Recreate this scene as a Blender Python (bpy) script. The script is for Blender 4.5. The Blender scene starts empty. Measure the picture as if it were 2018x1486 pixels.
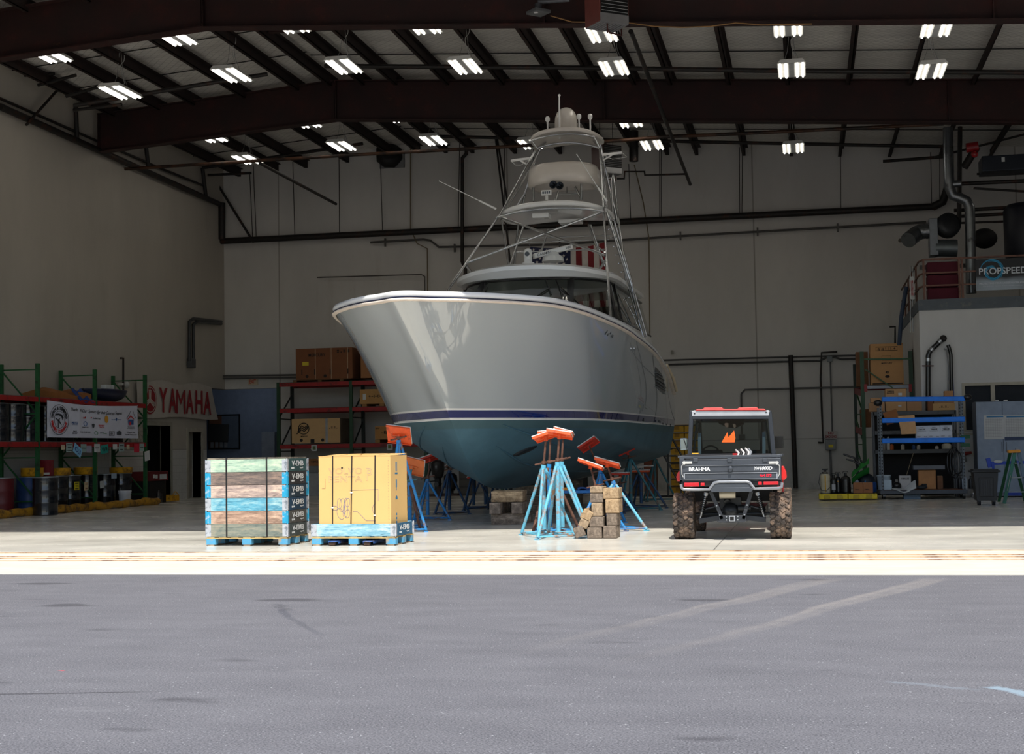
import bpy, bmesh, math, random
from mathutils import Vector, Matrix
R = math.radians
PI = math.pi
random.seed(7)

# ------------------------------------------------------------------ camera
IW, IH, FPX = 2018, 1486, 2820.0
CAMH = 1.27
_ed = Vector((581, 137, FPX)).normalized()
_a = FPX * FPX / 577.2
_ex = Vector((_a, -0.0276 * _a, -FPX)).normalized()
_ex = (_ex - _ed * _ex.dot(_ed)).normalized()
_edn = _ed.cross(_ex)
CAMP = Vector((0, 0, CAMH))

def ray(px, py):
    c = Vector((px - IW / 2, py - IH / 2, FPX))
    return Vector((c.dot(_ex), c.dot(_ed), -c.dot(_edn)))

def at(px, py, Y=None, z=None, X=None):
    """the point of the place seen at a pixel, on the plane Y=, z= or X="""
    r = ray(px, py)
    if Y is not None: t = Y / r.y
    elif z is not None: t = (z - CAMH) / r.z
    else: t = X / r.x
    return CAMP + r * t

def ground(px, py): return at(px, py, z=0.0)

# ------------------------------------------------------------------ geometry helper
COL = bpy.context.scene.collection

def rotm(rx=0, ry=0, rz=0):
    return Matrix.Rotation(rz, 4, 'Z') @ Matrix.Rotation(ry, 4, 'Y') @ Matrix.Rotation(rx, 4, 'X')

class G:
    def __init__(s): s.v = []; s.f = []; s.mi = []; s.sm = []; s.cur = 0; s.smooth = False
    def m(s, i): s.cur = i; return s
    def add(s, vs, fs, smooth=None):
        b = len(s.v); s.v += [Vector(v) for v in vs]
        for f in fs:
            s.f.append([b + i for i in f]); s.mi.append(s.cur); s.sm.append(s.smooth if smooth is None else smooth)
        return s
    def box(s, c, d, rz=0, rx=0, ry=0, taper=1.0):
        x, y, z = d[0] / 2, d[1] / 2, d[2] / 2; M_ = rotm(rx, ry, rz); c = Vector(c)
        vs = [c + M_ @ Vector((a * x * (taper if e < 0 else 1), b_ * y * (taper if e < 0 else 1), e * z)) for e in (-1, 1) for a, b_ in ((-1, -1), (1, -1), (1, 1), (-1, 1))]
        return s.add(vs, [(3, 2, 1, 0), (4, 5, 6, 7), (0, 1, 5, 4), (1, 2, 6, 5), (2, 3, 7, 6), (3, 0, 4, 7)], False)
    def b2(s, x0, x1, y0, y1, z0, z1):
        return s.box(((x0 + x1) / 2, (y0 + y1) / 2, (z0 + z1) / 2), (abs(x1 - x0), abs(y1 - y0), abs(z1 - z0)))
    def bar(s, p, q, w, h=None, up=(0, 0, 1)):
        """square bar from p to q, w wide, h high"""
        p, q = Vector(p), Vector(q); h = h or w; d = (q - p).normalized(); up = Vector(up)
        if abs(d.dot(up)) > .98: up = Vector((0, 1, 0))
        a = d.cross(up).normalized(); b_ = a.cross(d).normalized()
        vs = [e + a * i * w / 2 + b_ * j * h / 2 for e in (p, q) for i, j in ((-1, -1), (1, -1), (1, 1), (-1, 1))]
        return s.add(vs, [(0, 1, 2, 3), (7, 6, 5, 4), (0, 4, 5, 1), (1, 5, 6, 2), (2, 6, 7, 3), (3, 7, 4, 0)], False)
    def cyl(s, p, q, r, r2=None, n=12, cap=True):
        return s.tube([p, q], [r, r if r2 is None else r2], n, cap=cap)
    def tube(s, pts, r, n=8, closed=False, cap=True):
        pts = [Vector(p) for p in pts]; k = len(pts)
        rs = r if isinstance(r, (list, tuple)) else [r] * k
        rings = []; prev = None
        for i, p in enumerate(pts):
            if closed: t = pts[(i + 1) % k] - pts[i - 1]
            elif i == 0: t = pts[1] - p
            elif i == k - 1: t = p - pts[i - 1]
            else: t = (pts[i + 1] - p).normalized() + (p - pts[i - 1]).normalized()
            if t.length < 1e-9: t = Vector((0, 0, 1))
            t.normalize()
            if prev is None:
                u = Vector((0, 0, 1)) if abs(t.z) < .9 else Vector((1, 0, 0))
                a = t.cross(u).normalized()
            else:
                a = prev - t * prev.dot(t)
                a = a.normalized() if a.length > 1e-6 else t.orthogonal().normalized()
            prev = a; b_ = t.cross(a)
            rings.append([p + (a * math.cos(2 * PI * j / n) + b_ * math.sin(2 * PI * j / n)) * rs[i] for j in range(n)])
        vs = [v for rg in rings for v in rg]; fs = []
        for i in range(k if closed else k - 1):
            i2 = (i + 1) % k
            for j in range(n):
                j2 = (j + 1) % n; fs.append((i * n + j, i * n + j2, i2 * n + j2, i2 * n + j))
        s.add(vs, fs, True)
        if cap and not closed:
            s.add(rings[0], [tuple(reversed(range(n)))], False); s.add(rings[-1], [tuple(range(n))], False)
        return s
    def lathe(s, prof, c=(0, 0, 0), n=24, M_=None, sx=1, sy=1):
        c = Vector(c); M_ = M_ or Matrix.Identity(4); vs = []; fs = []
        for r, z in prof:
            for j in range(n):
                a = 2 * PI * j / n; vs.append(c + M_ @ Vector((r * sx * math.cos(a), r * sy * math.sin(a), z)))
        for i in range(len(prof) - 1):
            for j in range(n):
                j2 = (j + 1) % n; fs.append((i * n + j, i * n + j2, (i + 1) * n + j2, (i + 1) * n + j))
        s.add(vs, fs, True)
        if prof[0][0] > 1e-5: s.add(vs[:n], [tuple(reversed(range(n)))], False)
        if prof[-1][0] > 1e-5: s.add(vs[-n:], [tuple(range(n))], False)
        return s
    def ball(s, c, r, sc=(1, 1, 1), n=16, M_=None):
        M_ = M_ or Matrix.Identity(4); k = n // 2
        vs = []; fs = []; c = Vector(c)
        for i in range(k + 1):
            t = PI * i / k
            for j in range(n):
                a = 2 * PI * j / n
                vs.append(c + M_ @ Vector((r * sc[0] * math.sin(t) * math.cos(a), r * sc[1] * math.sin(t) * math.sin(a), -r * sc[2] * math.cos(t))))
        for i in range(k):
            for j in range(n):
                j2 = (j + 1) % n; fs.append((i * n + j, i * n + j2, (i + 1) * n + j2, (i + 1) * n + j))
        return s.add(vs, fs, True)
    def prism(s, poly, ext):
        """polygon (3-D points) extruded by the vector ext"""
        poly = [Vector(p) for p in poly]; ext = Vector(ext); n = len(poly)
        vs = poly + [p + ext for p in poly]
        return s.add(vs, [tuple(reversed(range(n))), tuple(range(n, 2 * n))] + [(i, (i + 1) % n, (i + 1) % n + n, i + n) for i in range(n)], False)
    def grid(s, fn, nu, nv, smooth=True):
        vs = [fn(i / nu, j / nv) for i in range(nu + 1) for j in range(nv + 1)]
        return s.add(vs, [(i * (nv + 1) + j, (i + 1) * (nv + 1) + j, (i + 1) * (nv + 1) + j + 1, i * (nv + 1) + j + 1) for i in range(nu) for j in range(nv)], smooth)
    def sheet(s, fn, nu, nv, th):
        """a grid with thickness: fn gives the front, th (vector) leads to the back"""
        th = Vector(th); s.grid(fn, nu, nv)
        s.grid(lambda u, v: Vector(fn(1 - u, v)) + th, nu, nv)
        e = [fn(i / nu, 0) for i in range(nu + 1)] + [fn(1, j / nv) for j in range(1, nv + 1)] + [fn(1 - i / nu, 1) for i in range(1, nu + 1)] + [fn(0, 1 - j / nv) for j in range(1, nv)]
        n = len(e); vs = [Vector(p) for p in e] + [Vector(p) + th for p in e]
        return s.add(vs, [(i, i + n, (i + 1) % n + n, (i + 1) % n) for i in range(n)], False)
    def text(s, body, c, w, h, M_=None, th=.002, fat=0.0, shear=0, keep=False):
        """lettering fitted into w x h, centred on c; local plane is turned by M_ (default: facing -Y)"""
        M_ = M_ or rotm(PI / 2, 0, 0); cu = bpy.data.curves.new('t', 'FONT'); cu.body = body; cu.extrude = .01
        cu.offset = fat; cu.shear = shear; cu.resolution_u = 3; cu.align_x = 'CENTER'
        ob = bpy.data.objects.new('t', cu); COL.objects.link(ob)
        dg = bpy.context.evaluated_depsgraph_get(); me = bpy.data.meshes.new_from_object(ob.evaluated_get(dg))
        vs = [v.co.copy() for v in me.vertices]; fs = [tuple(p.vertices) for p in me.polygons]
        bpy.data.objects.remove(ob); bpy.data.curves.remove(cu); bpy.data.meshes.remove(me)
        if not vs: return s
        x0, x1 = min(v.x for v in vs), max(v.x for v in vs); y0, y1 = min(v.y for v in vs), max(v.y for v in vs)
        kx = w / (x1 - x0); ky = h / (y1 - y0)
        if keep: kx = ky = min(kx, ky)
        c = Vector(c)
        return s.add([c + M_ @ Vector(((v.x - (x0 + x1) / 2) * kx, (v.y - (y0 + y1) / 2) * ky, v.z / .01 * th / 2)) for v in vs], fs, False)
    def build(s, name, mats, parent=None, bevel=0, seg=2, subsurf=0, org=None):
        if not isinstance(mats, (list, tuple)): mats = [mats]
        me = bpy.data.meshes.new(name)
        vs = s.v
        if org is not None: vs = [v - Vector(org) for v in vs]
        me.from_pydata([tuple(v) for v in vs], [], s.f)
        for m_ in mats: me.materials.append(m_)
        me.polygons.foreach_set('material_index', s.mi); me.polygons.foreach_set('use_smooth', s.sm)
        me.validate(); me.update()
        o = bpy.data.objects.new(name, me); COL.objects.link(o)
        if org is not None: o.location = org
        if parent: o.parent = parent
        if bevel:
            b = o.modifiers.new('b', 'BEVEL'); b.width = bevel; b.segments = seg; b.limit_method = 'ANGLE'; b.angle_limit = R(40)
        if subsurf:
            b = o.modifiers.new('s', 'SUBSURF'); b.levels = b.render_levels = subsurf
        return o
    def solo(s, name, mats, label, cat, group=None, **k):
        xs = [v.x for v in s.v]; ys = [v.y for v in s.v]; zs = [v.z for v in s.v]
        o = s.build(name, mats, None, org=((min(xs) + max(xs)) / 2, (min(ys) + max(ys)) / 2, min(zs)), **k)
        return tag(o, label, cat, group)
    def struct(s, name, mats, **k):
        o = s.build(name, mats, **k); o['kind'] = 'structure'; return o

def tag(o, label, cat, group=None, kind=None):
    o['label'] = label; o['category'] = cat
    if group: o['group'] = group
    if kind: o['kind'] = kind
    return o

def thing(name, label, cat, loc=(0, 0, 0), rz=0, group=None):
    o = bpy.data.objects.new(name, None); COL.objects.link(o); o.empty_display_size = .1
    o.location = loc; o.rotation_euler = (0, 0, rz)
    return tag(o, label, cat, group)

def dup(root, loc=None, rz=None, label=None, group=None):
    r = root.copy(); COL.objects.link(r)
    if loc is not None: r.location = loc
    if rz is not None: r.rotation_euler = (0, 0, rz)
    if label: r['label'] = label
    if group: r['group'] = group
    for ch in list(root.children):
        c = ch.copy(); COL.objects.link(c); c.parent = r
        for g in list(ch.children):
            d = g.copy(); COL.objects.link(d); d.parent = c
    return r

# ------------------------------------------------------------------ materials
def lin(c):
    return tuple(((x / 255) / 12.92 if x / 255 <= .04045 else ((x / 255 + .055) / 1.055) ** 2.4) for x in c) + (1,)

class NT:
    def __init__(s, mat): s.t = mat.node_tree; s.n = s.t.nodes; s.l = s.t.links
    def new(s, ty, **k):
        n = s.n.new(ty)
        for a, b in k.items(): setattr(n, a, b)
        return n
    def put(s, sock, v):
        if hasattr(v, 'is_output') or isinstance(v, bpy.types.NodeSocket): s.l.new(v, sock)
        else: sock.default_value = v
    def m(s, op, a, b=0.0, c=None, clamp=False):
        n = s.new('ShaderNodeMath', operation=op, use_clamp=clamp); s.put(n.inputs[0], a); s.put(n.inputs[1], b)
        if c is not None: s.put(n.inputs[2], c)
        return n.outputs[0]
    def noise(s, vec, scale=5, detail=4, rough=.6, dist=0):
        n = s.new('ShaderNodeTexNoise'); n.inputs['Scale'].default_value = scale; n.inputs['Detail'].default_value = detail
        n.inputs['Roughness'].default_value = rough; n.inputs['Distortion'].default_value = dist
        if vec is not None: s.l.new(vec, n.inputs['Vector'])
        return n.outputs['Fac']
    def ramp(s, f, stops):
        n = s.new('ShaderNodeValToRGB'); e = n.color_ramp.elements
        while len(e) < len(stops): e.new(.5)
        for i, (p, c) in enumerate(stops):
            e[i].position = p; e[i].color = c if len(c) == 4 else tuple(c) + (1,)
        s.put(n.inputs[0], f); return n.outputs[0]
    def step(s, f, a, b, lo=0.0, hi=1.0):
        n = s.new('ShaderNodeMapRange'); s.put(n.inputs[0], f)
        n.inputs[1].default_value = a; n.inputs[2].default_value = b; n.inputs[3].default_value = lo; n.inputs[4].default_value = hi
        n.clamp = True; return n.outputs[0]
    def mix(s, f, a, b, mode='MIX'):
        n = s.new('ShaderNodeMix', data_type='RGBA', blend_type=mode); s.put(n.inputs[0], f); s.put(n.inputs[6], a); s.put(n.inputs[7], b)
        return n.outputs[2]
    def pos(s): return s.new('ShaderNodeTexCoord').outputs['Object']
    def map(s, vec, scale=(1, 1, 1), loc=(0, 0, 0)):
        n = s.new('ShaderNodeMapping'); s.l.new(vec, n.inputs[0]); n.inputs['Scale'].default_value = scale; n.inputs['Location'].default_value = loc
        return n.outputs[0]
    def xyz(s, vec):
        n = s.new('ShaderNodeSeparateXYZ'); s.l.new(vec, n.inputs[0]); return n.outputs
    def bump(s, h, strength=.3, dist=.01):
        n = s.new('ShaderNodeBump'); n.inputs['Strength'].default_value = strength; n.inputs['Distance'].default_value = dist
        s.l.new(h, n.inputs['Height']); return n.outputs[0]

_MC = {}
def mat0(name):
    m_ = bpy.data.materials.new(name); m_.use_nodes = True
    return m_, NT(m_), m_.node_tree.nodes['Principled BSDF']

def M(col, rough=.6, metal=0, var=.12, scale=5, bump=0, coat=0, emit=0, dirt=None, spec=None, stretch=None):
    """painted / plain material with a slight procedural unevenness"""
    key = (tuple(col), rough, metal, var, scale, bump, coat, emit, str(dirt), spec, stretch)
    if key in _MC: return _MC[key]
    m_, t, p = mat0('m%02x%02x%02x' % tuple(int(c) for c in col)); c = lin(col)
    v = t.pos()
    if stretch: v = t.map(v, stretch)
    n = t.noise(v, scale, 5)
    a = tuple(x * (1 - var) for x in c[:3]) + (1,); b = tuple(min(1, x * (1 + var)) for x in c[:3]) + (1,)
    col_ = t.ramp(n, [(.3, a), (.7, b)])
    if dirt:
        dc, amt = dirt; n2 = t.noise(v, scale * .7, 8, .7)
        col_ = t.mix(t.step(n2, .62 - amt * .3, .70 - amt * .2), col_, lin(dc))
    t.l.new(col_, p.inputs['Base Color']); p.inputs['Roughness'].default_value = rough; p.inputs['Metallic'].default_value = metal
    if coat: p.inputs['Coat Weight'].default_value = coat; p.inputs['Coat Roughness'].default_value = .03
    if spec is not None: p.inputs['Specular IOR Level'].default_value = spec
    if bump: t.l.new(t.bump(t.noise(v, scale * 8, 3), bump, .005), p.inputs['Normal'])
    if emit:
        p.inputs['Emission Color'].default_value = c; p.inputs['Emission Strength'].default_value = emit
    _MC[key] = m_; return m_

def glass(col=(200, 225, 215), rough=.0, alpha=.35, ior=1.45):
    key = ('g', col, rough, alpha)
    if key in _MC: return _MC[key]
    m_ = bpy.data.materials.new('glass'); m_.use_nodes = True; t = NT(m_); p = t.n['Principled BSDF']
    p.inputs['Base Color'].default_value = lin(col); p.inputs['Roughness'].default_value = rough
    p.inputs['IOR'].default_value = ior
    tr = t.new('ShaderNodeBsdfTransparent'); tr.inputs[0].default_value = lin(col)
    gl = t.new('ShaderNodeBsdfGlossy'); gl.inputs['Roughness'].default_value = .01
    fr = t.new('ShaderNodeFresnel'); fr.inputs[0].default_value = ior
    f = t.m('ADD', t.m('MULTIPLY', fr.outputs[0], 1.6), alpha * .1, clamp=True)
    mx = t.new('ShaderNodeMixShader'); t.l.new(f, mx.inputs[0]); t.l.new(tr.outputs[0], mx.inputs[1]); t.l.new(gl.outputs[0], mx.inputs[2])
    t.l.new(mx.outputs[0], t.n['Material Output'].inputs['Surface']); _MC[key] = m_; return m_
# ------------------------------------------------------------------ the place: yard, floor, walls, roof
DOOR_Y = 18.1          # plane of the hangar opening
XL, XR, YB = -18.5, 11.0, 43.7
RIDGE = -11.7
def roofz(x): return 11.2 - .068 * abs(x - RIDGE)

def mat_asphalt():
    m_, t, p = mat0('asphalt'); v = t.pos(); x, y, z = t.xyz(v)
    big = t.noise(v, .35, 6, .65); mid = t.noise(t.map(v, (1, 2.2, 1)), 1.3, 6, .6); fine = t.noise(v, 95, 2, .6); grit = t.noise(v, 38, 2, .8)
    c = t.ramp(big, [(.3, lin((74, 74, 78))), (.52, lin((92, 92, 97))), (.70, lin((108, 108, 112)))])
    c = t.mix(.55, c, t.ramp(mid, [(.3, lin((66, 66, 71))), (.7, lin((114, 114, 118)))]))
    c = t.mix(.5, c, t.ramp(fine, [(.3, lin((52, 53, 58))), (.7, lin((160, 160, 166)))]))
    c = t.mix(t.step(grit, .66, .72), c, lin((186, 187, 190)))
    # oil spots
    sp = t.noise(t.map(v, (.8, 1.8, 1), (3, 7, 0)), 1.1, 3, .4)
    c = t.mix(t.step(sp, .665, .73, 0, .55), c, lin((58, 57, 62)))
    # pale scuffs
    sc = t.noise(t.map(v, (.5, 1.5, 1), (11, 2, 0)), 1.6, 7, .7)
    c = t.mix(t.step(sc, .62, .80, 0, .5), c, lin((150, 150, 152)))
    # two dusty wheel tracks running from the apron towards the camera
    def track(p0, p1, w):
        d = (p1 - p0); L_ = d.length; d = d / L_; nx, ny = -d.y, d.x
        dd = t.m('ADD', t.m('ADD', t.m('MULTIPLY', x, nx), t.m('MULTIPLY', y, ny)), -(p0.x * nx + p0.y * ny))
        al = t.m('ADD', t.m('ADD', t.m('MULTIPLY', x, d.x), t.m('MULTIPLY', y, d.y)), -(p0.x * d.x + p0.y * d.y))
        wob = t.m('MULTIPLY', t.m('ADD', t.noise(v, .8, 2), -.5), .25)
        band = t.step(t.m('ABSOLUTE', t.m('ADD', dd, wob)), w, w * .55)
        tread = t.m('SINE', t.m('MULTIPLY', al, 90.0))
        tread = t.step(tread, -.6, .6, .65, 1.0)
        fade = t.m('MULTIPLY', t.step(al, 0, .4), t.step(al, L_, L_ * .35))
        return t.m('MULTIPLY', t.m('MULTIPLY', band, fade), t.m('MULTIPLY', tread, t.step(t.noise(v, 7, 4, .7), .25, .6, .3, 1)))
    for a, b, w, k in (((1858, 1138), (1202, 1312), .13, .42), ((1830, 1138), (1160, 1325), .05, .3), ((1656, 1138), (1000, 1290), .13, .36), ((1620, 1138), (960, 1300), .05, .25)):
        f = track(ground(*a), ground(*b), w); c = t.mix(t.m('MULTIPLY', f, k), c, lin((158, 152, 146)))
    # dark crack line and a seep stain
    def line(a, b, w, k, col, wob=.05, fr=3):
        nonlocal c
        p0, p1 = ground(*a), ground(*b); d = (p1 - p0); L_ = d.length; d = d / L_; nx, ny = -d.y, d.x
        dd = t.m('ADD', t.m('ADD', t.m('MULTIPLY', x, nx), t.m('MULTIPLY', y, ny)), -(p0.x * nx + p0.y * ny))
        al = t.m('ADD', t.m('ADD', t.m('MULTIPLY', x, d.x), t.m('MULTIPLY', y, d.y)), -(p0.x * d.x + p0.y * d.y))
        wb = t.m('MULTIPLY', t.m('ADD', t.noise(v, fr, 4, .6), -.5), wob)
        band = t.step(t.m('ABSOLUTE', t.m('ADD', dd, wb)), w, w * .4)
        c = t.mix(t.m('MULTIPLY', t.m('MULTIPLY', band, t.m('MULTIPLY', t.step(al, 0, .05), t.step(al, L_, L_ * .7))), k), c, lin(col))
    line((-60, 1369), (330, 1363), .018, .75, (48, 46, 50))
    line((540, 1190), (572, 1206), .07, .4, (66, 66, 72), .25, 6)
    line((553, 1200), (573, 1222), .045, .5, (72, 74, 84), .05)
    line((573, 1218), (640, 1256), .04, .4, (76, 78, 86), .05)
    line((1950, 1352), (2080, 1378), .08, .7, (150, 172, 186), .35, 5)
    line((1740, 1342), (1960, 1362), .05, .35, (140, 152, 162), .3, 5)
    line((112, 1321), (128, 1322), .014, .95, (228, 60, 80), .01)
    t.l.new(c, p.inputs['Base Color']); p.inputs['Roughness'].default_value = .85; p.inputs['Specular IOR Level'].default_value = .3
    h = t.m('ADD', t.m('MULTIPLY', fine, .6), t.m('MULTIPLY', grit, .5))
    t.l.new(t.bump(h, .55, .012), p.inputs['Normal']); return m_

def mat_apron():
    m_, t, p = mat0('apron_concrete'); v = t.pos()
    c = t.ramp(t.noise(t.map(v, (1, 2, 1)), 1.2, 8, .7), [(.3, lin((200, 193, 178))), (.7, lin((222, 215, 200)))])
    c = t.mix(t.step(t.noise(t.map(v, (.5, 3, 1)), 3, 8, .75), .66, .76, 0, .6), c, lin((150, 128, 104)))
    t.l.new(c, p.inputs['Base Color']); p.inputs['Roughness'].default_value = .9
    t.l.new(t.bump(t.noise(v, 60, 3), .3, .005), p.inputs['Normal']); return m_

def mat_floor():
    m_, t, p = mat0('sealed_concrete'); v = t.pos(); x, y, z = t.xyz(v)
    c = t.ramp(t.noise(t.map(v, (.8, .8, 1)), .6, 7, .6), [(.28, lin((202, 200, 190))), (.5, lin((219, 216, 205))), (.72, lin((230, 226, 214)))])
    c = t.mix(t.step(t.noise(t.map(v, (.4, 1.2, 1), (5, 1, 0)), 1.2, 7, .7), .58, .80, 0, .35), c, lin((150, 150, 146)))
    c = t.mix(t.step(t.noise(t.map(v, (.7, 1.3, 1), (9, 3, 0)), .9, 9, .8), .64, .72, 0, .35), c, lin((160, 128, 92)))
    # saw-cut joints every 6 m
    def joint(co, off, per):
        q = t.m('PINGPONG', t.m('ADD', co, off), per / 2.0); return t.step(q, .012, .004)
    j = t.m('MAXIMUM', joint(x, 60 + 1.17, 6.0), joint(y, 60 - 25.5, 6.1))
    c = t.mix(t.m('MULTIPLY', j, .7), c, lin((84, 80, 74)))
    t.l.new(c, p.inputs['Base Color'])
    rr = t.ramp(t.noise(t.map(v, (.6, .9, 1)), .9, 4, .6), [(.3, (.14, .14, .14)), (.7, (.34, .34, .34))])
    t.l.new(rr, p.inputs['Roughness']); p.inputs['Specular IOR Level'].default_value = .45
    t.l.new(t.bump(t.noise(v, 1.5, 3), .05, .01), p.inputs['Normal']); return m_

def mat_wall(hz=(196, 194, 191), lo=(190, 190, 187), split=1.5, bricks=True, joint=None, grout=.35):
    m_, t, p = mat0('painted_wall'); v = t.pos(); x, y, z = t.xyz(v)
    c = t.ramp(t.noise(t.map(v, (.6, .6, .25)), .7, 8, .65), [(.3, lin(tuple(q * .95 for q in hz))), (.7, lin(tuple(min(255, q * 1.04) for q in hz)))])
    c = t.mix(t.step(t.noise(t.map(v, (1, 1, .18)), 1.4, 8, .7), .6, .8, 0, .25), c, lin((132, 122, 106)))
    if bricks:
        s = t.m('ADD', x, y)
        row = t.m('PINGPONG', z, .102); cb = t.m('PINGPONG', t.m('ADD', s, t.m('MULTIPLY', t.m('FLOOR', t.m('DIVIDE', z, .204)), .203)), .203)
        g = t.m('MAXIMUM', t.step(row, .008, .003), t.step(cb, .008, .003))
        blk = t.mix(t.m('MULTIPLY', g, grout), lin(lo), lin((110, 108, 104)))
        low = t.step(z, split + .01, split - .01)
        c = t.mix(low, c, blk)
        c = t.mix(t.m('MULTIPLY', t.step(t.m('ABSOLUTE', t.m('ADD', z, -split)), .02, .008), .5), c, lin((96, 92, 86)))
        grime = t.m('MULTIPLY', t.step(z, 1.0, 0.0), t.step(t.noise(v, 2.2, 7, .75), .45, .7, 0, .5))
        c = t.mix(grime, c, lin((96, 92, 84)))
    if joint:
        per, off = joint
        q = t.m('PINGPONG', t.m('ADD', x, off), per / 2.0)
        c = t.mix(t.m('MULTIPLY', t.step(q, .03, .012), t.step(z, split, split + .05, 0, .55)), c, lin((92, 84, 70)))
    t.l.new(c, p.inputs['Base Color']); p.inputs['Roughness'].default_value = .75
    t.l.new(t.bump(t.noise(v, 14, 4), .12, .01), p.inputs['Normal']); return m_

def mat_ceiling():
    m_, t, p = mat0('roof_blanket'); v = t.pos(); x, y, z = t.xyz(v)
    c = t.ramp(t.noise(t.map(v, (1, 3, 1)), 1.2, 6, .6), [(.3, lin((214, 210, 204))), (.7, lin((236, 233, 227)))])
    d1 = t.m('PINGPONG', t.m('ADD', t.m('MULTIPLY', x, 1.0), t.m('ADD', y, 100)), .11); d2 = t.m('PINGPONG', t.m('ADD', t.m('MULTIPLY', x, -1.0), t.m('ADD', y, 100)), .11)
    net = t.m('MAXIMUM', t.step(d1, .014, .004), t.step(d2, .014, .004))
    c = t.mix(t.m('MULTIPLY', net, .4), c, lin((110, 106, 100)))
    t.l.new(c, p.inputs['Base Color']); p.inputs['Roughness'].default_value = .45
    h = t.m('ADD', t.m('MULTIPLY', t.noise(t.map(v, (.5, 4, 1)), 3, 5, .7, .6), 1.0), t.m('MULTIPLY', net, -.3))
    t.l.new(t.bump(h, .5, .05), p.inputs['Normal']); return m_

def mat_rust():
    m_, t, p = mat0('red_oxide_steel'); v = t.pos()
    c = t.ramp(t.noise(v, 1.1, 8, .7), [(.3, lin((18, 4, 3))), (.55, lin((40, 9, 6))), (.75, lin((70, 20, 12)))])
    c = t.mix(t.step(t.noise(t.map(v, (1, 1, 2)), 2.3, 9, .8), .60, .70, 0, .6), c, lin((96, 60, 32)))
    t.l.new(c, p.inputs['Base Color']); p.inputs['Roughness'].default_value = .7; return m_

MW = mat_wall(joint=(7.6, 100.2), grout=.03); MW2 = mat_wall(hz=(170, 164, 154)); MC_ = mat_ceiling(); MR = mat_rust(); MPU = M((30, 16, 13), .7, dirt=((60, 30, 20), .2), scale=1)
BLACK = M((22, 20, 19), .5); PIPE = M((30, 27, 25), .55, .2, dirt=((60, 34, 22), .3)); ORANGEPIPE = M((120, 64, 26), .5, .2, dirt=((50, 28, 18), .5))
WHITE = M((226, 226, 222), .45); GREY = M((120, 122, 124), .5); STEEL = M((170, 172, 174), .3, .9)

# yard, apron, slab
G().b2(-70, 60, -60, 14.53, -.3, 0).struct('ground_yard', mat_asphalt())
G().b2(-70, 60, 14.53, 16.3, -.3, .004).struct('ground_apron', mat_apron())
FL = mat_floor()
G().b2(-70, 60, 17.95, 47, -.3, .004).struct('floor', FL)
g = G().b2(-70, 60, 16.3, 17.95, -.3, -.004); g.struct('trim_1', mat_apron())
RUSTY = M((196, 166, 134), .8, dirt=((120, 84, 60), .5), scale=3)
for i, (a, b) in enumerate(((16.47, 16.50), (16.86, 16.90), (17.20, 17.23), (17.90, 17.94))):
    g = G().b2(-16.5 if a > 17.5 else -24, 9.4 if a > 17.5 else 16, a, b, -.02, .006)
    o = g.solo('door_track', RUSTY, 'rusty steel sliding door rail set flush in the concrete threshold', 'rail', 'door rails in the threshold')

# walls (the front one is beyond the picture above, its opening faces the yard)
g = G()
D0, D1 = 36.9, 38.4                                  # dark doorway and side door in the long wall
g.b2(XL - .3, XL, DOOR_Y, 37.95, 0, 11); g.b2(XL - .3, XL, 37.95, 39.6, 2.2, 11); g.b2(XL - .3, XL, 39.6, 40.85, 0, 11)
g.b2(XL - .3, XL, 40.85, 41.8, 2.06, 11); g.b2(XL - .3, XL, 41.8, 42.24, 0, 11); g.b2(XL - .3, XL, 42.24, YB + .3, 3.45, 11)
g.struct('wall_left', MW2)
g = G()                                              # back wall with the high corridor opening
g.b2(XL, -16.7, YB, YB + .3, 3.45, 11.3); g.b2(-16.7, XR, YB, YB + .3, 0, 11.3)
g.struct('wall_back', MW)
# dark rooms beyond the two side openings
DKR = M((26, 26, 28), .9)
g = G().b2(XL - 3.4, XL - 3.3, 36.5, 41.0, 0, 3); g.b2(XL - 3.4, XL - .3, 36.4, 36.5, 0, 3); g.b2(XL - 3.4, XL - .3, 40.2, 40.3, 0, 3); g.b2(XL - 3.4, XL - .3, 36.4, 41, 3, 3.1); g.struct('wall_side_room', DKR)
g = G().b2(XL - .35, XL - .3, 40.7, 42, 0, 2.2); g.struct('door_1', M((150, 146, 136), .6))
g = G()
for y0, y1 in ((37.83, 37.95), (39.6, 39.72)): g.b2(XL - .32, XL + .02, y0, y1, 0, 2.199)
g.b2(XL - .32, XL + .02, 37.83, 39.72, 2.2, 2.32); g.struct('trim_2', M((150, 146, 134), .6))
g = G()
for y0, y1 in ((40.73, 40.85), (41.8, 41.92)): g.b2(XL - .28, XL + .03, y0, y1, 0, 2.039)
g.b2(XL - .28, XL + .03, 40.73, 41.92, 2.04, 2.16); g.struct('trim_3', M((170, 164, 150), .6))
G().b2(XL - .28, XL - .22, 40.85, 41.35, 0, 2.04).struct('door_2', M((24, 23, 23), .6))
G().b2(XR, XR + .3, DOOR_Y, YB, 0, 10.5).struct('wall_right', MW)
g = G()
g.b2(-31, -16.6, DOOR_Y - .7, DOOR_Y - .05, 0, 12); g.b2(9.5, 24, DOOR_Y - .7, DOOR_Y - .05, 0, 12); g.b2(-16.6, 9.5, DOOR_Y - .35, DOOR_Y - .05, 8.15, 12)
g.struct('wall_front', MW2)
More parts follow.
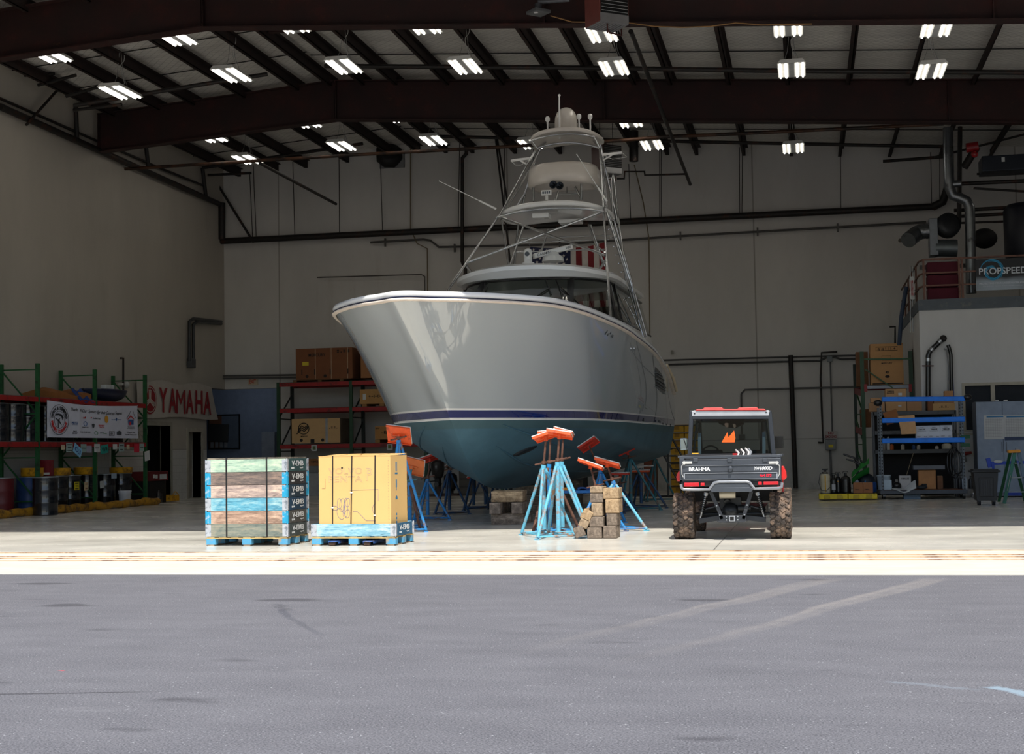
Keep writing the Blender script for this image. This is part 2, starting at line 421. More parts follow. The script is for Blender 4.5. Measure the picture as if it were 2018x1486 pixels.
# blue-grey corridor behind the opening
CORR = M((104, 116, 136), .7)
g = G().b2(-23, -16.5, 47, 47.3, 0, 4); g.b2(-16.7, -16.5, YB + .3, 47, 0, 4); g.b2(-23, XL - .3, YB - 1.5, 47.3, 4, 4.2); g.b2(XL - .3, -16.5, YB + .3, 47.3, 4, 4.2); g.b2(-23.2, -23, YB - 1.5, 47.3, 0, 4); g.b2(-23, XL - .3, YB - 1.6, YB - 1.46, 0, 4); g.struct('wall_corridor', CORR)
# roof
def sag(x, y):
    k = (x * .7) % 1.0
    return -.05 * math.sin(PI * ((y - 18) * .357 % 1.0)) ** .5 * 1.0
for nm, x0, x1 in (('ceiling', XL - .3, RIDGE), ('ceiling_slope', RIDGE, XR + .3)):
    G().grid(lambda u, v: Vector((x0 + (x1 - x0) * v, DOOR_Y - .2 + (YB + .3 - DOOR_Y) * u, roofz(x0 + (x1 - x0) * v) + sag(x0 + (x1 - x0) * v, DOOR_Y + (YB - DOOR_Y) * u))), 110, 6).struct(nm, MC_)
g = G().b2(XL - .4, XR + .4, DOOR_Y - .4, YB + 3.8, 11.35, 11.5); g.struct('ceiling_deck', GREY)

# steel frames
def frame(Y, label):
    t_ = thing('steel_frame_beam', label, 'beam', (RIDGE, Y, 0))
    for x0, x1 in ((XL + .15, RIDGE), (RIDGE, XR)):
        def pt(x, dz): return Vector((x - RIDGE, 0, roofz(x) - .26 + dz))
        g = G()
        d = 1.02
        n = Vector((0, .02, 0))
        g.prism([pt(x0, 0) - n / 2, pt(x1, 0) - n / 2, pt(x1, -d) - n / 2, pt(x0, -d) - n / 2], n)
        for dz in (0, -d):
            g.prism([pt(x0, dz) + Vector((0, -.14, 0)), pt(x1, dz) + Vector((0, -.14, 0)), pt(x1, dz - .025) + Vector((0, -.14, 0)), pt(x0, dz - .025) + Vector((0, -.14, 0))], (0, .28, 0))
        xs = [x0 + .02, x1 - .02] + ([-4.7, 3.5] if x1 > 0 else [])
        for q in xs:
            a = pt(q, 0); g.b2(a.x - .01, a.x + .01, -.14, .14, a.z - d, a.z)
        g.build('rafter', MR, t_)
    return t_
frame(26.7, 'dark red steel roof beam nearest the opening, across the whole hangar')
frame(35.0, 'deep blackish red steel roof beam above the boat tower, mid-hangar')

# purlins: read off the roof, each runs the length of the hangar
PX = []
for px in (194, 312, 425, 515, 590, 664, 781, 906, 1028, 1113, 1203, 1285, 1417, 1550, 1686, 1826, 1968):
    py = 92 if px == 194 else 78 if px == 312 else 54
    r_ = ray(px, py); s_ = -1 if px < 500 else 1
    # intersect the roof plane z = 11.0 - .068*s*(x-RIDGE)
    k = (10.93 - CAMH + .068 * s_ * RIDGE) / (r_.z + .068 * s_ * r_.x); PX.append((CAMP + r_ * k).x)
PX += [PX[-1] + 1.4 * i for i in (1, 2, 3, 4)] + [-16.6, -17.9]
prev = None
for i, x in enumerate(PX):
    z = roofz(x) - .13
    g = G().b2(-.01, .01, DOOR_Y, YB, -.25, 0); g.b2(-.01, .09, DOOR_Y, YB, -.012, 0); g.b2(-.09, .01, DOOR_Y, YB, -.25, -.236)
    o = g.build('roof_purlin', MPU); o.location = (x, 0, z)
    tag(o, 'dark red steel roof purlin running from the opening to the back wall', 'purlin', 'roof purlins')
# straps across the purlins
for y in (19.9, 22.6, 25.2, 28.8, 30.9, 33.0, 37.1, 39.2, 41.3):
    for x0, x1 in ((XL, RIDGE), (RIDGE, XR)):
        G().cyl((x0, y + .12 * math.sin(x0), roofz(x0) - .10), (x1, y - .2, roofz(x1) - .10), .014, n=6).solo('sag_rod', BLACK, 'thin steel rod strapped across the roof purlins', 'rod', 'rods across the roof purlins')
# two roof hatches framed between purlins
for y0 in (28.8, 30.5):
    x0, x1 = PX[3] + .05, PX[4] - .05
    z = roofz(x0) - .2
    g = G().bar((x0, y0, z), (x1, y0, z), .12, .18)
    g.solo('purlin_bridge', MR, 'short dark steel bridging piece framing the roof panel between two purlins', 'bracket', 'bridging between purlins')

# ------------------------------------------------------------------ high-bay lamps
TUBE = M((255, 249, 238), .5, emit=6.5, var=0); HOUS = M((210, 210, 206), .4); LOUV = M((150, 152, 152), .35)
def lamp_proto():
    t_ = thing('high_bay_lamp', 'x', 'lamp', (0, 0, 0))
    g = G(); w, l = .29, .60
    g.prism([(-w, -l, 0), (w, -l, 0), (w - .06, -l + .04, .09), (-w + .06, -l + .04, .09)], (0, 2 * l, 0)); g.build('housing', HOUS, t_)
    g = G(); g.b2(-.06, .06, -l + .02, l - .02, -.012, -.002); g.build('louver', LOUV, t_)
    for x in (-.235, -.115, .115, .235):
        G().cyl((x, -l + .05, -.014), (x, l - .05, -.014), .021, n=8).build('fluorescent_tube', TUBE, t_)
    g = G()
    for x in (-.2, .2):
        g.tube([(x, 0, .08), (x * .4, 0, .4), (x * .1, 0, .95)], .006, 5)
    g.build('hanging_wire', M((150, 150, 146), .5), t_)
    g = G(); g.tube([(.05 + .05 * math.sin(a), .02, .09 + a * .10 + .05 * math.cos(a * 1.3)) for a in [i * .45 for i in range(19)]], .008, 5); g.build('power_cord', M((190, 190, 186), .5), t_)
    return t_
LP = [(237, 182, 30.7), (457, 148, 30.7), (678, 131, 30.7), (917, 131, 30.7), (1210, 134, 30.7), (1560, 138, 30.7), (1835, 140, 30.7),
      (344, 73, 27.9), (95, 108, 28.4), (570, 48, 28.2), (833, 50, 28.4), (1185, 66, 28.4), (1553, 54, 28.4), (1846, 55, 28.4),
      (487, 314, 38.9), (673, 288, 38.9), (854, 277, 38.9), (1045, 284, 38.9), (1285, 286, 38.9), (1563, 292, 38.9),
      (415, 270, 35.9), (602, 241, 35.9), (783, 230, 35.9), (1241, 240, 35.9)]
LL = ['over the pale wall, outer end of the front lamp row', 'second of the front lamp row, above the long beam', 'third of the front lamp row, with looped cord', 'fourth of the front lamp row, straight above the boat antenna side', 'fifth of the front lamp row, under the unit heater', 'sixth of the front lamp row, upright tubes', 'last of the front lamp row, over the mezzanine with coiled cord',
      'tucked below the near roof beam, first complete one', 'partly cut off by the near roof beam at its low end', 'edge just showing below the near beam near the roof hatch', 'edge just showing below the near beam between hatch and boat', 'edge just showing beneath the unit heater', 'edge just showing below the near beam over the cart', 'sliver showing below the near beam over the mezzanine',
      'outer end of the rear lamp row, beside the corner pipe', 'second of the rear lamp row, above the slanting pipe', 'third of the rear lamp row, beside the exhaust fan', 'fourth of the rear lamp row, half behind the boat tower', 'fifth of the rear lamp row, beside the rear heater', 'last of the rear lamp row, facing the pipe hangers',
      'glimpsed under the rear beam near its outer end', 'glimpsed under the rear beam before the ridge', 'glimpsed under the rear beam at the ridge', 'glimpsed under the rear beam behind the boat tower']
LP += [(2120, 143, 30.7), (2400, 146, 30.7), (2140, 300, 38.9)]; LL += ['beyond the mezzanine corner in the front row', 'last one of the front row over the mezzanine', 'last one of the rear row over the mezzanine']  # unseen lamps carrying on the rows, added to brighten the mezzanine side
lp = lamp_proto()
for i, (px, py, Y) in enumerate(LP):
    p = at(px, py, Y=Y); p.z = min(p.z, roofz(p.x) - .55)
    lb = 'white four-tube fluorescent lamp, ' + LL[i]
    if i == 0: lp.location = p; lp['label'] = lb; lp['group'] = 'high bay lamps under the roof'
    else: dup(lp, p, 0, lb)

cl = bpy.data.lights.new('corridor_lamp', 'POINT'); cl.energy = 13; cl.shadow_soft_size = .15; cl.color = (.9, .95, 1)  # unseen point light, added to brighten the corridor
cl_o = bpy.data.objects.new('corridor_lamp', cl); COL.objects.link(cl_o); cl_o.location = (-18.6, 45.2, 3.85)
# ------------------------------------------------------------------ the boat
BO = Vector((-5.76, 20.1, 0)); BRZ = -0.03
BINV = (Matrix.Translation(BO) @ Matrix.Rotation(BRZ, 4, 'Z')).inverted()
def BL(px, py, Y): return BINV @ at(px, py, Y=Y)
def cr(tab, x):
    """smooth table lookup"""
    xs = [a for a, b in tab]; ys = [b for a, b in tab]
    if x <= xs[0]: return ys[0]
    if x >= xs[-1]: return ys[-1]
    i = max(j for j in range(len(xs) - 1) if xs[j] <= x)
    h = xs[i + 1] - xs[i]; t_ = (x - xs[i]) / h
    def sl(j):
        if j <= 0: return (ys[1] - ys[0]) / (xs[1] - xs[0])
        if j >= len(xs) - 1: return (ys[-1] - ys[-2]) / (xs[-1] - xs[-2])
        a = (ys[j] - ys[j - 1]) / (xs[j] - xs[j - 1]); b = (ys[j + 1] - ys[j]) / (xs[j + 1] - xs[j])
        return 0 if a * b <= 0 else 2 * a * b / (a + b)
    m0, m1 = sl(i) * h, sl(i + 1) * h
    return (2 * t_**3 - 3 * t_**2 + 1) * ys[i] + (t_**3 - 2 * t_**2 + t_) * m0 + (-2 * t_**3 + 3 * t_**2) * ys[i + 1] + (t_**3 - t_**2) * m1
BLEN = 14.0
TR = [(0, 0), (.25, .13), (.6, .62), (1.2, 1.62), (2.2, 3.35), (3.9, 4.85), (6.4, 6.0), (9, 6.0), (11.5, 5.76), (14, 5.2)]
TC = [(2.2, 0), (2.6, .10), (3.4, .86), (4.4, 2.2), (5.4, 3.3), (7, 3.95), (10, 4.4), (14, 4.6)]
ZR = [(0, 3.53), (2.2, 3.57), (3.9, 3.52), (6.4, 3.39), (9, 3.27), (11, 3.08), (12.6, 2.85), (14, 2.58)]
ZC = [(2.2, 2.1), (3.4, 1.92), (5, 1.7), (7, 1.48), (10, 1.28), (14, 1.15)]
ZK = [(2.2, 2.1), (2.45, 1.90), (3.3, 1.3), (3.9, .97), (5.0, .64), (6.5, .57), (14, .6)]
def railp(s): return Vector((math.sqrt(max(0, cr(TR, s))), s, cr(ZR, s)))
def hull_pt(f, v, side=1):
    """v 0..1 keel to chine, 1..2 chine to rail"""
    s = 2.2 + (BLEN - 2.2) * f
    K = Vector((0, s, cr(ZK, s))); C = Vector((math.sqrt(max(0, cr(TC, s))), s, cr(ZC, s)))
    if v <= 1:
        p = K.lerp(C, v); p.z -= .05 * math.sin(PI * v) * min(1, f * 4) - .0
    else:
        Rp = railp(BLEN * f); t_ = v - 1; e = 1.0 + .62 * math.exp(-((f - .06) / .17) ** 2)
        p = C.lerp(Rp, t_); p.x = C.x + (Rp.x - C.x) * t_ ** e
        if f > .4: p.x += .07 * math.sin(PI * t_) * min(1, (f - .4) * 3)
    return Vector((p.x * side, p.y, p.z))

def mat_hull():
    m_, t, p = mat0('hull_paint'); x, y, z = t.xyz(t.pos())
    def band(a, b): return t.m('MULTIPLY', t.m('GREATER_THAN', z, a), t.m('LESS_THAN', z, b))
    n = t.noise(t.pos(), 1.5, 6, .6); 
    anti = t.ramp(n, [(.3, lin((58, 92, 108))), (.7, lin((74, 112, 128)))])
    old = t.ramp(n, [(.3, lin((60, 90, 98))), (.7, lin((72, 102, 110)))])
    c = t.mix(t.m('GREATER_THAN', z, 1.66), anti, old)
    c = t.mix(t.m('GREATER_THAN', z, 1.80), c, lin((232, 232, 230)))
    c = t.mix(t.m('GREATER_THAN', z, 1.835), c, lin((12, 20, 96)))
    c = t.mix(t.m('GREATER_THAN', z, 1.955), c, lin((232, 232, 230)))
    c = t.mix(t.m('GREATER_THAN', z, 1.985), c, lin((172, 179, 183)))
    t.l.new(c, p.inputs['Base Color'])
    up = t.m('GREATER_THAN', z, 1.81)
    t.l.new(t.step(up, 0, 1, .5, .22), p.inputs['Roughness']); t.l.new(t.m('MULTIPLY', up, 1.0), p.inputs['Coat Weight'])
    p.inputs['Coat Roughness'].default_value = .015; p.inputs['Coat IOR'].default_value = 1.85
    return m_
GEL = M((240, 241, 240), .22, coat=.5, var=.03, scale=2); GEL2 = M((214, 208, 200), .25, coat=.4, var=.03)
POL = M((196, 198, 200), .16, 1.0, var=.04); BLK = M((12, 13, 15), .3, coat=.3); DGL = glass((226, 240, 232), alpha=.6, ior=1.5)
boat = thing('sport_fishing_boat', 'big grey sport fishing boat with teal bottom and tall pipe tower, propped on blocks', 'boat', tuple(BO), BRZ)
g = G(); NU, NV = 90, 40
fu = [(i / NU) ** 1.7 for i in range(NU + 1)]
for side in (1, -1):
    vs = []
    for f in fu:
        for j in range(NV + 1): vs.append(hull_pt(f, 2 * j / NV, side))
    W = NV + 1; fs = []
    for i in range(NU):
        for j in range(NV):
            q = (i * W + j, (i + 1) * W + j, (i + 1) * W + j + 1, i * W + j + 1)
            fs.append(q if side > 0 else tuple(reversed(q)))
    g.add(vs, fs, True)
g.add([hull_pt(1, 2 * j / 12, 1) for j in range(13)] + [hull_pt(1, 2 * j / 12, -1) for j in range(12, 0, -1)], [tuple(range(25))], False)
hull = g.build('hull', mat_hull(), boat)
wn = bpy.data.meshes  # (smooth normals come from the mesh itself)
# spray strakes
for side in (1, -1):
    for vv, f0 in ((.42, .13), (.74, .10)):
        g = G(); pts = []
        for i in range(46):
            f = f0 + (.97 - f0) * (i / 45) ** 1.5; pts.append(hull_pt(f, vv, side) + Vector((.0, 0, -.004)))
        g.tube(pts, [.004 + .016 * min(1, i / 6) for i in range(46)], 6); g.build('spray_strake', M((62, 98, 114), .5), hull)
    g = G(); pts = [hull_pt(.004 + .99 * (i / 60) ** 1.6, 1, side) for i in range(61)]
# bow thruster tunnel and eye
c0 = hull_pt(.19, .55, 1); g = G(); n_ = Vector((.55, -.25, -.8)).normalized(); q = n_.to_track_quat('Z', 'Y').to_matrix().to_4x4()
g.lathe([(.0, .012), (.13, .012), (.15, .006), (.17, -.02)], c0 + n_ * .01, 24, q @ Matrix.Rotation(.6, 4, 'Z'), sx=1.5, sy=.45); g.build('thruster_tunnel', M((10, 20, 26), .6), hull)
G().ball(Vector((.10, 2.55, 2.16)), .028).build('bow_eye', STEEL, hull)
# deck and rail cap
g = G(); NS = 80; ss = [BLEN * (i / NS) ** 1.8 for i in range(NS + 1)]
def deck(u, v):
    s = BLEN * (u ** 1.8); r = railp(s); x = r.x * (2 * v - 1); k = 1 - (2 * v - 1) ** 2
    return Vector((x * .985, s + (.0 if s > .3 else 0), r.z + .07 + .20 * (k ** .8) * min(1, s / 3) * (1 if s < 7 else max(.0, 1 - (s - 7) / 3))))
g.grid(deck, 70, 20)
g.build('deck', GEL, boat)
pts = [Vector((-railp(s).x, s, railp(s).z)) for s in reversed(ss)] + [railp(s) for s in ss[1:]]
g = G()
def band(off, z0, z1, mi=0):
    pr = []
    for i, p in enumerate(pts):
        a = pts[max(0, i - 1)]; b = pts[min(len(pts) - 1, i + 1)]; d_ = (b - a); n2 = Vector((d_.y, -d_.x, 0)).normalized()
        pr.append((p, n2))
    vs = []; fs = []
    for p, n2 in pr:
        vs += [p + n2 * -.01 + Vector((0, 0, z0)), p + n2 * off + Vector((0, 0, z0 + .01)), p + n2 * (off + .012) + Vector((0, 0, (z0 + z1) / 2)), p + n2 * off * .7 + Vector((0, 0, z1)), p + n2 * -.06 + Vector((0, 0, z1 + .012))]
    for i in range(len(pr) - 1):
        for j in range(4):
            a = i * 5 + j; fs.append((a, a + 5, a + 6, a + 1))
    g.m(mi).add(vs, fs, True)
band(.045, -.035, .014); band(.03, .014, .026, 1); band(.03, .026, .115, 2)
g.build('rub_rail', [M((236, 222, 208), .3, coat=.3), M((30, 40, 90), .4), GEL], boat)
# coach deck rise in front of the windscreen
def plan(a, b, L_, y0, n=24, e1=.8, e2=.95):
    o = [Vector((-a, y0 + L_, 0))]
    for i in range(n + 1):
        ph = -PI / 2 + PI * i / n; sx = math.sin(ph)
        o.append(Vector((a * math.copysign(abs(sx) ** e1, sx), y0 + b * (1 - max(0, math.cos(ph)) ** e2), 0)))
    o.append(Vector((a, y0 + L_, 0))); return o
def loft(g, r0, r1, z0, z1, sm=True):
    n = len(r0); g.add([Vector((p.x, p.y, z0(p) if callable(z0) else z0)) for p in r0] + [Vector((p.x, p.y, z1(p) if callable(z1) else z1)) for p in r1], [(i, i + 1, n + i + 1, n + i) for i in range(n - 1)], sm)
house = G()
pb = plan(2.0, 2.0, 6.2, 6.6); p0 = plan(1.86, 1.75, 6.0, 7.25); p1 = plan(1.55, 1.55, 5.6, 8.35)
loft(house, pb, p0, 3.50, lambda p: 3.98 - .05 * abs(p.x))
cab = house.build('coach_coaming', GEL, boat)
n = len(p0); zb = [3.98 - .05 * abs(p.x) for p in p0]; zt = BL(1040, 551, 28.6).z
g = G(); loft(g, p0, p1, lambda p: 3.98 - .05 * abs(p.x), zt)
ws = g.build('windscreen', DGL, boat)
# posts and borders of the glazing, slightly proud of the glass
def onglass(i, t_, off=.012):
    a = Vector((p0[i].x, p0[i].y, zb[i])); b = Vector((p1[i].x, p1[i].y, zt)); q = a.lerp(b, t_)
    i0, i1 = max(0, i - 1), min(n - 1, i + 1); d_ = (p0[i1] - p0[i0]); n2 = Vector((d_.y, -d_.x, 0)).normalized()
    return q + n2 * off
def gl_at(x, t_, front=True):
    # index on the ring nearest to x among front points
    best = min(range(1, n - 1), key=lambda k: abs(p0[k].x * (1 - t_) + p1[k].x * t_ - x)); return best
g = G()
for x, w_ in ((-1.12, .07), (1.12, .07)):
    k = min(range(1, n - 1), key=lambda q: abs(p0[q].x - x * 1.0)); g.bar(onglass(k, -.02), onglass(k, 1.0), .14, .03, up=(0, -1, .3))
for k in (3, n - 4): g.bar(onglass(k, -.02), onglass(k, 1.0), .10, .03, up=(1 if k > 10 else -1, -.5, .2))
for k in (1, n - 2): g.bar(onglass(k, -.02), onglass(k, 1.0), .12, .03, up=(1 if k > 10 else -1, 0, .2))
for t_, rr in ((.02, .026), (.985, .03)): g.tube([onglass(i, t_, .004) for i in range(n)], rr, 6)
g.build('window_frame', BLK, boat)
def wiper(x, dx):
    a = min(range(1, n - 1), key=lambda q: abs(p0[q].x - x)); b = min(range(1, n - 1), key=lambda q: abs(p0[q].x - (x + dx)))
    g = G(); g.tube([onglass(a, .02, .05), onglass(b, .72, .05)], .014, 6); g.tube([onglass(b, .50, .045) + Vector((.05, 0, 0)), onglass(b, .95, .045) - Vector((.12, 0, 0))], .012, 6)
    g.ball(onglass(a, .02, .04), .04); g.build('wiper', BLK, boat)
wiper(.1, .55); wiper(1.35, -.45); wiper(-1.2, .4)
# inside: dash, seats and a dark bulkhead seen through the glass
g = G()
g.b2(-1.4, 1.4, 9.1, 9.5, 3.6, 4.02); g.b2(-.35, .45, 10.4, 11.0, 3.6, 4.35); g.b2(-1.5, 1.5, 12.9, 13.0, 3.3, 4.6)
g.build('helm_seats', M((140, 136, 130), .7), boat)
# side coaming down to the rail, aft house side
g = G()
for sd in (1, -1):
    g.add([(sd * 2.0, 8.6, 3.5), (sd * 2.05, 13.0, 2.9), (sd * 1.86, 13.0, 3.9), (sd * 1.86, 9.0, 3.92)], [(0, 1, 2, 3)], False)
    g.prism([(sd * 1.84, 12.2, 3.2), (sd * 1.84, 12.9, 3.2), (sd * 1.56, 12.6, 4.7), (sd * 1.56, 11.6, 4.7)], (-sd * .06, 0, 0))
g.build('house_side', GEL, boat)
# hardtop over the cabin
ht = G()
h0 = plan(1.66, 1.6, 5.0, 8.12); h1 = plan(1.74, 1.7, 5.1, 8.0); h2 = plan(1.66, 1.6, 5.0, 8.2)
def zc(k): return lambda p: k + .13 * (1 - (p.x / 1.75) ** 2)
loft(ht, h0, h1, zt, zc(zt + .02)); loft(ht, h1, h1, zc(zt + .02), zc(zt + .10)); loft(ht, h1, h2, zc(zt + .10), zc(zt + .16))
ht.grid(lambda u, v: (lambda a, b: Vector((a.x + (b.x - a.x) * v, a.y + (b.y - a.y) * v, zt + .16 + .13 * (1 - ((a.x + (b.x - a.x) * v) / 1.75) ** 2) + .05 * math.sin(PI * v) * 0)))(h2[int(round(u * (len(h2) // 2)))], h2[len(h2) - 1 - int(round(u * (len(h2) // 2)))]), len(h2) // 2, 12)
ht.add([Vector((p.x, p.y, zt)) for p in h0], [tuple(range(len(h0)))], False)
htop = ht.build('hardtop', GEL, boat)
# camera mast and open-array radar on the hardtop
T0 = 30.0
def px_up(px, py, Y): return BL(px, py, Y)
a = px_up(1041, 522, 29.2)
g = G(); g.lathe([(.13, -.06), (.13, .04), (.085, .06), (.085, .16), (.09, .17), (.09, .27), (.07, .32), (.03, .345), (0, .35)], a, 20); g.build('searchlight', GEL, boat)
G().cyl(a + Vector((.0, -.095, .22)), a + Vector((0, -.075, .22)), .05, n=14).build('searchlight_lens', BLK, boat)
a, b = px_up(1051, 505, 29.6), px_up(1128, 486, 30.0); mid = (a + b) / 2
g = G(); g.lathe([(.24, -.22), (.22, -.12), (.14, -.08), (.12, -.04), (.07, 0)], mid, 20); rad = g.build('radar_pedestal', GEL, boat)
g = G(); d_ = (b - a).normalized(); g.bar(a, b, .12, .11); rb = g.build('radar_array', GEL, boat, bevel=.03, seg=3)
perp = Vector((d_.y, -d_.x, 0)).normalized(); Mx = Matrix((( d_.x, 0, perp.x), (d_.y, 0, perp.y), (d_.z, 1, 0))).to_4x4()
g = G(); g.text('GARMIN', a + d_ * .22 + perp * .062, .30, .055, Mx, .003, .01); g.text('XHD2', b - d_ * .12 + perp * .062, .12, .05, Mx, .003, .01); g.build('lettering', BLK, rb)
# ---- tower
g = G(); RT = .026
def tb(*pp, r=RT):
    g.tube([BL(*q) for q in pp], r, 10)
def arcp(l, c, r, n=14):
    l, c, r = Vector(l), Vector(c), Vector(r); return [l * (1 - t_) ** 2 + (c * 2 - (l + r) / 2) * 2 * t_ * (1 - t_) + r * t_ ** 2 for t_ in [i / n for i in range(n + 1)]]
A = (870, 590, 28.0); Bp = (983, 425, 29.6)
tb(A, Bp); tb((1204, 634, 27.6), (1203, 622, 27.7), (1189, 409, 29.6)); tb((985, 425, 29.6), (1034, 335, 30.1), (1058, 292, 30.2), (1075, 280, 30.5))
tb((990, 425, 29.9), (1042, 338, 30.3), (1064, 295, 30.3)); tb((1190, 409, 29.6), (1185, 330, 30.1), (1182, 292, 30.2), (1170, 278, 30.5)); tb((1195, 409, 29.9), (1189, 325, 30.3), (1184, 296, 30.3))
g.tube(arcp(BL(1058, 292, 30.2), BL(1120, 281, 30.2), BL(1182, 292, 30.2)), RT, 8)
# hoop under the sunshade and rear legs
tb((1050, 283, 31.2), (1060, 300, 31.2), (1035, 380, 31.4), (1003, 430, 31.6)); tb((1183, 283, 31.2), (1192, 330, 31.3), (1218, 440, 31.8))
tb((1272, 664, 31.2), (1195, 415, 29.9)); tb((1268, 664, 31.0), (1233, 548, 31.1), (1208, 345, 31.4)); tb((1275, 664, 32.2), (1212, 440, 31.8), (1196, 340, 31.6)); tb((1259, 630, 30.4), (1244, 560, 30.6), (1199, 420, 30.2), r=.02)
tb((1003, 528, 32.2), (1033, 442, 31.8)); tb((1013, 528, 32.4), (1021, 445, 31.9), (1034, 385, 31.5)); tb((1064, 505, 31.5), (1080, 452, 31.8)); tb((1189, 522, 31.6), (1160, 443, 31.8)); tb((1192, 525, 32.0), (1163, 443, 31.9))
tb((988, 432, 30.0), (1003, 528, 32.0), r=.02)
# crossed braces on the front of the tower
tb((917, 519, 28.7), (1187, 417, 29.6)); tb((985, 427, 29.6), (1192, 503, 28.7))
tb((919, 524, 28.7), (932, 541, 29.2)); tb((1192, 514, 28.7), (1182, 530, 29.2)); tb((1192, 497, 28.7), (1178, 487, 29.3), r=.02)
# rungs of the ladder on the after leg
for i in range(12):
    t_ = i / 11; y = 450 + 185 * t_; tb((1215 + .21 * (y - 450), y, 31.9), (1199 + .30 * (y - 450), y + 2, 31.2), r=.012)
for y, x0, x1 in ((470, 1022, 1205), (497, 1018, 1192), (478, 1030, 1200)): tb((x0, y, 32.0), (x1, y - 6, 32.0), r=.014)
tb((1051, 370, 30.0), (1051, 396, 30.0)); tb((1145, 362, 30.0), (1145, 394, 30.0)); tb((1100, 377, 31.0), (1095, 396, 31.0)); tb((1133, 368, 31.0), (1146, 392, 31.0)); tb((1100, 384, 31), (1140, 381, 31), r=.014); tb((1117, 368, 31), (1117, 380, 31), r=.014)
tb((1205, 350, 31.4), (1208, 435, 31.7), r=.02); tb((1192, 352, 31.4), (1212, 349, 31.4), r=.018)
g.build('tower_frame', POL, boat)
# lower platform
def disc(name, l, r, Y0, z0, dep, th, mat_, crown=.08, par=boat, lip=.0, sq=.8):
    """rounded tower deck: l, r = pixel columns of its front corners at Y0"""
    a, b = BL(l, 400, Y0), BL(r, 400, Y0); cx = (a.x + b.x) / 2; hw = (b.x - a.x) / 2; y0 = a.y
    g = G(); N_ = 40; rings = []
    def ring(k, z):
        o = []
        for i in range(N_):
            t_ = 2 * PI * i / N_; cs, sn = math.cos(t_), math.sin(t_)
            x = math.copysign(abs(cs) ** .55, cs) * hw * k; y = math.copysign(abs(sn) ** sq, sn) * dep / 2 * k
            o.append(Vector((cx + x, y0 + dep / 2 - .25 + y, z + crown * (1 - (x / hw) ** 2))))
        return o
    for k, z in ((0.02, z0 + lip), (.86, z0 + lip), (.94, z0), (.99, z0 + .01), (1.0, z0 + th * .5), (.985, z0 + th * .9), (.95, z0 + th), (0.02, z0 + th)): rings.append(ring(k, z))
    vs = [v for q in rings for v in q]; fs = []
    for i in range(len(rings) - 1):
        for j in range(N_): fs.append((i * N_ + j, i * N_ + (j + 1) % N_, (i + 1) * N_ + (j + 1) % N_, (i + 1) * N_ + j))
    g.add(vs, fs, True); return g.build(name, mat_, par), Vector((cx, y0, z0)), hw
plat, pc, phw = disc('tower_platform', 975, 1196, 29.6, BL(1085, 421, 29.6).z, 2.2, .11, GEL, .13, lip=.02)
g = G(); n_ = 16
g.tube([pc + Vector((-phw * .96 + 2 * phw * .96 * i / n_, -.20 + .0 * i + .12 * abs(i / n_ * 2 - 1) ** 3, -.03 + .10 * (1 - (i / n_ * 2 - 1) ** 2))) for i in range(n_ + 1)], .022, 8); g.build('platform_rim', POL, boat)
G().box(pc + Vector((-.25, .3, .0)), (.36, .3, .10)).build('overhead_light', GEL, boat, bevel=.02)
G().box(pc + Vector((.15, 1.5, .04)), (.5, .35, .08)).build('overhead_light', GEL, boat, bevel=.02)
# control pod ring
a, b = BL(1033, 345, 30.1), BL(1175, 345, 30.1); cx = (a.x + b.x) / 2; hw = (b.x - a.x) / 2; zb0 = BL(1100, 365, 30.1).z; zt0 = BL(1100, 324, 30.1).z
g = G(); N_ = 40; prof = [(.80, .05), (.90, 0), (.99, .10), (1.0, .45), (.98, .80), (.93, .97), (.86, 1.0), (.80, .96), (.78, .5)]
vs = []
for k, q in prof:
    for i in range(N_):
        t_ = 2 * PI * i / N_; cs, sn = math.cos(t_), math.sin(t_)
        x = math.copysign(abs(cs) ** .62, cs) * hw * k; y = math.copysign(abs(sn) ** .75, sn) * .62 * k
        vs.append(Vector((cx + x, a.y + .5 + y, zb0 + (zt0 - zb0) * q + .07 * (x / hw) * -.0 + .05 * (1 - (x / hw) ** 2))))
fs = [(i * N_ + j, i * N_ + (j + 1) % N_, ((i + 1) % len(prof)) * N_ + (j + 1) % N_, ((i + 1) % len(prof)) * N_ + j) for i in range(len(prof)) for j in range(N_)]
g.add(vs, fs, True); g.build('control_pod', GEL2, boat)
g = G()
for i in range(2):
    c0 = BL(1090 + 13 * i, 364 + 2 * i, 29.9); g.lathe([(.02, .16), (.045, .10), (.055, .03), (.085, 0), (.07, -.005), (.03, .05), (0, .06)], c0, 18, rotm(R(-90), 0, 0))
g.build('loudhailer', M((40, 46, 54), .25, .8), boat)
c0 = BL(1077, 380, 29.7); g = G(); g.box(c0, (.22, .06, .11)); g.cyl(c0 + Vector((0, 0, -.06)), c0 + Vector((0, 0, -.16)), .035); lt = g.build('deck_light', GEL, boat, bevel=.01)
g = G()
for i in range(4): g.box(c0 + Vector((-.066 + .044 * i, -.034, 0)), (.03, .01, .05))
g.build('light_lens', M((70, 80, 96), .2), lt)
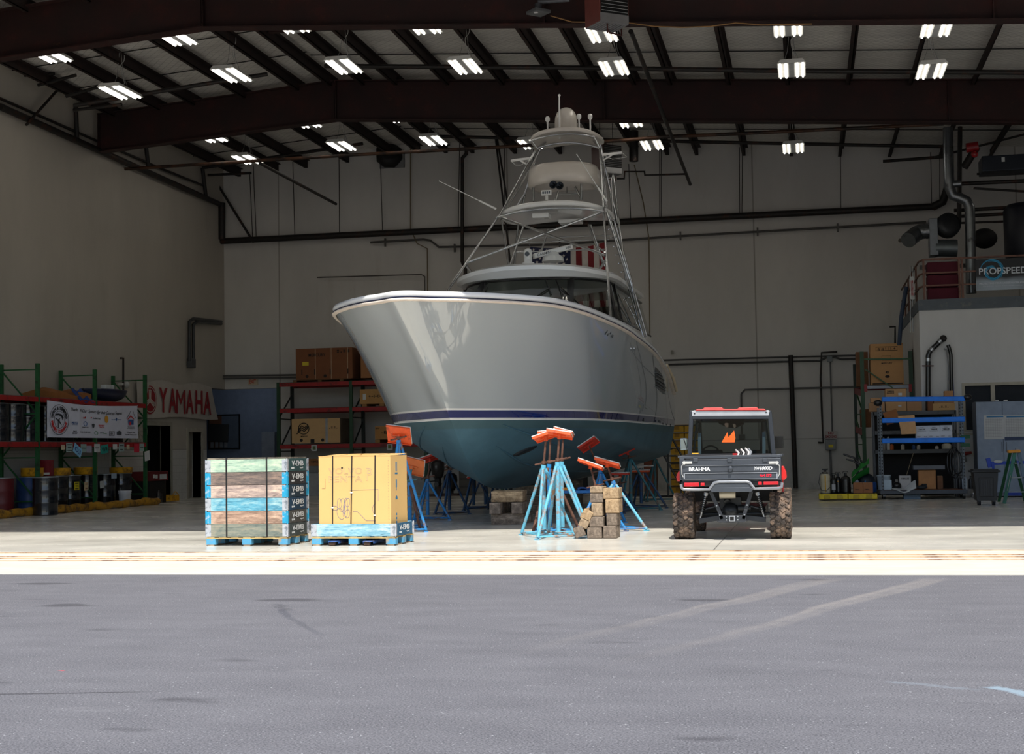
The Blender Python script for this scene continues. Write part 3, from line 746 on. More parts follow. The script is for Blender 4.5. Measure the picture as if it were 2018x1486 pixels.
# sunshade
shade, scn, shw = disc('sunshade', 1041, 1184, 30.1, BL(1112, 274, 30.1).z, 1.5, .09, GEL2, .12, lip=.03)
g = G(); g.tube([scn + Vector((-shw * .9 + 2 * shw * .9 * i / 14, -.16 + .10 * abs(i / 7 - 1) ** 3, -.02 + .09 * (1 - (i / 7 - 1) ** 2))) for i in range(15)], .02, 8)
g.tube([BL(1058, 292, 30.2), scn + Vector((-shw * .86, 0, -.0))], .02, 8); g.tube([BL(1182, 292, 30.2), scn + Vector((shw * .86, 0, 0))], .02, 8); g.build('shade_frame', POL, boat)
a = BL(1115, 213, 30.8); a.z -= .69; g = G(); g.lathe([(.24, 0), (.252, .05), (.25, .38), (.24, .48), (.20, .585), (.13, .66), (.06, .69), (0, .695)], a, 28); g.build('satellite_dome', GEL2, boat)
a = BL(1102, 243, 30.5); a.z = scn.z + .1; b = BL(1102, 188, 30.5); g = G(); g.cyl(a, b, .022, .016); g.ball(b, .03); g.build('mast_antenna', GEL, boat)
for px, h_ in ((1079, 236), (1141, 231), (1163, 231)):
    c0 = BL(px, h_, 30.6); g = G(); g.lathe([(.018, -.35), (.018, -.06), (.05, -.02), (.052, .04), (.03, .07), (0, .075)], c0, 12); g.build('anchor_light', GEL, boat)
for sd, P_, Q_, R_ in ((0, (1007, 317, 30.2), (1046, 312, 30.2), (1040, 325, 30.2)), (1, (1226, 301, 30.2), (1188, 305, 30.2), (1188, 316, 30.2))):
    g = G(); p, q, r_ = BL(*P_), BL(*Q_), BL(*R_); g.bar(p, q, .05, .05); g.tube([p.lerp(q, .4), r_], .018, 8); g.tube([p, p + Vector((.1, 0, -.1)), p.lerp(q, .5) + Vector((0, 0, -.12)), q], .006, 5); g.build('outrigger_spreader', GEL, boat)
for P_, Q_ in (((866, 357, 29.4), (978, 412, 29.7)), ((1137, 305, 29.4), (1196, 397, 29.7))):
    p, q = BL(*P_), BL(*Q_); g = G(); g.cyl(p, p.lerp(q, .7), .006, .010, 8); g.cyl(p.lerp(q, .7), q, .02, .024, 8); g.ball(p, .015); g.build('whip_antenna', GEL, boat)
# bow fittings, hull vents, through-hulls
c0 = BL(748, 583, 21.6); g = G(); g.ball(c0, .04); g.box(c0 - Vector((0, 0, .03)), (.12, .08, .03)); g.build('bow_cleat', STEEL, boat)
c0 = Vector((-.35, 4.2, 3.89)); g = G(); g.box(c0, (.5, .25, .06)); g.ball(c0 + Vector((.15, 0, .05)), .06); g.ball(c0 + Vector((-.1, 0, .05)), .05); g.bar(c0 + Vector((-.3, 0, .06)), c0 + Vector((.3, 0, .06)), .03); g.build('anchor_windlass', GEL, boat)
def hull_by(px, py):
    best = None
    for i in range(161):
        for j in range(50):
            f = .2 + .8 * i / 160; v = 1 + j / 49; q = hull_pt(f, v, 1); c = (Matrix.Translation(BO) @ Matrix.Rotation(BRZ, 4, 'Z')) @ q - CAMP
            cc = Vector((c.dot(Vector((_ex.x, _ed.x, -_edn.x))), c.dot(Vector((_ex.y, _ed.y, -_edn.y))), c.dot(Vector((_ex.z, _ed.z, -_edn.z)))))
            X = IW / 2 + FPX * cc.x / cc.z; Yp = IH / 2 + FPX * cc.y / cc.z; e = (X - px) ** 2 + (Yp - py) ** 2
            if best is None or e < best[0]: best = (e, f, v, q)
    return best
def hull_n(f, v):
    a = hull_pt(f + .003, v) - hull_pt(f - .003, v); b = hull_pt(f, v + .01) - hull_pt(f, v - .01); return a.cross(b).normalized()
e, f, v, q = hull_by(1300, 752)
g = G(); k = .0
def hp(px, py, o=.006):
    e_, f_, v_, q_ = hull_by(px, py); return q_ + Vector((o, 0, 0))
g.m(0).add([hp(*c_) for c_ in ((1292, 723), (1297, 727), (1302, 735), (1306, 744), (1309, 755), (1310, 768), (1309, 776), (1300, 769), (1292, 761), (1291, 742))], [tuple(range(10))], False)
for i in range(6):
    y_ = 733 + 6.2 * i; g.m(1).bar(hp(1292, y_, .02), hp(1309 - max(0, 5 - 3 * i), y_ + 13 - max(0, 5 - 3 * i), .02), .03, .012)
g.build('side_vent', [BLK, M((90, 96, 100), .3)], boat)
g = G()
for px, py in ((1193, 657), (1196, 655), (1199, 659), (1202, 657), (1205, 663), (1208, 661)):
    e, f, v, q = hull_by(px, py); g.box(q + Vector((.004, 0, 0)), (.02, .10, .012), rx=.5)
g.build('hull_scupper', M((70, 76, 80), .4), boat)
g = G()
for px, py in ((1244, 686), (1249, 688)):
    e, f, v, q = hull_by(px, py); g.ball(q, .035)
for px, py in ((1269, 826), (1292, 829), (1298, 831), (1301, 831), (1307, 834), (1313, 836), (1322, 838)):
    e, f, v, q = hull_by(px, py); g.m(1).cyl(q - Vector((.02, 0, 0)), q + Vector((.015, 0, 0)), .035 if px in (1269, 1322) else .02)
g.build('through_hull_fitting', [STEEL, BLK], boat)
g = G(); e, f, v, q = hull_by(1322, 745); g.tube([q + Vector((.02, -.5, .28)), q + Vector((.08, .2, .0)), q + Vector((.09, .6, -.25))], .035, 8); g.build('stern_fender_rail', M((206, 190, 160), .5), boat)

# flag hung from the tower, stripes upright
fl = thing('flag', 'american flag hung with upright stripes behind the boat radar', 'flag', tuple(at(1118, 560, Y=34.6)))
a, b = at(1045, 486, Y=34.6), at(1192, 478, Y=34.6); o_ = Vector(fl.location)
hwd = (b - a); cols = [M((120, 22, 30), .8), M((196, 190, 184), .8), M((22, 26, 62), .8)]
def fw(u, v): return a + hwd * u + Vector((0, .05 * math.sin(u * 17 + v * 3), -2.2 * v + (.10 * math.sin(PI * u) * -1))) - o_
for i in range(13):
    u0, u1 = 1 - (i + 1) / 13, 1 - i / 13
    g = G(); un = u1 < .55
    g.sheet(lambda u, v: fw(u0 + (u1 - u0) * u, v), 3, 14, (0, .004, 0)); g.build('stripe', cols[0] if i % 2 == 0 else cols[1], fl)
g = G(); g.sheet(lambda u, v: fw(.0 + .54 * u, v * .42) - Vector((0, .006, 0)), 12, 8, (0, .004, 0)); un = g.build('union', cols[2], fl)
g = G()
for r_ in range(9):
    for c in range(6 if r_ % 2 == 0 else 5):
        q = fw(.04 + .045 * 2 * c + (.045 if r_ % 2 else 0), .03 + .045 * r_) - Vector((0, .014, 0)); pts_ = []
        for k in range(10):
            rr = .045 if k % 2 == 0 else .018; pts_.append(q + Vector((rr * math.sin(k * PI / 5), 0, rr * math.cos(k * PI / 5))))
        g.add(pts_, [tuple(range(10))], False)
g.build('stars', cols[1], un)

g = G()
for q, tgt in ((a, BL(1037, 470, 32.0)), (b, BL(1200, 440, 31.8))):
    w_ = (Matrix.Translation(BO) @ Matrix.Rotation(BRZ, 4, 'Z')) @ tgt
    g.cyl(q - o_, w_ - o_, .006, n=5)
g.build('halyard', STEEL, fl)
# ------------------------------------------------------------------ pallets, carton, jack
def M_wood(c1, c2, c3, sx=(1.2, 12, 14), sc=2.2, rough=.85):
    key = ('w', c1, c2, c3, sx)
    if key in _MC: return _MC[key]
    m_, t, p = mat0('weathered_wood'); v = t.map(t.pos(), sx); n = t.m('ADD', t.m('MULTIPLY', t.noise(v, sc, 8, .7, .8), .55), t.m('MULTIPLY', t.noise(v, sc * 4, 8, .75, .3), .45)); n2 = t.noise(t.pos(), 3.2, 5, .6)
    c = t.ramp(n, [(.34, lin(tuple(q * .66 for q in c1))), (.5, lin(c2)), (.66, lin(tuple(min(255, q * 1.08) for q in c3)))]); c = t.mix(t.step(n2, .40, .62, 0, .45), c, lin(tuple(q * .80 for q in c1))); c = t.mix(t.step(t.noise(t.map(t.pos(), (1.5, 6, 6), (4, 2, 1)), 2.0, 5, .7), .5, .68, 0, .8), c, lin(tuple(min(255, q * 1.12) for q in c3)))
    kn = t.noise(t.map(t.pos(), (1.6, 4, 5)), 2.4, 3, .5); c = t.mix(t.step(kn, .70, .76, 0, .7), c, lin(tuple(q * .5 for q in c1)))
    c = t.mix(t.step(t.noise(t.map(t.pos(), (2, 8, 8)), 4, 6, .8), .64, .70, 0, .5), c, lin((226, 220, 208)))
    t.l.new(c, p.inputs['Base Color']); p.inputs['Roughness'].default_value = rough
    t.l.new(t.bump(n, .4, .006), p.inputs['Normal']); _MC[key] = m_; return m_
PBLUE = M((76, 150, 188), .7, dirt=((150, 140, 120), .3)); GALV = M((196, 200, 206), .4, .5, dirt=((120, 130, 140), .3), scale=20); HBLUE = M((30, 150, 190), .5, dirt=((180, 190, 196), .3), scale=18)
STRAP = M((16, 14, 14), .5)
def pallet(loc, rz, label, w=1.23, d=.8, hb=.085):
    t_ = thing('euro_pallet', label, 'pallet', loc, rz, 'blue wooden pallets at the opening')
    for x in (-w / 2 + .07, 0, w / 2 - .07):
        for y in (.05, d / 2, d - .05):
            G().box((x, y, .018 + hb / 2), (.14, .10 if y != d / 2 else .14, hb)).build('block', PBLUE, t_, bevel=.004)
        G().b2(x - .05, x + .05, 0, d, 0, .018).build('runner_board', M_wood((96, 86, 72), (140, 124, 104), (170, 156, 136)), t_)
    z0 = .018 + hb
    for y in (.06, d / 2, d - .06): G().b2(-w / 2, w / 2, y - .06, y + .06, z0, z0 + .014).build('stringer_board', M_wood((120, 104, 70), (176, 150, 96), (206, 180, 120)), t_)
    for i in range(7):
        x = -w / 2 + .07 + (w - .14) * i / 6; G().b2(x - .055, x + .055, 0, d, z0 + .014, z0 + .026).build('deck_board', M_wood((90, 80, 60), (150, 130, 90), (190, 170, 130)), t_)
    return z0 + .026
def collar(loc, rz, cols, side, corner, txt, label, hc, w=1.23, d=.8):
    t_ = thing('pallet_collar', label, 'crate collar', loc, rz, 'stacked pallet collars')
    fr = M_wood(*cols); si = M(side, .75, var=.3, scale=9, dirt=((170, 170, 168), .12)); co = HBLUE if corner else GALV
    G().b2(-w / 2 + .02, w / 2 - .02, 0, .022, .002, hc - .003).build('front_board', fr, t_, bevel=.003)
    G().b2(-w / 2 + .02, w / 2 - .02, d - .022, d, .002, hc - .003).build('back_board', fr, t_, bevel=.003)
    e = G().b2(w / 2 - .022, w / 2, .02, d - .02, .002, hc - .003).build('end_board', si, t_, bevel=.003)
    G().b2(-w / 2, -w / 2 + .022, .02, d - .02, .002, hc - .003).build('end_board', si, t_, bevel=.003)
    for x, y in ((-w / 2, 0), (w / 2, 0), (w / 2, d), (-w / 2, d)):
        sx = 1 if x > 0 else -1; sy = 1 if y > 0 else -1; g = G()
        g.b2(x - sx * .075, x + sx * .004, y + sy * .003, y - sy * .002, .006, hc - .01); g.b2(x + sx * .003, x - sx * .002, y + sy * .003, y - sy * .06, .006, hc - .01)
        g.cyl((x, y, .0), (x, y, hc), .012, n=8)
        g.build('corner_hinge', co, t_)
    g = G(); Mx = rotm(PI / 2, 0, PI / 2)
    g.text(txt, (w / 2 + .002, d * .50, hc * .62), .44, hc * .40, Mx, .002, .012)
    g.text('EUR 80', (w / 2 + .002, d * .27, hc * .26), .10, hc * .14, Mx, .002, .02); g.text('epal', (w / 2 + .002, d * .68, hc * .26), .12, hc * .16, Mx, .002)
    g.build('lettering', M((214, 216, 216), .7), e)
    return t_
P1 = Vector((-7.765, 19.08, .004)); RZ1 = R(-1.5)
ph = pallet(P1, RZ1, 'blue pallet under the six stacked wooden collars')
zt1 = at(488, 905, Y=19.08).z; hc = (zt1 - .004 - ph) / 6
specs = [((92, 112, 112), (128, 134, 122), (150, 140, 120), (62, 70, 68), 0, 'V-EMB', 'lowest of the six, grey green weathered front'),
         ((120, 96, 82), (168, 138, 118), (196, 168, 146), (78, 76, 70), 1, 'V-EMB', 'second from the bottom, brown weathered front'),
         ((50, 130, 164), (96, 168, 190), (164, 190, 186), (24, 58, 84), 0, 'V-EMB', 'third from the bottom, sky blue front'),
         ((128, 112, 112), (176, 156, 146), (214, 190, 168), (26, 50, 66), 1, 'V-EMB', 'third from the top, pale brown front with rust streak'),
         ((84, 78, 78), (112, 100, 94), (146, 124, 108), (42, 40, 42), 1, 'V-EMB', 'second from the top, dark grey brown front'),
         ((134, 176, 160), (170, 196, 174), (196, 204, 176), (44, 76, 76), 0, 'V-EMB', 'topmost of the six, pale mint green front')]
for i, (a, b, c, sd, co, tx, lb) in enumerate(specs):
    o = collar(P1 + Vector((0, 0, ph + hc * i)), RZ1, (a, b, c), sd, co, tx, 'strapped wooden pallet collar, ' + lb, hc)
top1 = ph + hc * 6
g = G().b2(-.60, .60, .02, .78, 0, .02); o = g.build('crate_lid', M_wood((70, 66, 60), (112, 104, 92), (150, 140, 124))); o.location = P1 + Vector((0, 0, top1)); o.rotation_euler = (0, 0, RZ1)
tag(o, 'thin grey wooden lid on top of the strapped collars', 'lid')
for x, lb in ((-.30, 'black strap around the stacked collars, beside the mint knots'), (.31, 'black strap around the stacked collars, nearer the lettered end')):
    g = G(); w_ = .022; h_ = top1 + .024
    g.b2(x - w_ / 2, x + w_ / 2, -.007, -.004, ph, h_); g.b2(x - w_ / 2, x + w_ / 2, -.007, .807, h_, h_ + .003); g.b2(x - w_ / 2, x + w_ / 2, .804, .807, ph, h_)
    o = g.build('packing_strap', STRAP); o.location = P1; o.rotation_euler = (0, 0, RZ1); tag(o, lb, 'strap')
P2 = Vector((-6.185, 19.05, .004)); RZ2 = R(-2.5)
ph2 = pallet(P2, RZ2, 'blue pallet under the yellow cardboard carton, forks beneath')
hc2 = at(700, 1032, Y=19.05).z - .004 - ph2
collar(P2 + Vector((0, 0, ph2)), RZ2, ((84, 158, 190), (138, 188, 204), (192, 206, 198)), (26, 84, 116), 0, 'V-EMB', 'pale blue wooden pallet collar around the foot of the yellow carton', hc2)
# carton
def outline(g, body, c, w, h, M_=None, r=.003):
    M_ = M_ or rotm(PI / 2, 0, 0); cu = bpy.data.curves.new('t', 'FONT'); cu.body = body; cu.fill_mode = 'NONE'; cu.bevel_depth = .008; cu.bevel_resolution = 0; cu.resolution_u = 3; cu.align_x = 'CENTER'
    ob = bpy.data.objects.new('t', cu); COL.objects.link(ob); dg = bpy.context.evaluated_depsgraph_get(); me = bpy.data.meshes.new_from_object(ob.evaluated_get(dg))
    vs = [v.co.copy() for v in me.vertices]; fs = [tuple(p.vertices) for p in me.polygons]; bpy.data.objects.remove(ob)
    x0, x1 = min(v.x for v in vs), max(v.x for v in vs); y0, y1 = min(v.y for v in vs), max(v.y for v in vs); c = Vector(c)
    g.add([c + M_ @ Vector(((v.x - (x0 + x1) / 2) * w / (x1 - x0), (v.y - (y0 + y1) / 2) * h / (y1 - y0), v.z * .15)) for v in vs], fs, False)
CARD = M((214, 174, 110), .8, var=.04, scale=2, bump=.1); INKB = M((96, 116, 160), .7); INKG = M((150, 138, 120), .8)
tc = thing('cardboard_carton', 'tall yellow cardboard carton with outline engine drawing on blue pallet', 'carton', P2 + Vector((0, .03, ph2)), RZ2)
cw, cd, chh = 1.06, .72, at(700, 899, Y=19.1).z - ph2 - .004; xo = .015
g = G()
n_ = 12
def cf(x): return chh + .012 * math.sin(x * 9) + (.012 if abs(x) > .4 else 0)
g.b2(xo - cw / 2, xo + cw / 2, 0, cd, 0, chh)
box = g.build('carton_body', CARD, tc, bevel=.008)
g = G(); g.add([(xo - cw / 2, -.002, chh), (xo + cw / 2, -.002, chh - .01), (xo + cw / 2 + .005, cd, chh + .03), (xo - .1, cd * .6, chh + .035), (xo - cw / 2 - .003, cd, chh + .03)], [(0, 1, 2, 3, 4)], False)
g.b2(xo - cw / 2, xo + cw / 2, 0, cd, chh - .003, chh + .006); g.build('top_flap', CARD, tc)
g = G(); outline(g, 'VOLVO', (xo - .13, -.003, chh * .815), .50, .085); outline(g, 'PENTA', (xo - .13, -.003, chh * .715), .50, .085); outline(g, 'P', (xo + .22, -.003, chh * .77), .09, .17)
g.build('lettering', M((176, 168, 160), .8), box)
g = G(); Z = lambda q: Vector((xo - cw / 2 + (q[0] - 1088) / 702 * cw, -.003, chh - (q[1] - 40) / 640 * chh))
def pl(*q): g.tube([Z(a) for a in q], .0018, 4)
pl((1395, 312), (1670, 308), (1668, 400)); pl((1420, 482), (1462, 480), (1550, 555), (1642, 556)); pl((1210, 452), (1240, 436), (1262, 440), (1275, 455), (1262, 470), (1225, 468), (1210, 452)); pl((1643, 415), (1622, 432), (1612, 460), (1620, 492), (1640, 508))
for cx_, cy_, a_, b_, ro in ((1300, 500, 30, 48, -.5), (1318, 430, 26, 52, .15), (1290, 420, 22, 42, 0), (1355, 450, 18, 76, 0), (1368, 500, 24, 34, .3), (1372, 410, 22, 34, .2), (1335, 460, 8, 60, .1)):
    pl(*[(cx_ + a_ * math.cos(t_) * math.cos(ro) - b_ * math.sin(t_) * math.sin(ro), cy_ + a_ * math.cos(t_) * math.sin(ro) + b_ * math.sin(t_) * math.cos(ro)) for t_ in [k * PI / 9 for k in range(19)]])
g.build('engine_drawing', INKB, box)
g = G()
for i in range(26): z = chh * (1 - .06 - .9 * i / 26); g.box((xo + cw / 2 - .03, -.001, z), (.012, .004, .004), ry=.5)
pl2 = [(xo - cw / 2 + .05, -.003, chh * .60), (xo - cw / 2 + .10, -.003, chh * .60), (xo - cw / 2 + .10, -.003, chh * .72)]; g.tube(pl2, .002, 4)
g.build('staple_row', INKG, box)
g = G(); X_ = xo + cw / 2 + .002; BLU = M((40, 112, 150), .7)
for y in (.22, .26): g.b2(X_ - .003, X_, y, y + .02, chh * .80, chh * .92)
g.b2(X_ - .003, X_, .19, .30, chh * .765, chh * .785); g.b2(X_ - .003, X_, .22, .27, chh * .60, chh * .70); g.b2(X_ - .003, X_, .235, .255, chh * .56, chh * .60)
g.add([(X_, .20, chh * .45), (X_, .29, chh * .45), (X_, .285, chh * .48), (X_, .245, chh * .50), (X_, .205, chh * .48)], [(0, 1, 2, 3, 4)], False)
for z in (.25, .20, .15): g.b2(X_ - .003, X_, .22, .26, chh * z, chh * (z + .03))
g.build('handling_marks', BLU, box)
G().cyl((xo - .18, -.003, chh * .855), (xo - .18, .003, chh * .855), .014, n=7).build('punched_hole', BLK, box)
for x0, x1, cz in ((-.315, -.33, .36), (-.03, -.06, .545), (.31, .29, .26)):
    g = G(); g.bar((xo + x0, -.006, chh + .008), (xo + x1, -.006, 0), .016, .003, up=(0, 1, 0)); g.bar((xo + x0, -.006, chh + .04), (xo + x0, cd, chh + .04), .016, .003)
    s_ = g.build('packing_strap', STRAP, tc); G().box((xo + x1 + (x0 - x1) * cz, -.008, chh * cz), (.035, .006, .018)).build('strap_seal', M((220, 216, 206), .5), s_)
# pallet truck forks under the second pallet
tj = thing('pallet_truck', 'blue hand pallet truck with forks and rollers under the carton pallet', 'pallet truck', P2 + Vector((0, 0, 0)), RZ2)
JB = M((44, 84, 150), .45, dirt=((120, 110, 96), .3))
def fork(px):
    x = (at(px, 1072, Y=18.95) - P2).x
    g = G(); poly = [(x - .08, 1.0), (x - .08, .05), (x - .06, -.06), (x, -.09), (x + .07, -.06), (x + .08, .05), (x + .08, 1.0)]
    g.prism([(a, b, .052) for a, b in poly], (0, 0, .022)); g.b2(x - .08, x - .07, .0, 1.0, .03, .052); g.b2(x + .07, x + .08, .0, 1.0, .03, .052)
    f_ = g.build('fork', JB, tj, bevel=.004); g = G(); g.cyl((x - .05, -.02, .028), (x + .03, -.02, .028), .028); g.build('fork_roller', M((90, 66, 50), .6), f_)
fork(652); fork(722)
g = G(); g.b2(-.36, .2, 1.0, 1.12, .06, .30); g.b2(-.18, .02, 1.06, 1.2, .12, .5); g.build('pump_body', JB, tj, bevel=.01)
g = G(); g.cyl((-.08, 1.13, .45), (-.08, 1.3, .78), .02); g.tube([(-.17, 1.3, .86), (-.2, 1.3, .8), (-.08, 1.3, .76), (.04, 1.3, .8), (.01, 1.3, .86), (-.17, 1.3, .86)], .014, 8); g.build('tiller_handle', BLK, tj)
for x in (-.14, -.02): G().cyl((x - .025, 1.16, .08), (x + .025, 1.16, .08), .076, n=16).build('steer_wheel', BLK, tj)

# ------------------------------------------------------------------ boat stands
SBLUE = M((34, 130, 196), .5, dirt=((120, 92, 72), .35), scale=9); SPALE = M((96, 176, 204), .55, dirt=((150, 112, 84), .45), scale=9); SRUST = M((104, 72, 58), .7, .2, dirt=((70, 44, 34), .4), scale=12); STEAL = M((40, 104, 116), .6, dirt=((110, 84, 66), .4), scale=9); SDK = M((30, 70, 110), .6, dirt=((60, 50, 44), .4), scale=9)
ORG = M((226, 84, 28), .6, dirt=((150, 60, 30), .25), scale=10); ORD = M((190, 48, 26), .65); PADC = M((206, 204, 200), .8, dirt=((140, 120, 100), .3), scale=12)
def stand(bx, by, label, head=None, base=.42, col=None, hz=None, blue=SBLUE, legs=3, rz=0, tilt=(0, 0), hw=(.36, .26), rod=SRUST, hc_=ORG, lean=None, name='jack_stand', zc=.75, foot=None):
    """base pixel, head pixel (its plate), zc: height where legs meet"""
    b = ground(bx, by) if not isinstance(bx, Vector) else bx
    if head: hp_ = at(head[0], head[1], Y=b.y + (lean or 0)); hz = hp_.z; hx = hp_.x - b.x; hy = (lean or 0)
    else: hx = hy = 0
    t_ = thing(name, label, 'boat stand', (b.x, b.y, .004), 0, 'tripod stands around the boat')
    top = Vector((0, 0, zc)); hd = Vector((hx, hy, hz - .004 - .05)); dirv = (hd - Vector((0, 0, zc * .3))).normalized()
    feet = []
    for i in range(legs):
        a = rz + 2 * PI * i / legs; f_ = Vector((base * math.cos(a), base * math.sin(a), .0)); feet.append(f_)
        g = G(); g.tube([top + Vector((.03 * math.cos(a), .03 * math.sin(a), 0)), f_ + Vector((0, 0, .03))], .024, 8); g.box(f_ + Vector((0, 0, .01)), (.07, .07, .02), rz=a); g.build('leg', foot or blue, t_)
    for i in range(legs):
        g = G(); g.cyl(feet[i] + Vector((0, 0, .045)), feet[(i + 1) % legs] + Vector((0, 0, .045)), .014, n=6); g.build('brace', blue, t_)
    g = G(); g.cyl((0, 0, .10), top, .034, n=10); g.cyl(top, top + (hd - top).normalized() * .06, .038, n=10)
    g.build('center_tube', blue, t_)
    g = G(); g.cyl(top, hd, .017, n=8); r_ = g.build('screw_rod', rod, t_)
    hh = top + (hd - top) * .0 + (hd - top).normalized() * .09
    g = G(); g.cyl(hh - Vector((.14, -.03, .03)), hh + Vector((.14, -.03, .03)), .014, n=6); g.cyl(hh - Vector((0, 0, .02)), hh + Vector((0, 0, .03)), .034, n=8); g.build('screw_handle', ORG if rod is SRUST and hc_ is ORG and bx in (784, 790) else rod, t_)
    Mt = rotm(tilt[0], tilt[1], 0); w_, d_ = hw
    g = G(); g.box(hd + Mt @ Vector((0, 0, .03)), (w_, d_, .016), rx=tilt[0], ry=tilt[1]); g.box(hd + Mt @ Vector((0, -d_ / 2, .018)), (w_, .012, .035), rx=tilt[0], ry=tilt[1]); g.box(hd + Mt @ Vector((0, d_ / 2, .018)), (w_, .012, .035), rx=tilt[0], ry=tilt[1])
    g.cyl(hd - Vector((0, 0, .05)), hd + Mt @ Vector((0, 0, .025)), .03); g.box(hd + Mt @ Vector((0, 0, .015)), (w_ * .5, .02, .03), rx=tilt[0], ry=tilt[1])
    h_ = g.build('head_plate', hc_, t_)
    g = G(); g.box(hd + Mt @ Vector((0, 0, .047)), (w_ * 1.03, d_ * 1.03, .018), rx=tilt[0], ry=tilt[1]); g.build('pad', PADC, h_, bevel=.004)
    return t_
stand(788, 1050, 'blue stand under the bow flare behind the carton, orange head with long steel rod', head=(785, 853), zc=1.42, tilt=(R(-50), R(8)), hw=(.40, .34), base=.42, rz=.3)
stand(808, 1043, 'stand with orange plate facing out beside the carton edge', head=(811, 914), zc=.72, tilt=(R(-62), R(14)), hw=(.42, .30), rod=STEAL, foot=SRUST, rz=1.2, hc_=M((190, 96, 44), .65))
stand(843, 1026, 'blue stand with dark red tilted head, second beside the carton', head=(848, 900), zc=.72, tilt=(R(-16), R(-18)), hc_=ORD, rz=.1)
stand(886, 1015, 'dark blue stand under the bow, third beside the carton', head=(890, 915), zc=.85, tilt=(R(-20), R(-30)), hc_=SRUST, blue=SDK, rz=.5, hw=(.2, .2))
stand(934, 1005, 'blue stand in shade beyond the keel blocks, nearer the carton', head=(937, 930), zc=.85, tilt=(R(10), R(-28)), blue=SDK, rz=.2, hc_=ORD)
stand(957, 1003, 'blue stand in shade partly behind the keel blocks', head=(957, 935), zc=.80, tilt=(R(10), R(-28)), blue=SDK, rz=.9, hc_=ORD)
# the nest of spare stands in the sun
for i, (bx, by, hx_, hy_, zc, rz, tl, lb) in enumerate(((1073, 1057, 1076, 856, 1.0, 2.6, (R(-14), R(-18)), 'outermost of the nested spare stands, nearest the keel blocks'), (1084, 1050, 1085, 851, 1.0, 2.2, (R(-12), R(-4)), 'second of the nested spare stands, pale blue with yellow collar'),
        (1101, 1061, 1102, 852, 1.04, 4.18, (R(-16), R(10)), 'front one of the nested spare stands, broad orange head'), (1109, 1052, 1110, 848, 1.04, 3.9, (R(-12), R(16)), 'last of the nested spare stands, nearest the block stack'))):
    stand(bx, by, lb, head=(hx_, hy_), zc=zc, rz=rz, tilt=tl, hw=(.36, .26) if i < 3 else (.30, .24), blue=SPALE if i != 1 else SBLUE, base=.46, foot=SPALE if i != 1 else SRUST)
stand(1186, 1032, 'stand leaning to the hull with steep dark orange head, above the block stack', head=(1161, 873), zc=.85, tilt=(R(-22), R(-32)), hc_=ORD, lean=.6, rz=.4)
stand(1178, 1048, 'blue stand with orange board head behind the block stack, its head nearer the nest', head=(1163, 912), zc=.62, tilt=(R(-8), R(20)), rz=2.0, hw=(.40, .26), base=.45)
stand(1212, 1046, 'blue stand with orange head and orange collar behind the block stack', head=(1196, 909), zc=.72, tilt=(R(-12), R(16)), rz=-.35, hw=(.40, .28), base=.55, foot=SPALE)
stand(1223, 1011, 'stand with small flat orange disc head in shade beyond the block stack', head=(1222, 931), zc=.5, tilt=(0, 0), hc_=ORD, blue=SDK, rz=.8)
stand(1244, 1007, 'teal and rust stand reaching up to the hull chine', head=(1237, 887), zc=1.05, tilt=(R(5), R(-24)), blue=STEAL, foot=STEAL, rz=.3, lean=-.2, hc_=ORD, base=.62)
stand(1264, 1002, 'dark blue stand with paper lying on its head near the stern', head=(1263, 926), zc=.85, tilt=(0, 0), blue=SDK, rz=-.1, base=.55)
stand(1292, 988, 'teal stand farthest under the stern beside the yellow boxes', head=(1290, 893), zc=1.0, tilt=(R(5), R(-24)), blue=STEAL, rz=.2, base=.5, hc_=ORD)
stand(Vector((-7.25, 33.4, 0)), 0, 'stand under the far side of the stern', hz=.93, zc=.7, tilt=(0, R(24)), blue=SDK, rz=.2)
o = G().box((0, 0, .02), (.5, .36, .01), rz=.2, rx=.04).build('paper_sheet', PADC); o.location = at(1264, 920, Y=30.56) ; tag(o, 'white paper sheet lying on a stand head near the stern', 'paper')
# ------------------------------------------------------------------ timber blocks
WB1 = M_wood((110, 94, 76), (164, 142, 114), (204, 180, 148), sx=(3, 3, 3)); WB2 = M_wood((84, 74, 64), (126, 112, 98), (166, 150, 132), sx=(3, 3, 3)); WB3 = M_wood((120, 100, 74), (176, 148, 112), (210, 184, 146), sx=(3, 3, 3))
def timber(c, d, rz, label, mt=WB1, grp='timber blocks', ry=0):
    g = G(); g.box((0, 0, d[2] / 2), d); o = g.build('timber_block', mt, bevel=.012); o.location = c; o.rotation_euler = (0, ry, rz); return tag(o, label, 'timber block', grp)
kz = at(993, 968, Y=24.2).z / 3
kc = ground(994, 1036)
timber(kc + Vector((0, .35, .004)), (.58, .2, kz - .006), 0, 'grey timber block, bottom front course of the keel support', WB2)
timber(kc + Vector((0, 1.0, .004)), (.58, .2, kz - .006), 0, 'grey timber block, bottom rear course of the keel support', WB2)
timber(kc + Vector((-.19, .6, kz)), (.2, .95, kz - .006), 0, 'grey timber block of the middle course, nearer the carton', WB2)
timber(kc + Vector((.20, .6, kz)), (.2, .95, kz - .006), 0, 'grey timber block of the middle course, nearer the nested stands', WB2)
timber(kc + Vector((0, .35, kz * 2)), (.56, .2, kz - .006), 0, 'warm brown timber block on top of the keel support', WB3)
timber(kc + Vector((-.1, 1.0, kz * 2)), (.56, .3, kz - .006), 0, 'timber block on top of the keel support at the rear, touching the keel', WB3)
for k, (X_, Y_) in enumerate(((-5.48, 28.6), (-5.4, 32.6))):
    for z_, n_ in ((.004, 'bottom'), (kz, 'middle'), (2 * kz, 'top')):
        timber(Vector((X_, Y_, z_)), (.62, .35, kz - .008), 0, '%s timber of the keel support %s' % (n_, ('amidships', 'near the stern')[k]), WB2)
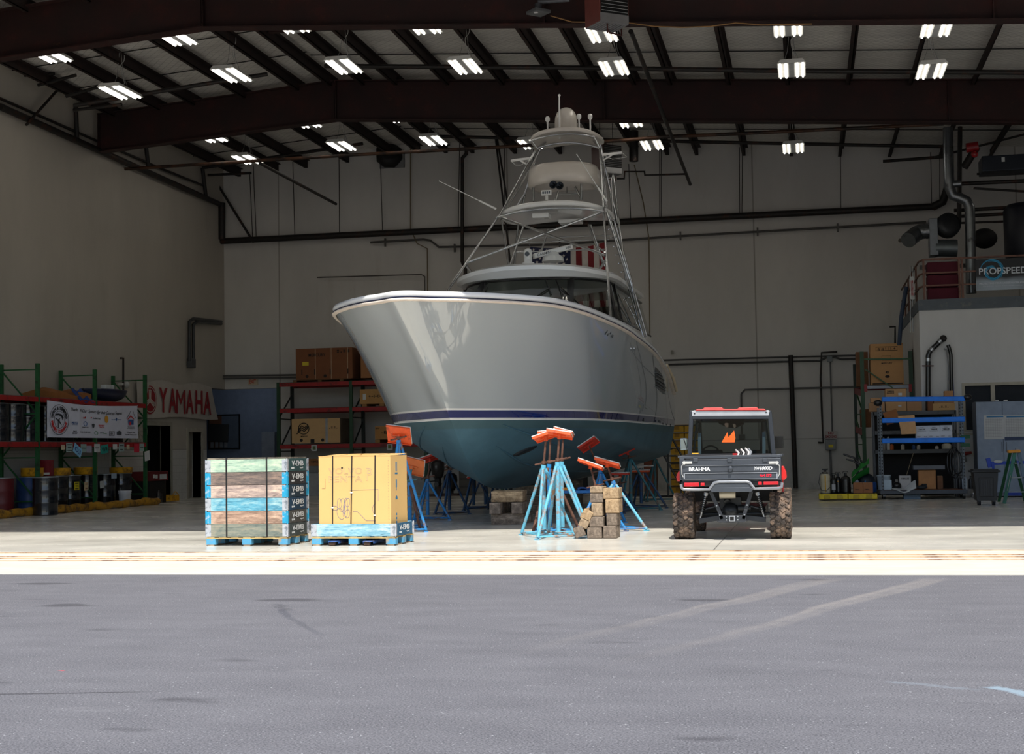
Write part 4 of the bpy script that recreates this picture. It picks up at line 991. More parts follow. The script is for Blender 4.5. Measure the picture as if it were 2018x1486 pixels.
bY = ground(1170, 1063).y + .1
def tz(px0, px1, py0, py1, label, mt, dep=.42, Y=None):
    Yq = Y or bY; a = at(px0, py1, Y=Yq); b = at(px1, py0, Y=Yq); z0 = max(.004, a.z)
    timber(Vector(((a.x + b.x) / 2, Yq + dep / 2, z0)), (b.x - a.x - .004, dep, b.z - z0 - .004), 0, label, mt)
Zx = lambda v: 760 + v / 3.54; Zy = lambda v: 820 + v / 3.54
for q in ((1405, 1508, 775, 868, 'dark timber block at the foot of the inner column of the block stack', WB2), (1420, 1520, 700, 775, 'dark brown timber block, second up in the inner column', WB2), (1435, 1512, 605, 700, 'pale ended timber block, third up in the inner column', WB1), (1425, 1515, 537, 605, 'grey brown timber block, fourth up in the inner column', WB2), (1424, 1514, 490, 537, 'thin timber block topping the inner column', WB1),
          (1518, 1610, 765, 868, 'brown timber block at the foot of the outer column of the block stack', WB2), (1540, 1614, 678, 765, 'rough timber block, second up in the outer column', WB2), (1533, 1628, 578, 678, 'pale timber block, third up in the outer column', WB3), (1516, 1626, 500, 578, 'pale yellowish timber block topping the outer column', WB3)):
    tz(Zx(q[0]), Zx(q[1]), Zy(q[2]), Zy(q[3]), q[4], q[5])
for cx_, cy_, s_, an, lb, mt in ((1362, 805, .15, -.35, 'lowest of the tilted timbers leaning at the stack', WB2), (1369, 742, .14, .45, 'middle one of the tilted timbers leaning at the stack', WB1), (1384, 688, .15, .5, 'uppermost tilted timber with reddish end leaning at the stack', WB3)):
    p = at(Zx(cx_), Zy(cy_), Y=bY - .02); timber(Vector((p.x, p.y + .2, p.z - s_ / 2)), (s_, .4, s_), 0, lb, mt, ry=an)

# ------------------------------------------------------------------ utility vehicle
UO = ground(1443.5, 1062); UO.y = 20.3; UO.z = .004
ut = thing('utility_vehicle', 'dark grey two-seat utility vehicle with red roof and cargo bed, parked rear-on', 'utility vehicle', tuple(UO))
def u(zx, zy, dy=0.0): return at(1300 + zx / 4.793, 780 + zy / 4.793, Y=20.3 + dy) - UO
UG = M((68, 73, 80), .42, .3); UGL = M((160, 164, 170), .35, .4); UK = M((20, 21, 23), .5); URED = M((206, 30, 26), .35, coat=.5); USIL = M((190, 192, 196), .35, .5)
TY = -.52   # tailgate plane
def rect(g, x0, y0, x1, y1, dy, th):
    a = u(x0, y1, dy); b = u(x1, y0, dy); g.b2(a.x, b.x, a.y, a.y + th, a.z, b.z); return g
# bed: tailgate with ribs, sides, floor
g = G(); rect(g, 208, 590, 1143, 800, TY, .04); tgte = g.build('tailgate', UG, ut, bevel=.006)
g = G(); rect(g, 215, 648, 1135, 664, TY - .018, .03); rect(g, 228, 726, 1112, 733, TY - .012, .02); rect(g, 228, 780, 1112, 790, TY - .02, .03); rect(g, 228, 735, 238, 785, TY - .012, .02); rect(g, 1104, 735, 1114, 785, TY - .012, .02); g.build('tailgate_rib', UGL, tgte, bevel=.003)
g = G(); rect(g, 215, 598, 1138, 612, TY - .004, .02); rect(g, 222, 712, 1120, 722, TY - .004, .01); g.build('tailgate_groove', UK, tgte)
for x in (340, 662, 995):
    G().b2(*(lambda a, b: (a.x, b.x, a.y - .02, a.y, a.z, b.z))(u(x - 22, 625, TY), u(x + 22, 588, TY))).build('hinge', UG, tgte, bevel=.004)
g = G(); a = u(668, 688, TY - .02); g.lathe([(.036, 0), (.034, .02), (.02, .03), (0, .03)], a, 20, rotm(PI / 2, 0, 0)); g.b2(a.x - .02, a.x + .02, a.y - .035, a.y, a.z - .04, a.z - .02); g.build('tailgate_handle', UG, tgte)
g = G()
a = u(377, 694, TY - .004); g.text('BRAHMA', a, .29, .052, None, .003, .03)
a = u(1005, 684, TY - .004); g.text('1000D', a, .165, .05, None, .003, .03, .25); a = u(920, 685, TY - .004); g.text('YW', a, .075, .045, None, .003, 0, .25); g.build('lettering', M((226, 228, 230), .5), tgte)
g = G(); a = u(1000, 751, TY - .006); g.text('4x4 EPS', a, .16, .038, None, .003, .03, .1); g.build('red_lettering', M((214, 24, 52), .5), tgte)
g = G()
for x0, x1 in ((190, 232), (1112, 1146)):
    a, b = u(x0, 800, TY + .02), u(x1, 562, TY + .02); g.b2(a.x + .003, b.x - .003, a.y - .003, a.y + .05, a.z, b.z - .034)
a, b = u(190, 812, TY + .03), u(1143, 560, TY + .03)
for x in (a.x, b.x - .04): g.b2(x, x + .04, a.y, a.y + 1.15, a.z, b.z)
g.b2(a.x, b.x, a.y + 1.12, a.y + 1.16, a.z, b.z); g.b2(a.x, b.x, a.y, a.y + 1.15, a.z, a.z + .03)
g.b2(a.x - .02, a.x + .05, a.y, a.y + 1.15, b.z - .02, b.z + .012); g.b2(b.x - .05, b.x + .02, a.y, a.y + 1.15, b.z - .02, b.z + .012); g.b2(a.x, b.x, a.y - .01, a.y + .03, b.z - .03, b.z + .008)
g.build('cargo_bed', UG, ut, bevel=.004)
for sx, x0, x1, cx_ in ((1, 225, 305, 232), (-1, 1030, 1110, 1108)):
    a = u(x0, 645, TY - .03); b = u(x1, 620, TY - .03); g = G(); g.b2(a.x, b.x, a.y, a.y + .02, a.z, b.z); c0 = u(cx_, 633, TY - .03); g.cyl(c0 + Vector((0, -.01, 0)), c0 + Vector((0, .02, 0)), .024, n=14)
    g.tube([c0, u(cx_ - sx * 25, 665, TY - .02), u(cx_ - sx * 22, 740, TY - .02), u(cx_ + sx * -8, 770, TY - .02)], .006, 6); g.build('tailgate_latch', M((206, 206, 202), .35, .4), ut, bevel=.003)
for q, nm in ((((155, 765), (175, 715), (202, 705), (205, 808), (165, 808)), 'l'), (((1150, 665), (1168, 662), (1195, 720), (1200, 772), (1178, 795), (1150, 795)), 'r')):
    G().prism([u(x, y, TY + .25) for x, y in q], (0, .35, 0)).build('fender_flare', URED, ut, bevel=.01)
g = G(); g.prism([u(x, y, .1) for x, y in ((1152, 800), (1166, 800), (1172, 945), (1158, 945))], (0, .5, 0)); g.build('fender_flare', URED, ut)
# lower rear: lamps and bumper
g = G(); rect(g, 205, 800, 1155, 862, TY + .03, .2); g.build('rear_panel', UK, ut, bevel=.01)
TL = M((196, 20, 34), .25, coat=.8)
for x0, y0, x1, y1 in ((230, 820, 370, 860), (386, 822, 424, 852), (980, 808, 1122, 842), (930, 810, 965, 842)):
    g = G(); rect(g, x0, y0, x1, y1, TY + .0, .04); l_ = g.build('tail_lamp', TL, ut, bevel=.006)
g = G(); g.tube([u(x, y, TY - .02) for x, y in ((202, 835), (205, 866), (225, 884), (330, 886), (468, 884), (515, 822), (560, 812), (820, 810), (850, 818), (895, 878), (1000, 876), (1128, 872), (1152, 858), (1157, 820))], .021, 10); g.build('bumper_bar', M((132, 136, 142), .35, .4), ut)
g = G(); g.prism([u(x, y, TY - .03) for x, y in ((470, 888), (515, 868), (845, 864), (890, 882), (862, 908), (495, 911))], (0, .1, 0)); g.prism([u(x, y, TY - .02) for x, y in ((522, 828), (848, 824), (880, 872), (482, 878))], (0, .04, 0)); g.build('bumper_plate', UG, ut, bevel=.004)
G().cyl(u(565, 930, TY + .2), u(716, 928, TY + .2), .058, n=20).build('muffler', M((176, 168, 150), .5, .4), ut)
g = G()
for q, w_ in ((((480, 900), (560, 1080), (590, 1165)), .05), (((868, 898), (815, 1070), (790, 1165)), .05)): 
    p = [u(x, y, TY + .15) for x, y in q]; g.bar(p[0], p[1], w_, .05, up=(0, 1, 0)); g.bar(p[1], p[2], w_, .06, up=(0, 1, 0))
rect(g, 560, 1128, 815, 1182, TY + .12, .06); g.prism([u(x, y, TY + .1) for x, y in ((530, 1182), (835, 1180), (790, 1196), (570, 1198))], (0, .1, 0))
fr_ = g.build('rear_subframe', M((34, 38, 44), .45), ut, bevel=.004)
g = G(); rect(g, 655, 1134, 710, 1186, TY + .06, .08); g.build('hitch_receiver', UGL, fr_, bevel=.004); g = G(); rect(g, 665, 1143, 701, 1178, TY + .055, .02); g.build('hitch_socket', M((4, 4, 4), .8), fr_)
g = G()
for x, y in ((630, 1143), (630, 1172), (738, 1140), (738, 1170), (568, 1128), (800, 1124), (538, 1038), (826, 1032)): g.cyl(u(x, y, TY + .10), u(x, y, TY + .13), .011, n=6)
g.build('bolts', STEEL, fr_)
for q in (((570, 1150), (372, 1182)), ((798, 1148), (1002, 1170))):
    g = G(); p = [u(x, y, -.1) for x, y in q]; g.bar(p[0], p[1], .10, .07, up=(0, 0, 1)); g.build('lower_arm', M((36, 40, 46), .45), ut, bevel=.006)
for q in (((545, 1040), (372, 1085)), ((828, 1035), (1002, 1080))):
    g = G(); p = [u(x, y, -.05) for x, y in q]; g.cyl(p[0], p[1], .016); g.build('upper_arm', M((40, 44, 50), .45), ut)
for q in (((442, 915), (380, 1165)), ((920, 912), (992, 1160))):
    p = [u(x, y, -.12) for x, y in q]; g = G(); g.cyl(p[0], p[1], .016); g.cyl(p[0], p[0].lerp(p[1], .12), .034); sh_ = g.build('shock_absorber', STEEL, ut)
    d_ = (p[1] - p[0]); g = G(); ax = d_.normalized(); e1 = ax.orthogonal().normalized(); e2 = ax.cross(e1); g.tube([p[0] + d_ * (.1 + .62 * i / 90) + (e1 * math.cos(i * .62) + e2 * math.sin(i * .62)) * .038 for i in range(91)], .007, 6); g.build('coil_spring', UK, sh_)
g = G(); c0 = u(672, 1085, .0); g.ball(c0, .12, (1, .8, .9)); g.cyl(u(345, 1120, 0), u(1045, 1110, 0), .022); g.cyl(u(640, 1010, 0), u(640, 940, .2), .05); g.box(u(670, 1010, .15), (.3, .2, .16)); g.cyl(u(740, 1060, -.05), u(860, 1060, -.05), .04); g.build('rear_axle', M((46, 48, 50), .4, .5), ut, bevel=.004)
g = G(); rect(g, 330, 860, 1060, 1000, .15, .5); g.b2(-.45, .45, .4, 2.0, .28, .42); g.build('engine_housing', M((14, 14, 15), .7), ut)
# wheels
def wheel_mesh():
    t_ = G(); R0, W = .315, .265
    prof = [(R0 * .52, -W * .42), (R0 * .72, -W * .5), (R0 * .90, -W * .48), (R0 * .955, -W * .40), (R0 * .965, 0), (R0 * .955, W * .40), (R0 * .90, W * .48), (R0 * .72, W * .5), (R0 * .52, W * .42)]
    t_.lathe(prof, (0, 0, 0), 40, rotm(0, PI / 2, 0))
    for i in range(22):
        a = 2 * PI * i / 22
        for k, (x, sk, da) in enumerate(((-.105, .5, 0), (-.035, -.6, .12), (.038, .6, .02), (.105, -.5, .14))):
            aa = a + da; c = Vector((x, R0 * .972 * math.cos(aa), R0 * .972 * math.sin(aa)))
            Mx = Matrix.Rotation(aa - PI / 2, 4, 'X') @ Matrix.Rotation(sk, 4, 'Z'); w_, l_, h_ = (.062, .066, .034) if abs(x) > .1 else (.058, .062, .026)
            if i % 2: w_ *= 1.12; l_ *= .86
            vs = [c + Mx @ Vector((p * w_ / 2 * k_, q * l_ / 2 * k_, z)) for z, k_ in ((-h_ / 2, 1.12), (h_ / 2, .84)) for p, q in ((-1, -1), (1, -1), (1.1, .3), (.5, 1.1), (-1, .8))]
            t_.add(vs, [(4, 3, 2, 1, 0), (5, 6, 7, 8, 9)] + [(j, (j + 1) % 5, (j + 1) % 5 + 5, j + 5) for j in range(5)], False)
        for sd in (-1, 1):
            c = Vector((sd * W * .49, R0 * .86 * math.cos(a), R0 * .86 * math.sin(a))); t_.box(c, (.022, .05, .05), rx=a)
    return t_
TYRE = M((58, 51, 46), .85, dirt=((124, 104, 88), .55), scale=9, bump=.2)
xl, xr = u(238, 1200, 0).x, u(1145, 1200, 0).x
wp = None
for k, (x, y) in enumerate(((xl, 0), (xr, 0), (xl + .01, 1.98), (xr - .01, 1.98))):
    if wp is None:
        g = wheel_mesh(); wp = g.build('tyre', TYRE, ut, bevel=.003); wp.location = (x, y, .322)
        g = G(); g.lathe([(.0, -.02), (.05, -.03), (.06, -.06), (.15, -.05), (.165, -.10), (.165, .10), (.15, .05), (.05, .06), (0, .06)], (0, 0, 0), 24, rotm(0, PI / 2, 0)); rim = g.build('rim', UK, wp)
    else:
        c = wp.copy(); COL.objects.link(c); c.location = (x, y, .322); rr = rim.copy(); COL.objects.link(rr); rr.parent = c
# cab
g = G(); CY = .62
def pil(a, b, w_, dy0, dy1, dep=.07): g.bar(u(a[0], a[1], dy0), u(b[0], b[1], dy1), w_, dep, up=(0, 1, 0))
pil((302, 140), (284, 562), .062, CY, CY); pil((1036, 140), (1078, 562), .062, CY, CY); pil((308, 205), (1032, 203), .06, CY, CY, .08)
pil((352, 235), (322, 560), .03, CY + .1, CY + .1); pil((1000, 230), (1045, 555), .03, CY + .1, CY + .1)
pil((350, 170), (352, 225), .05, CY + 1.1, CY + 1.15); 
pil((360, 240), (352, 330), .05, 1.75, 1.9); pil((985, 235), (990, 320), .05, 1.75, 1.9); pil((352, 320), (470, 500), .04, 1.9, 2.3) if False else None
g.bar(u(330, 150, CY), u(378, 232, 1.8), .05, .05); g.bar(u(1020, 150, CY), u(970, 232, 1.8), .05, .05); g.bar(u(378, 240, 1.8), u(972, 238, 1.8), .05, .05)
g.bar(u(378, 240, 1.8), u(392, 520, 2.3), .05, .05); g.bar(u(972, 240, 1.8), u(962, 520, 2.3), .05, .05)
g.build('roll_cage', M((52, 56, 62), .4, .3), ut, bevel=.01)
g = G(); g.prism([u(x, y, CY - .04) for x, y in ((300, 142), (1040, 140), (1030, 186), (306, 194))], (0, .06, 0)); g.build('roof_rear_trim', USIL, ut, bevel=.006)
g = G()
for q in (((395, 132), (420, 112), (590, 110), (605, 132)), ((725, 132), (745, 112), (915, 106), (940, 130)), ((335, 140), (350, 128), (985, 122), (1005, 138))):
    g.prism([u(x, y, CY - .06) for x, y in q], (0, 1.35, .0))
g.build('roof_panel', M((214, 70, 66), .4, coat=.4), ut, bevel=.008)
for x in (330, 1005): G().cyl(u(x, 168 if x < 500 else 155, CY - .05), u(x, 168 if x < 500 else 155, CY - .035), .01, n=8).build('trim_bolt', UK, ut)
a, b = u(312, 555, CY), u(1050, 222, CY); gl_ = G().b2(a.x, b.x, a.y + .01, a.y + .016, a.z, b.z).build('rear_window', glass((206, 214, 214), alpha=0, ior=1.16), ut)
g = G(); g.prism([u(x, y, CY - .005) for x, y in ((585, 440), (640, 342), (650, 392), (703, 327), (716, 400), (708, 440))], (0, .004, 0)); g.build('window_emblem', M((240, 100, 20), .6), gl_)
g = G(); g.prism([u(x, y, 1.7) for x, y in ((530, 225), (805, 222), (792, 270), (715, 305), (640, 300), (560, 265))], (0, .2, 0)); oc = g.build('overhead_console', M((22, 22, 24), .6), ut, bevel=.01)
g = G()
for q in (((610, 265), (625, 255), (650, 260), (648, 298), (622, 296)), ((688, 265), (712, 264), (722, 285), (712, 304), (700, 300))): g.prism([u(x, y, 1.68) for x, y in q], (0, .01, 0))
g.build('sun_patch_sticker', M((212, 196, 180), .6), oc)  # two pale patches on the dark console
g = G(); c0 = u(480, 560, 1.35); g.tube([c0 + Vector((.135 * math.cos(t_), .05 * math.sin(t_), .135 * math.sin(t_))) for t_ in [k * PI / 14 for k in range(28)]], .014, 8, closed=True); g.bar(c0 - Vector((.13, 0, 0)), c0 + Vector((.13, 0, 0)), .03, .02); g.cyl(c0, c0 + Vector((0, .4, -.2)), .02); g.build('steering_wheel', UK, ut)
for x in (460, 905):
    g = G(); c0 = u(x, 560, .95); g.box(c0 + Vector((0, 0, .01)), (.42, .10, .12), rx=-.15); g.box(c0 + Vector((0, .3, -.35)), (.44, .5, .12)); g.build('seat', M((30, 31, 34), .6), ut, bevel=.02, seg=3)
g = G(); g.bar(u(376, 350, .75), u(378, 552, .75), .045, .01, up=(0, 1, 0)); g.build('seat_belt', M((150, 164, 178), .6), ut); g = G(); g.bar(u(985, 345, .75), u(985, 548, .75), .045, .01, up=(0, 1, 0)); g.build('seat_belt', M((150, 164, 178), .6), ut)
g = G(); a, b = u(395, 600, 2.2), u(960, 530, 2.2); g.b2(a.x, b.x, a.y, a.y + .5, a.z - .3, b.z); g.b2(-.62, .62, CY, CY + .06, .5, u(0, 560, CY).z); g.build('dashboard', M((26, 27, 30), .6), ut)
g = G(); g.b2(-.62, .62, 2.2, 2.95, .55, .98); g.build('front_body', URED, ut, bevel=.03)
g = G(); g.box(u(229, 457, CY + 1.0), (.118, .05, .185)); mm_ = g.build('side_mirror', M((150, 166, 176), .12, .9), ut, bevel=.02, seg=3); 
g = G(); g.bar(u(268, 470, CY + 1.0), u(300, 470, CY + 1.0), .02, .02); g.bar(u(228, 410, CY + .96), u(258, 500, CY + .96), .012, .004, up=(0, 1, 0)); g.build('mirror_arm', UK, mm_)
g = G(); g.box(u(1130, 440, CY + .9), (.118, .06, .185)); g.bar(u(1090, 460, CY + .9), u(1060, 460, CY + .9), .02, .02); g.build('side_mirror', M((12, 11, 11), .25), ut, bevel=.022, seg=3)
# ratchet straps heaped in the bed
tr = thing('ratchet_straps', 'heap of grey black and red ratchet straps lying in the cargo bed', 'straps', tuple(UO + Vector((0, 0, 0))))
zb_ = u(700, 575, -.3).z
for i, (x0, y0, x1, y1, c) in enumerate(((735, 565, 720, 515, (190, 186, 184)), (760, 565, 745, 512, (30, 30, 30)), (785, 565, 770, 508, (196, 192, 190)), (808, 565, 800, 503, (40, 40, 42)), (832, 566, 812, 500, (204, 200, 198)), (848, 560, 840, 503, (120, 124, 130)), (826, 570, 838, 535, (200, 30, 34)))):
    g = G(); p, q = u(x0, y0 + 14, -.3), u(x1, y1, -.25); g.tube([p, p.lerp(q, .5) + Vector((.03, 0, .01)), q, q + Vector((.03, .08, -.06))], .016, 6); g.build('strap', M(c, .6), tr)
g = G(); a, b = u(690, 588, -.3), u(735, 542, -.3); g.b2(a.x, b.x, a.y, a.y + .1, a.z, b.z); g.build('buckle', M((170, 24, 26), .5), tr)
g = G(); a, b = u(250, 600, -.2) + UO, u(690, 545, -.2) + UO; g.b2(a.x, b.x, a.y, a.y + .3, a.z, b.z)
o = g.solo('tool_tray', M((44, 44, 46), .6), 'low dark tray lying in the cargo bed beside the straps', 'tray')
o = G().b2(*(lambda a, b: (a.x, b.x, a.y, a.y + .2, a.z, b.z))(u(303, 556, .3) + UO, u(365, 540, .3) + UO)).solo('yellow_box', M((226, 176, 60), .6), 'small yellow and white box on the bed corner of the utility vehicle', 'box')
# ------------------------------------------------------------------ pipes, conduits, hangers, heaters
def pipe(pts, r, label, mt=None, name='pipe', cat='pipe', Y=None, X=None, group=None, n=10, clamps=()):
    P_ = [q if isinstance(q, Vector) else (at(q[0], q[1], Y=q[2]) if len(q) == 3 else at(q[0], q[1], Y=Y, X=X)) for q in pts]
    g = G(); g.tube(P_, r, n)
    for c in clamps: p = at(c[0], c[1], Y=Y, X=X); g.box(p, (.05, .06, .26))
    return g.solo(name, mt or PIPE, label, cat, group)
YW = YB - .14
pipe([(424, 476, 43.45), (1842, 407, 43.45)], .10, 'thick black sprinkler main crossing the whole back wall', name='sprinkler_main')
pipe([(1838, 408, 43.4), (1858, 398, 43.3), (1868, 370, 43.1), (1870, 300, 43.0)], .12, 'thick black bend lifting the back wall main behind the tall duct')
pipe([(437, 400, 43.35), (437, 472, 43.35)], .12, 'thick black riser in the corner joining the side and back mains')
pipe([(0, 210), (432, 402)], .085, 'thick black main sloping down along the side wall', X=XL + .15, name='sprinkler_main')
pipe([(-30, 181), (205, 284), (239, 298), (312, 330), (399, 365)], .035, 'thin black pipe running above the side wall main', X=XL + .12)
pipe([(140, 147), (52, 246)], .035, 'black diagonal sway brace over the side wall main', X=XL + .3, name='sway_brace', cat='brace')
pipe([(430, 365, 43.4), (500, 478, 43.4)], .04, 'black diagonal sway brace next to the corner riser', name='sway_brace', cat='brace')
for a, b, lb in (((149, 205), (152, 278), 'short black riser above the side wall, outermost'), ((288, 291), (293, 333), 'short black riser above the side wall, under the rear beam end'), ((399, 331), (406, 388), 'short black riser above the side wall, nearest the corner')):
    pipe([a, b], .06, lb, X=XL + .16)
for i, (a, b, c) in enumerate((((513, 322), (662, 402), 8.9), ((1243, 62), (1360, 363), 9.3))):
    pipe([at(*a, z=c), at(*b, z=c)], .045 if i == 0 else .05, ('black pipe slanting down before the back wall left of the fan', 'dark gas pipe running back from the unit heater to the back wall')[i])
pipe([(246, 333, 36.4), (700, 305, 36.5), (1223, 277, 36.6), (1317, 269, 36.6), (1400, 266, 36.6), (1721, 251, 36.6), (1860, 244, 36.6)], .045, 'rusty orange gas pipe crossing beneath the roof behind the boat tower', M((76, 46, 26), .5, .2, dirt=((30, 20, 14), .6), scale=3), name='gas_pipe')
pipe([(146, 208, 31.2), (418, 163, 31.6), (527, 146, 31.8)], .05, 'dark sprinkler branch under the roof slope, outer side', name='sprinkler_branch')
pipe([(640, 130, 32.3), (1100, 133, 32.3), (1500, 139, 32.3), (2060, 143, 32.3)], .055, 'long dark sprinkler branch across the front bay', name='sprinkler_branch')
pipe([(399, 331, 41.5), (715, 283, 41.5)], .05, 'dark sprinkler branch in the rear bay, outer side', name='sprinkler_branch')
pipe([(828, 268, 41.6), (1400, 280, 41.6), (1859, 289, 41.6)], .05, 'long dark sprinkler branch across the rear bay', name='sprinkler_branch')
pipe([(1740, 318, 42.5), (1862, 309, 42.5)], .045, 'short dark rail hung near the silver duct')
for i, (a, b) in enumerate((((-10, 152), (107, 145)), ((10, 134), (190, 100)), ((75, 168), (150, 148)), ((130, 190), (205, 168)), ((145, 217), (240, 206)), ((343, 296), (420, 283)), ((350, 318), (440, 314)), ((410, 345), (495, 341)))):
    Yq = 31.5 if i < 5 else 42.3
    pipe([(a[0], a[1], Yq), (b[0], b[1], Yq)], .04, 'short dark pipe stub with hangers near the side wall under the roof', name='hanger_rail', group='short pipe stubs near the side wall')
for i, (x0, y0, x1, y1) in enumerate(((492, 340, 498, 470), (499, 326, 505, 470), (577, 319, 581, 466), (668, 302, 669, 460), (749, 290, 754, 458), (906, 277, 903, 451), (1239, 323, 1243, 435), (1300, 290, 1300, 428), (1303, 290, 1303, 428), (1457, 290, 1458, 428), (1463, 290, 1462, 425), (1656, 294, 1657, 414), (1834, 300, 1836, 408), (1852, 300, 1852, 405), (1051, 265, 1052, 440), (994, 280, 994, 440))):
    pipe([(x0, y0, 43.42), (x1, y1, 43.42)], .013, 'thin dark hanger rod down to the sprinkler main on the back wall', name='hanger_rod', cat='rod', group='hanger rods of the back wall main', n=6)
for x0, y0, x1, y1 in ((976, 267, 1006, 520), (979, 267, 1000, 398)): pipe([(x0, y0, 43.2), (x1, y1, 43.2)], .03, 'dark sway brace on the back wall beside the boat tower', name='sway_brace', cat='brace', group='braces beside the tower')
pipe([(809, 284, 43.55), (809, 451, 43.55), (822, 480, 43.55), (842, 490, 43.55), (843, 604, 43.55)], .018, 'thin tan conduit dropping from the exhaust fan down the back wall', M((110, 96, 72), .6), name='conduit')
pipe([(1250, 325, 43.5), (1268, 400, 43.5), (1279, 470, 43.5), (1281, 700, 43.5)], .018, 'thin tan conduit dropping beside the boat tower down the back wall', M((110, 96, 72), .6), name='conduit')
pipe([(919, 274, 43.3), (919, 303, 43.3), (911, 312, 43.3), (911, 515, 43.3), (917, 530, 43.3), (917, 600, 43.3)], .06, 'black drain pipe with a jog on the back wall beside the boat tower')
pipe([(730, 478), (834, 472), (848, 474), (865, 487), (1100, 482), (1330, 466), (1825, 438)], .035, 'grey conduit with wall clamps crossing the back wall below the main', M((70, 68, 66), .5), name='conduit', Y=YW, clamps=((759, 478), (896, 489), (1103, 480), (1341, 465), (1493, 457), (1651, 449)))
pipe([(625, 547), (830, 541), (837, 545), (838, 600)], .018, 'thin grey conduit bracket shape on the back wall above the bow', M((74, 70, 66), .5), name='conduit', Y=YW)
for dy, lb in ((0, 'upper'), (5, 'lower')): pipe([(434, 741 + dy), (640, 738 + dy)], .03, lb + ' of two conduits over the corridor opening', M((78, 78, 78), .5), name='conduit', Y=YW)
# paired conduits on the side wall near the corner
for k, (x, lb) in enumerate(((373, 'outer'), (381, 'inner'))):
    pipe([(x, 712), (x, 634 + 6 * k), (x + 8, 628 + 6 * k), (436, 634 + 4 * k)], .05, lb + ' of two bent grey conduits near the wall corner', M((60, 62, 64), .4, .5), name='conduit', X=XL + .12, )
p = at(377, 716, X=XL + .12); G().box(p, (.16, .32, .28)).solo('junction_box', M((64, 66, 68), .5), 'grey junction box below the bent conduits near the corner', 'junction box', bevel=.01)
def bx(px0, py0, px1, py1, Y, dep, mt=None, name=None, label=None, cat=None, group=None, bevel=.006, z0=None, parent=None):
    a, b = at(px0, py1, Y=Y), at(px1, py0, Y=Y)
    if z0 is not None: a.z = z0
    g = G().b2(a.x, b.x, Y, Y + dep, a.z, b.z)
    if name is None: return g
    return g.solo(name, mt, label, cat, group, bevel=bevel)
# right part of the back wall
YC = YB - .08
pipe([(1558, 700), (1568, 962)], .075, 'thick black standpipe on the back wall behind the utility vehicle', Y=YC)
pipe([(1650, 693), (1619, 695), (1617, 745), (1620, 820), (1622, 872), (1612, 872)], .03, 'thin black gas line with a valve beside the no smoking sign', Y=YC)
pipe([(1636, 708), (1640, 850)], .022, 'thin grey conduit down to the electrical box', M((84, 86, 88), .5), name='conduit', Y=YC)
pipe([(1636, 886), (1638, 945)], .035, 'grey conduit below the electrical box', M((90, 92, 94), .5), name='conduit', Y=YC)
pipe([(1305, 719), (1615, 711), (1630, 704), (1645, 704), (1658, 708), (1700, 707)], .03, 'dark cable with a hump across the back wall', M((50, 50, 50), .5), name='conduit', Y=YC)
pipe([(1305, 710), (1700, 700)], .025, 'dark straight cable across the back wall above the humped one', M((56, 56, 56), .5), name='conduit', Y=YC)
pipe([(1462, 860), (1461, 776), (1468, 768), (1700, 762)], .03, 'grey conduit bending down behind the vehicle roof', M((84, 84, 84), .5), name='conduit', Y=YC)
bx(1456, 856, 1468, 866, YC - .06, .1, M((96, 98, 98), .5), 'junction_box', 'small grey box at the end of the conduit behind the vehicle window', 'junction box')
bx(1630, 702, 1640, 713, YC - .08, .1, M((110, 116, 120), .5), 'junction_box', 'small square junction box below the cable hump', 'junction box')
bx(1322, 690, 1327, 698, YC - .02, .04, M((130, 128, 120), .5), 'wall_plate', 'small square plate on the back wall beside the boat stern', 'plate')
eb = thing('electrical_box', 'grey electrical box with yellow label under the no smoking sign', 'electrical box', tuple(at(1637, 887, Y=YC - .12)))
o_ = Vector(eb.location)
a, b = at(1627, 887, Y=YC - .2) - o_, at(1647, 866, Y=YC - .2) - o_; G().b2(a.x, b.x, -.02, .18, a.z, b.z).build('enclosure', M((120, 124, 126), .5), eb, bevel=.02)
a, b = at(1633, 882, Y=YC - .2) - o_, at(1642, 876, Y=YC - .2) - o_; G().b2(a.x, b.x, -.026, -.02, a.z, b.z).build('warning_label', M((206, 190, 40), .6), eb)
sg = thing('no_smoking_sign', 'white no smoking sign with red letters on the back wall', 'sign', tuple(at(1637, 864, Y=YC)))
o_ = Vector(sg.location); a, b = at(1626, 865, Y=YC) - o_, at(1649, 849, Y=YC) - o_
G().b2(a.x, b.x, -.01, 0, a.z, b.z).build('sign_board', M((176, 170, 166), .6), sg)
g = G(); g.text('NO', ((a.x + b.x) / 2, -.013, b.z - .065), .16, .08, None, .003, .03); g.text('SMOKING', ((a.x + b.x) / 2, -.013, a.z + .065), .32, .08, None, .003, .03); g.build('lettering', M((130, 30, 34), .6), sg)
# exit sign
es = thing('exit_sign', 'small exit sign with red letters above the corridor opening', 'sign', tuple(at(499, 759, Y=YB - .05)))
o_ = Vector(es.location); a, b = at(490, 759, Y=YB - .05) - o_, at(508, 745, Y=YB - .05) - o_
G().b2(a.x, b.x, -.04, .04, a.z, b.z).build('sign_box', M((190, 178, 156), .6), es, bevel=.005)
G().text('EXIT', ((a.x + b.x) / 2, -.045, (a.z + b.z) / 2), .22, .13, None, .004, .02).build('lettering', M((190, 60, 34), .6), es)
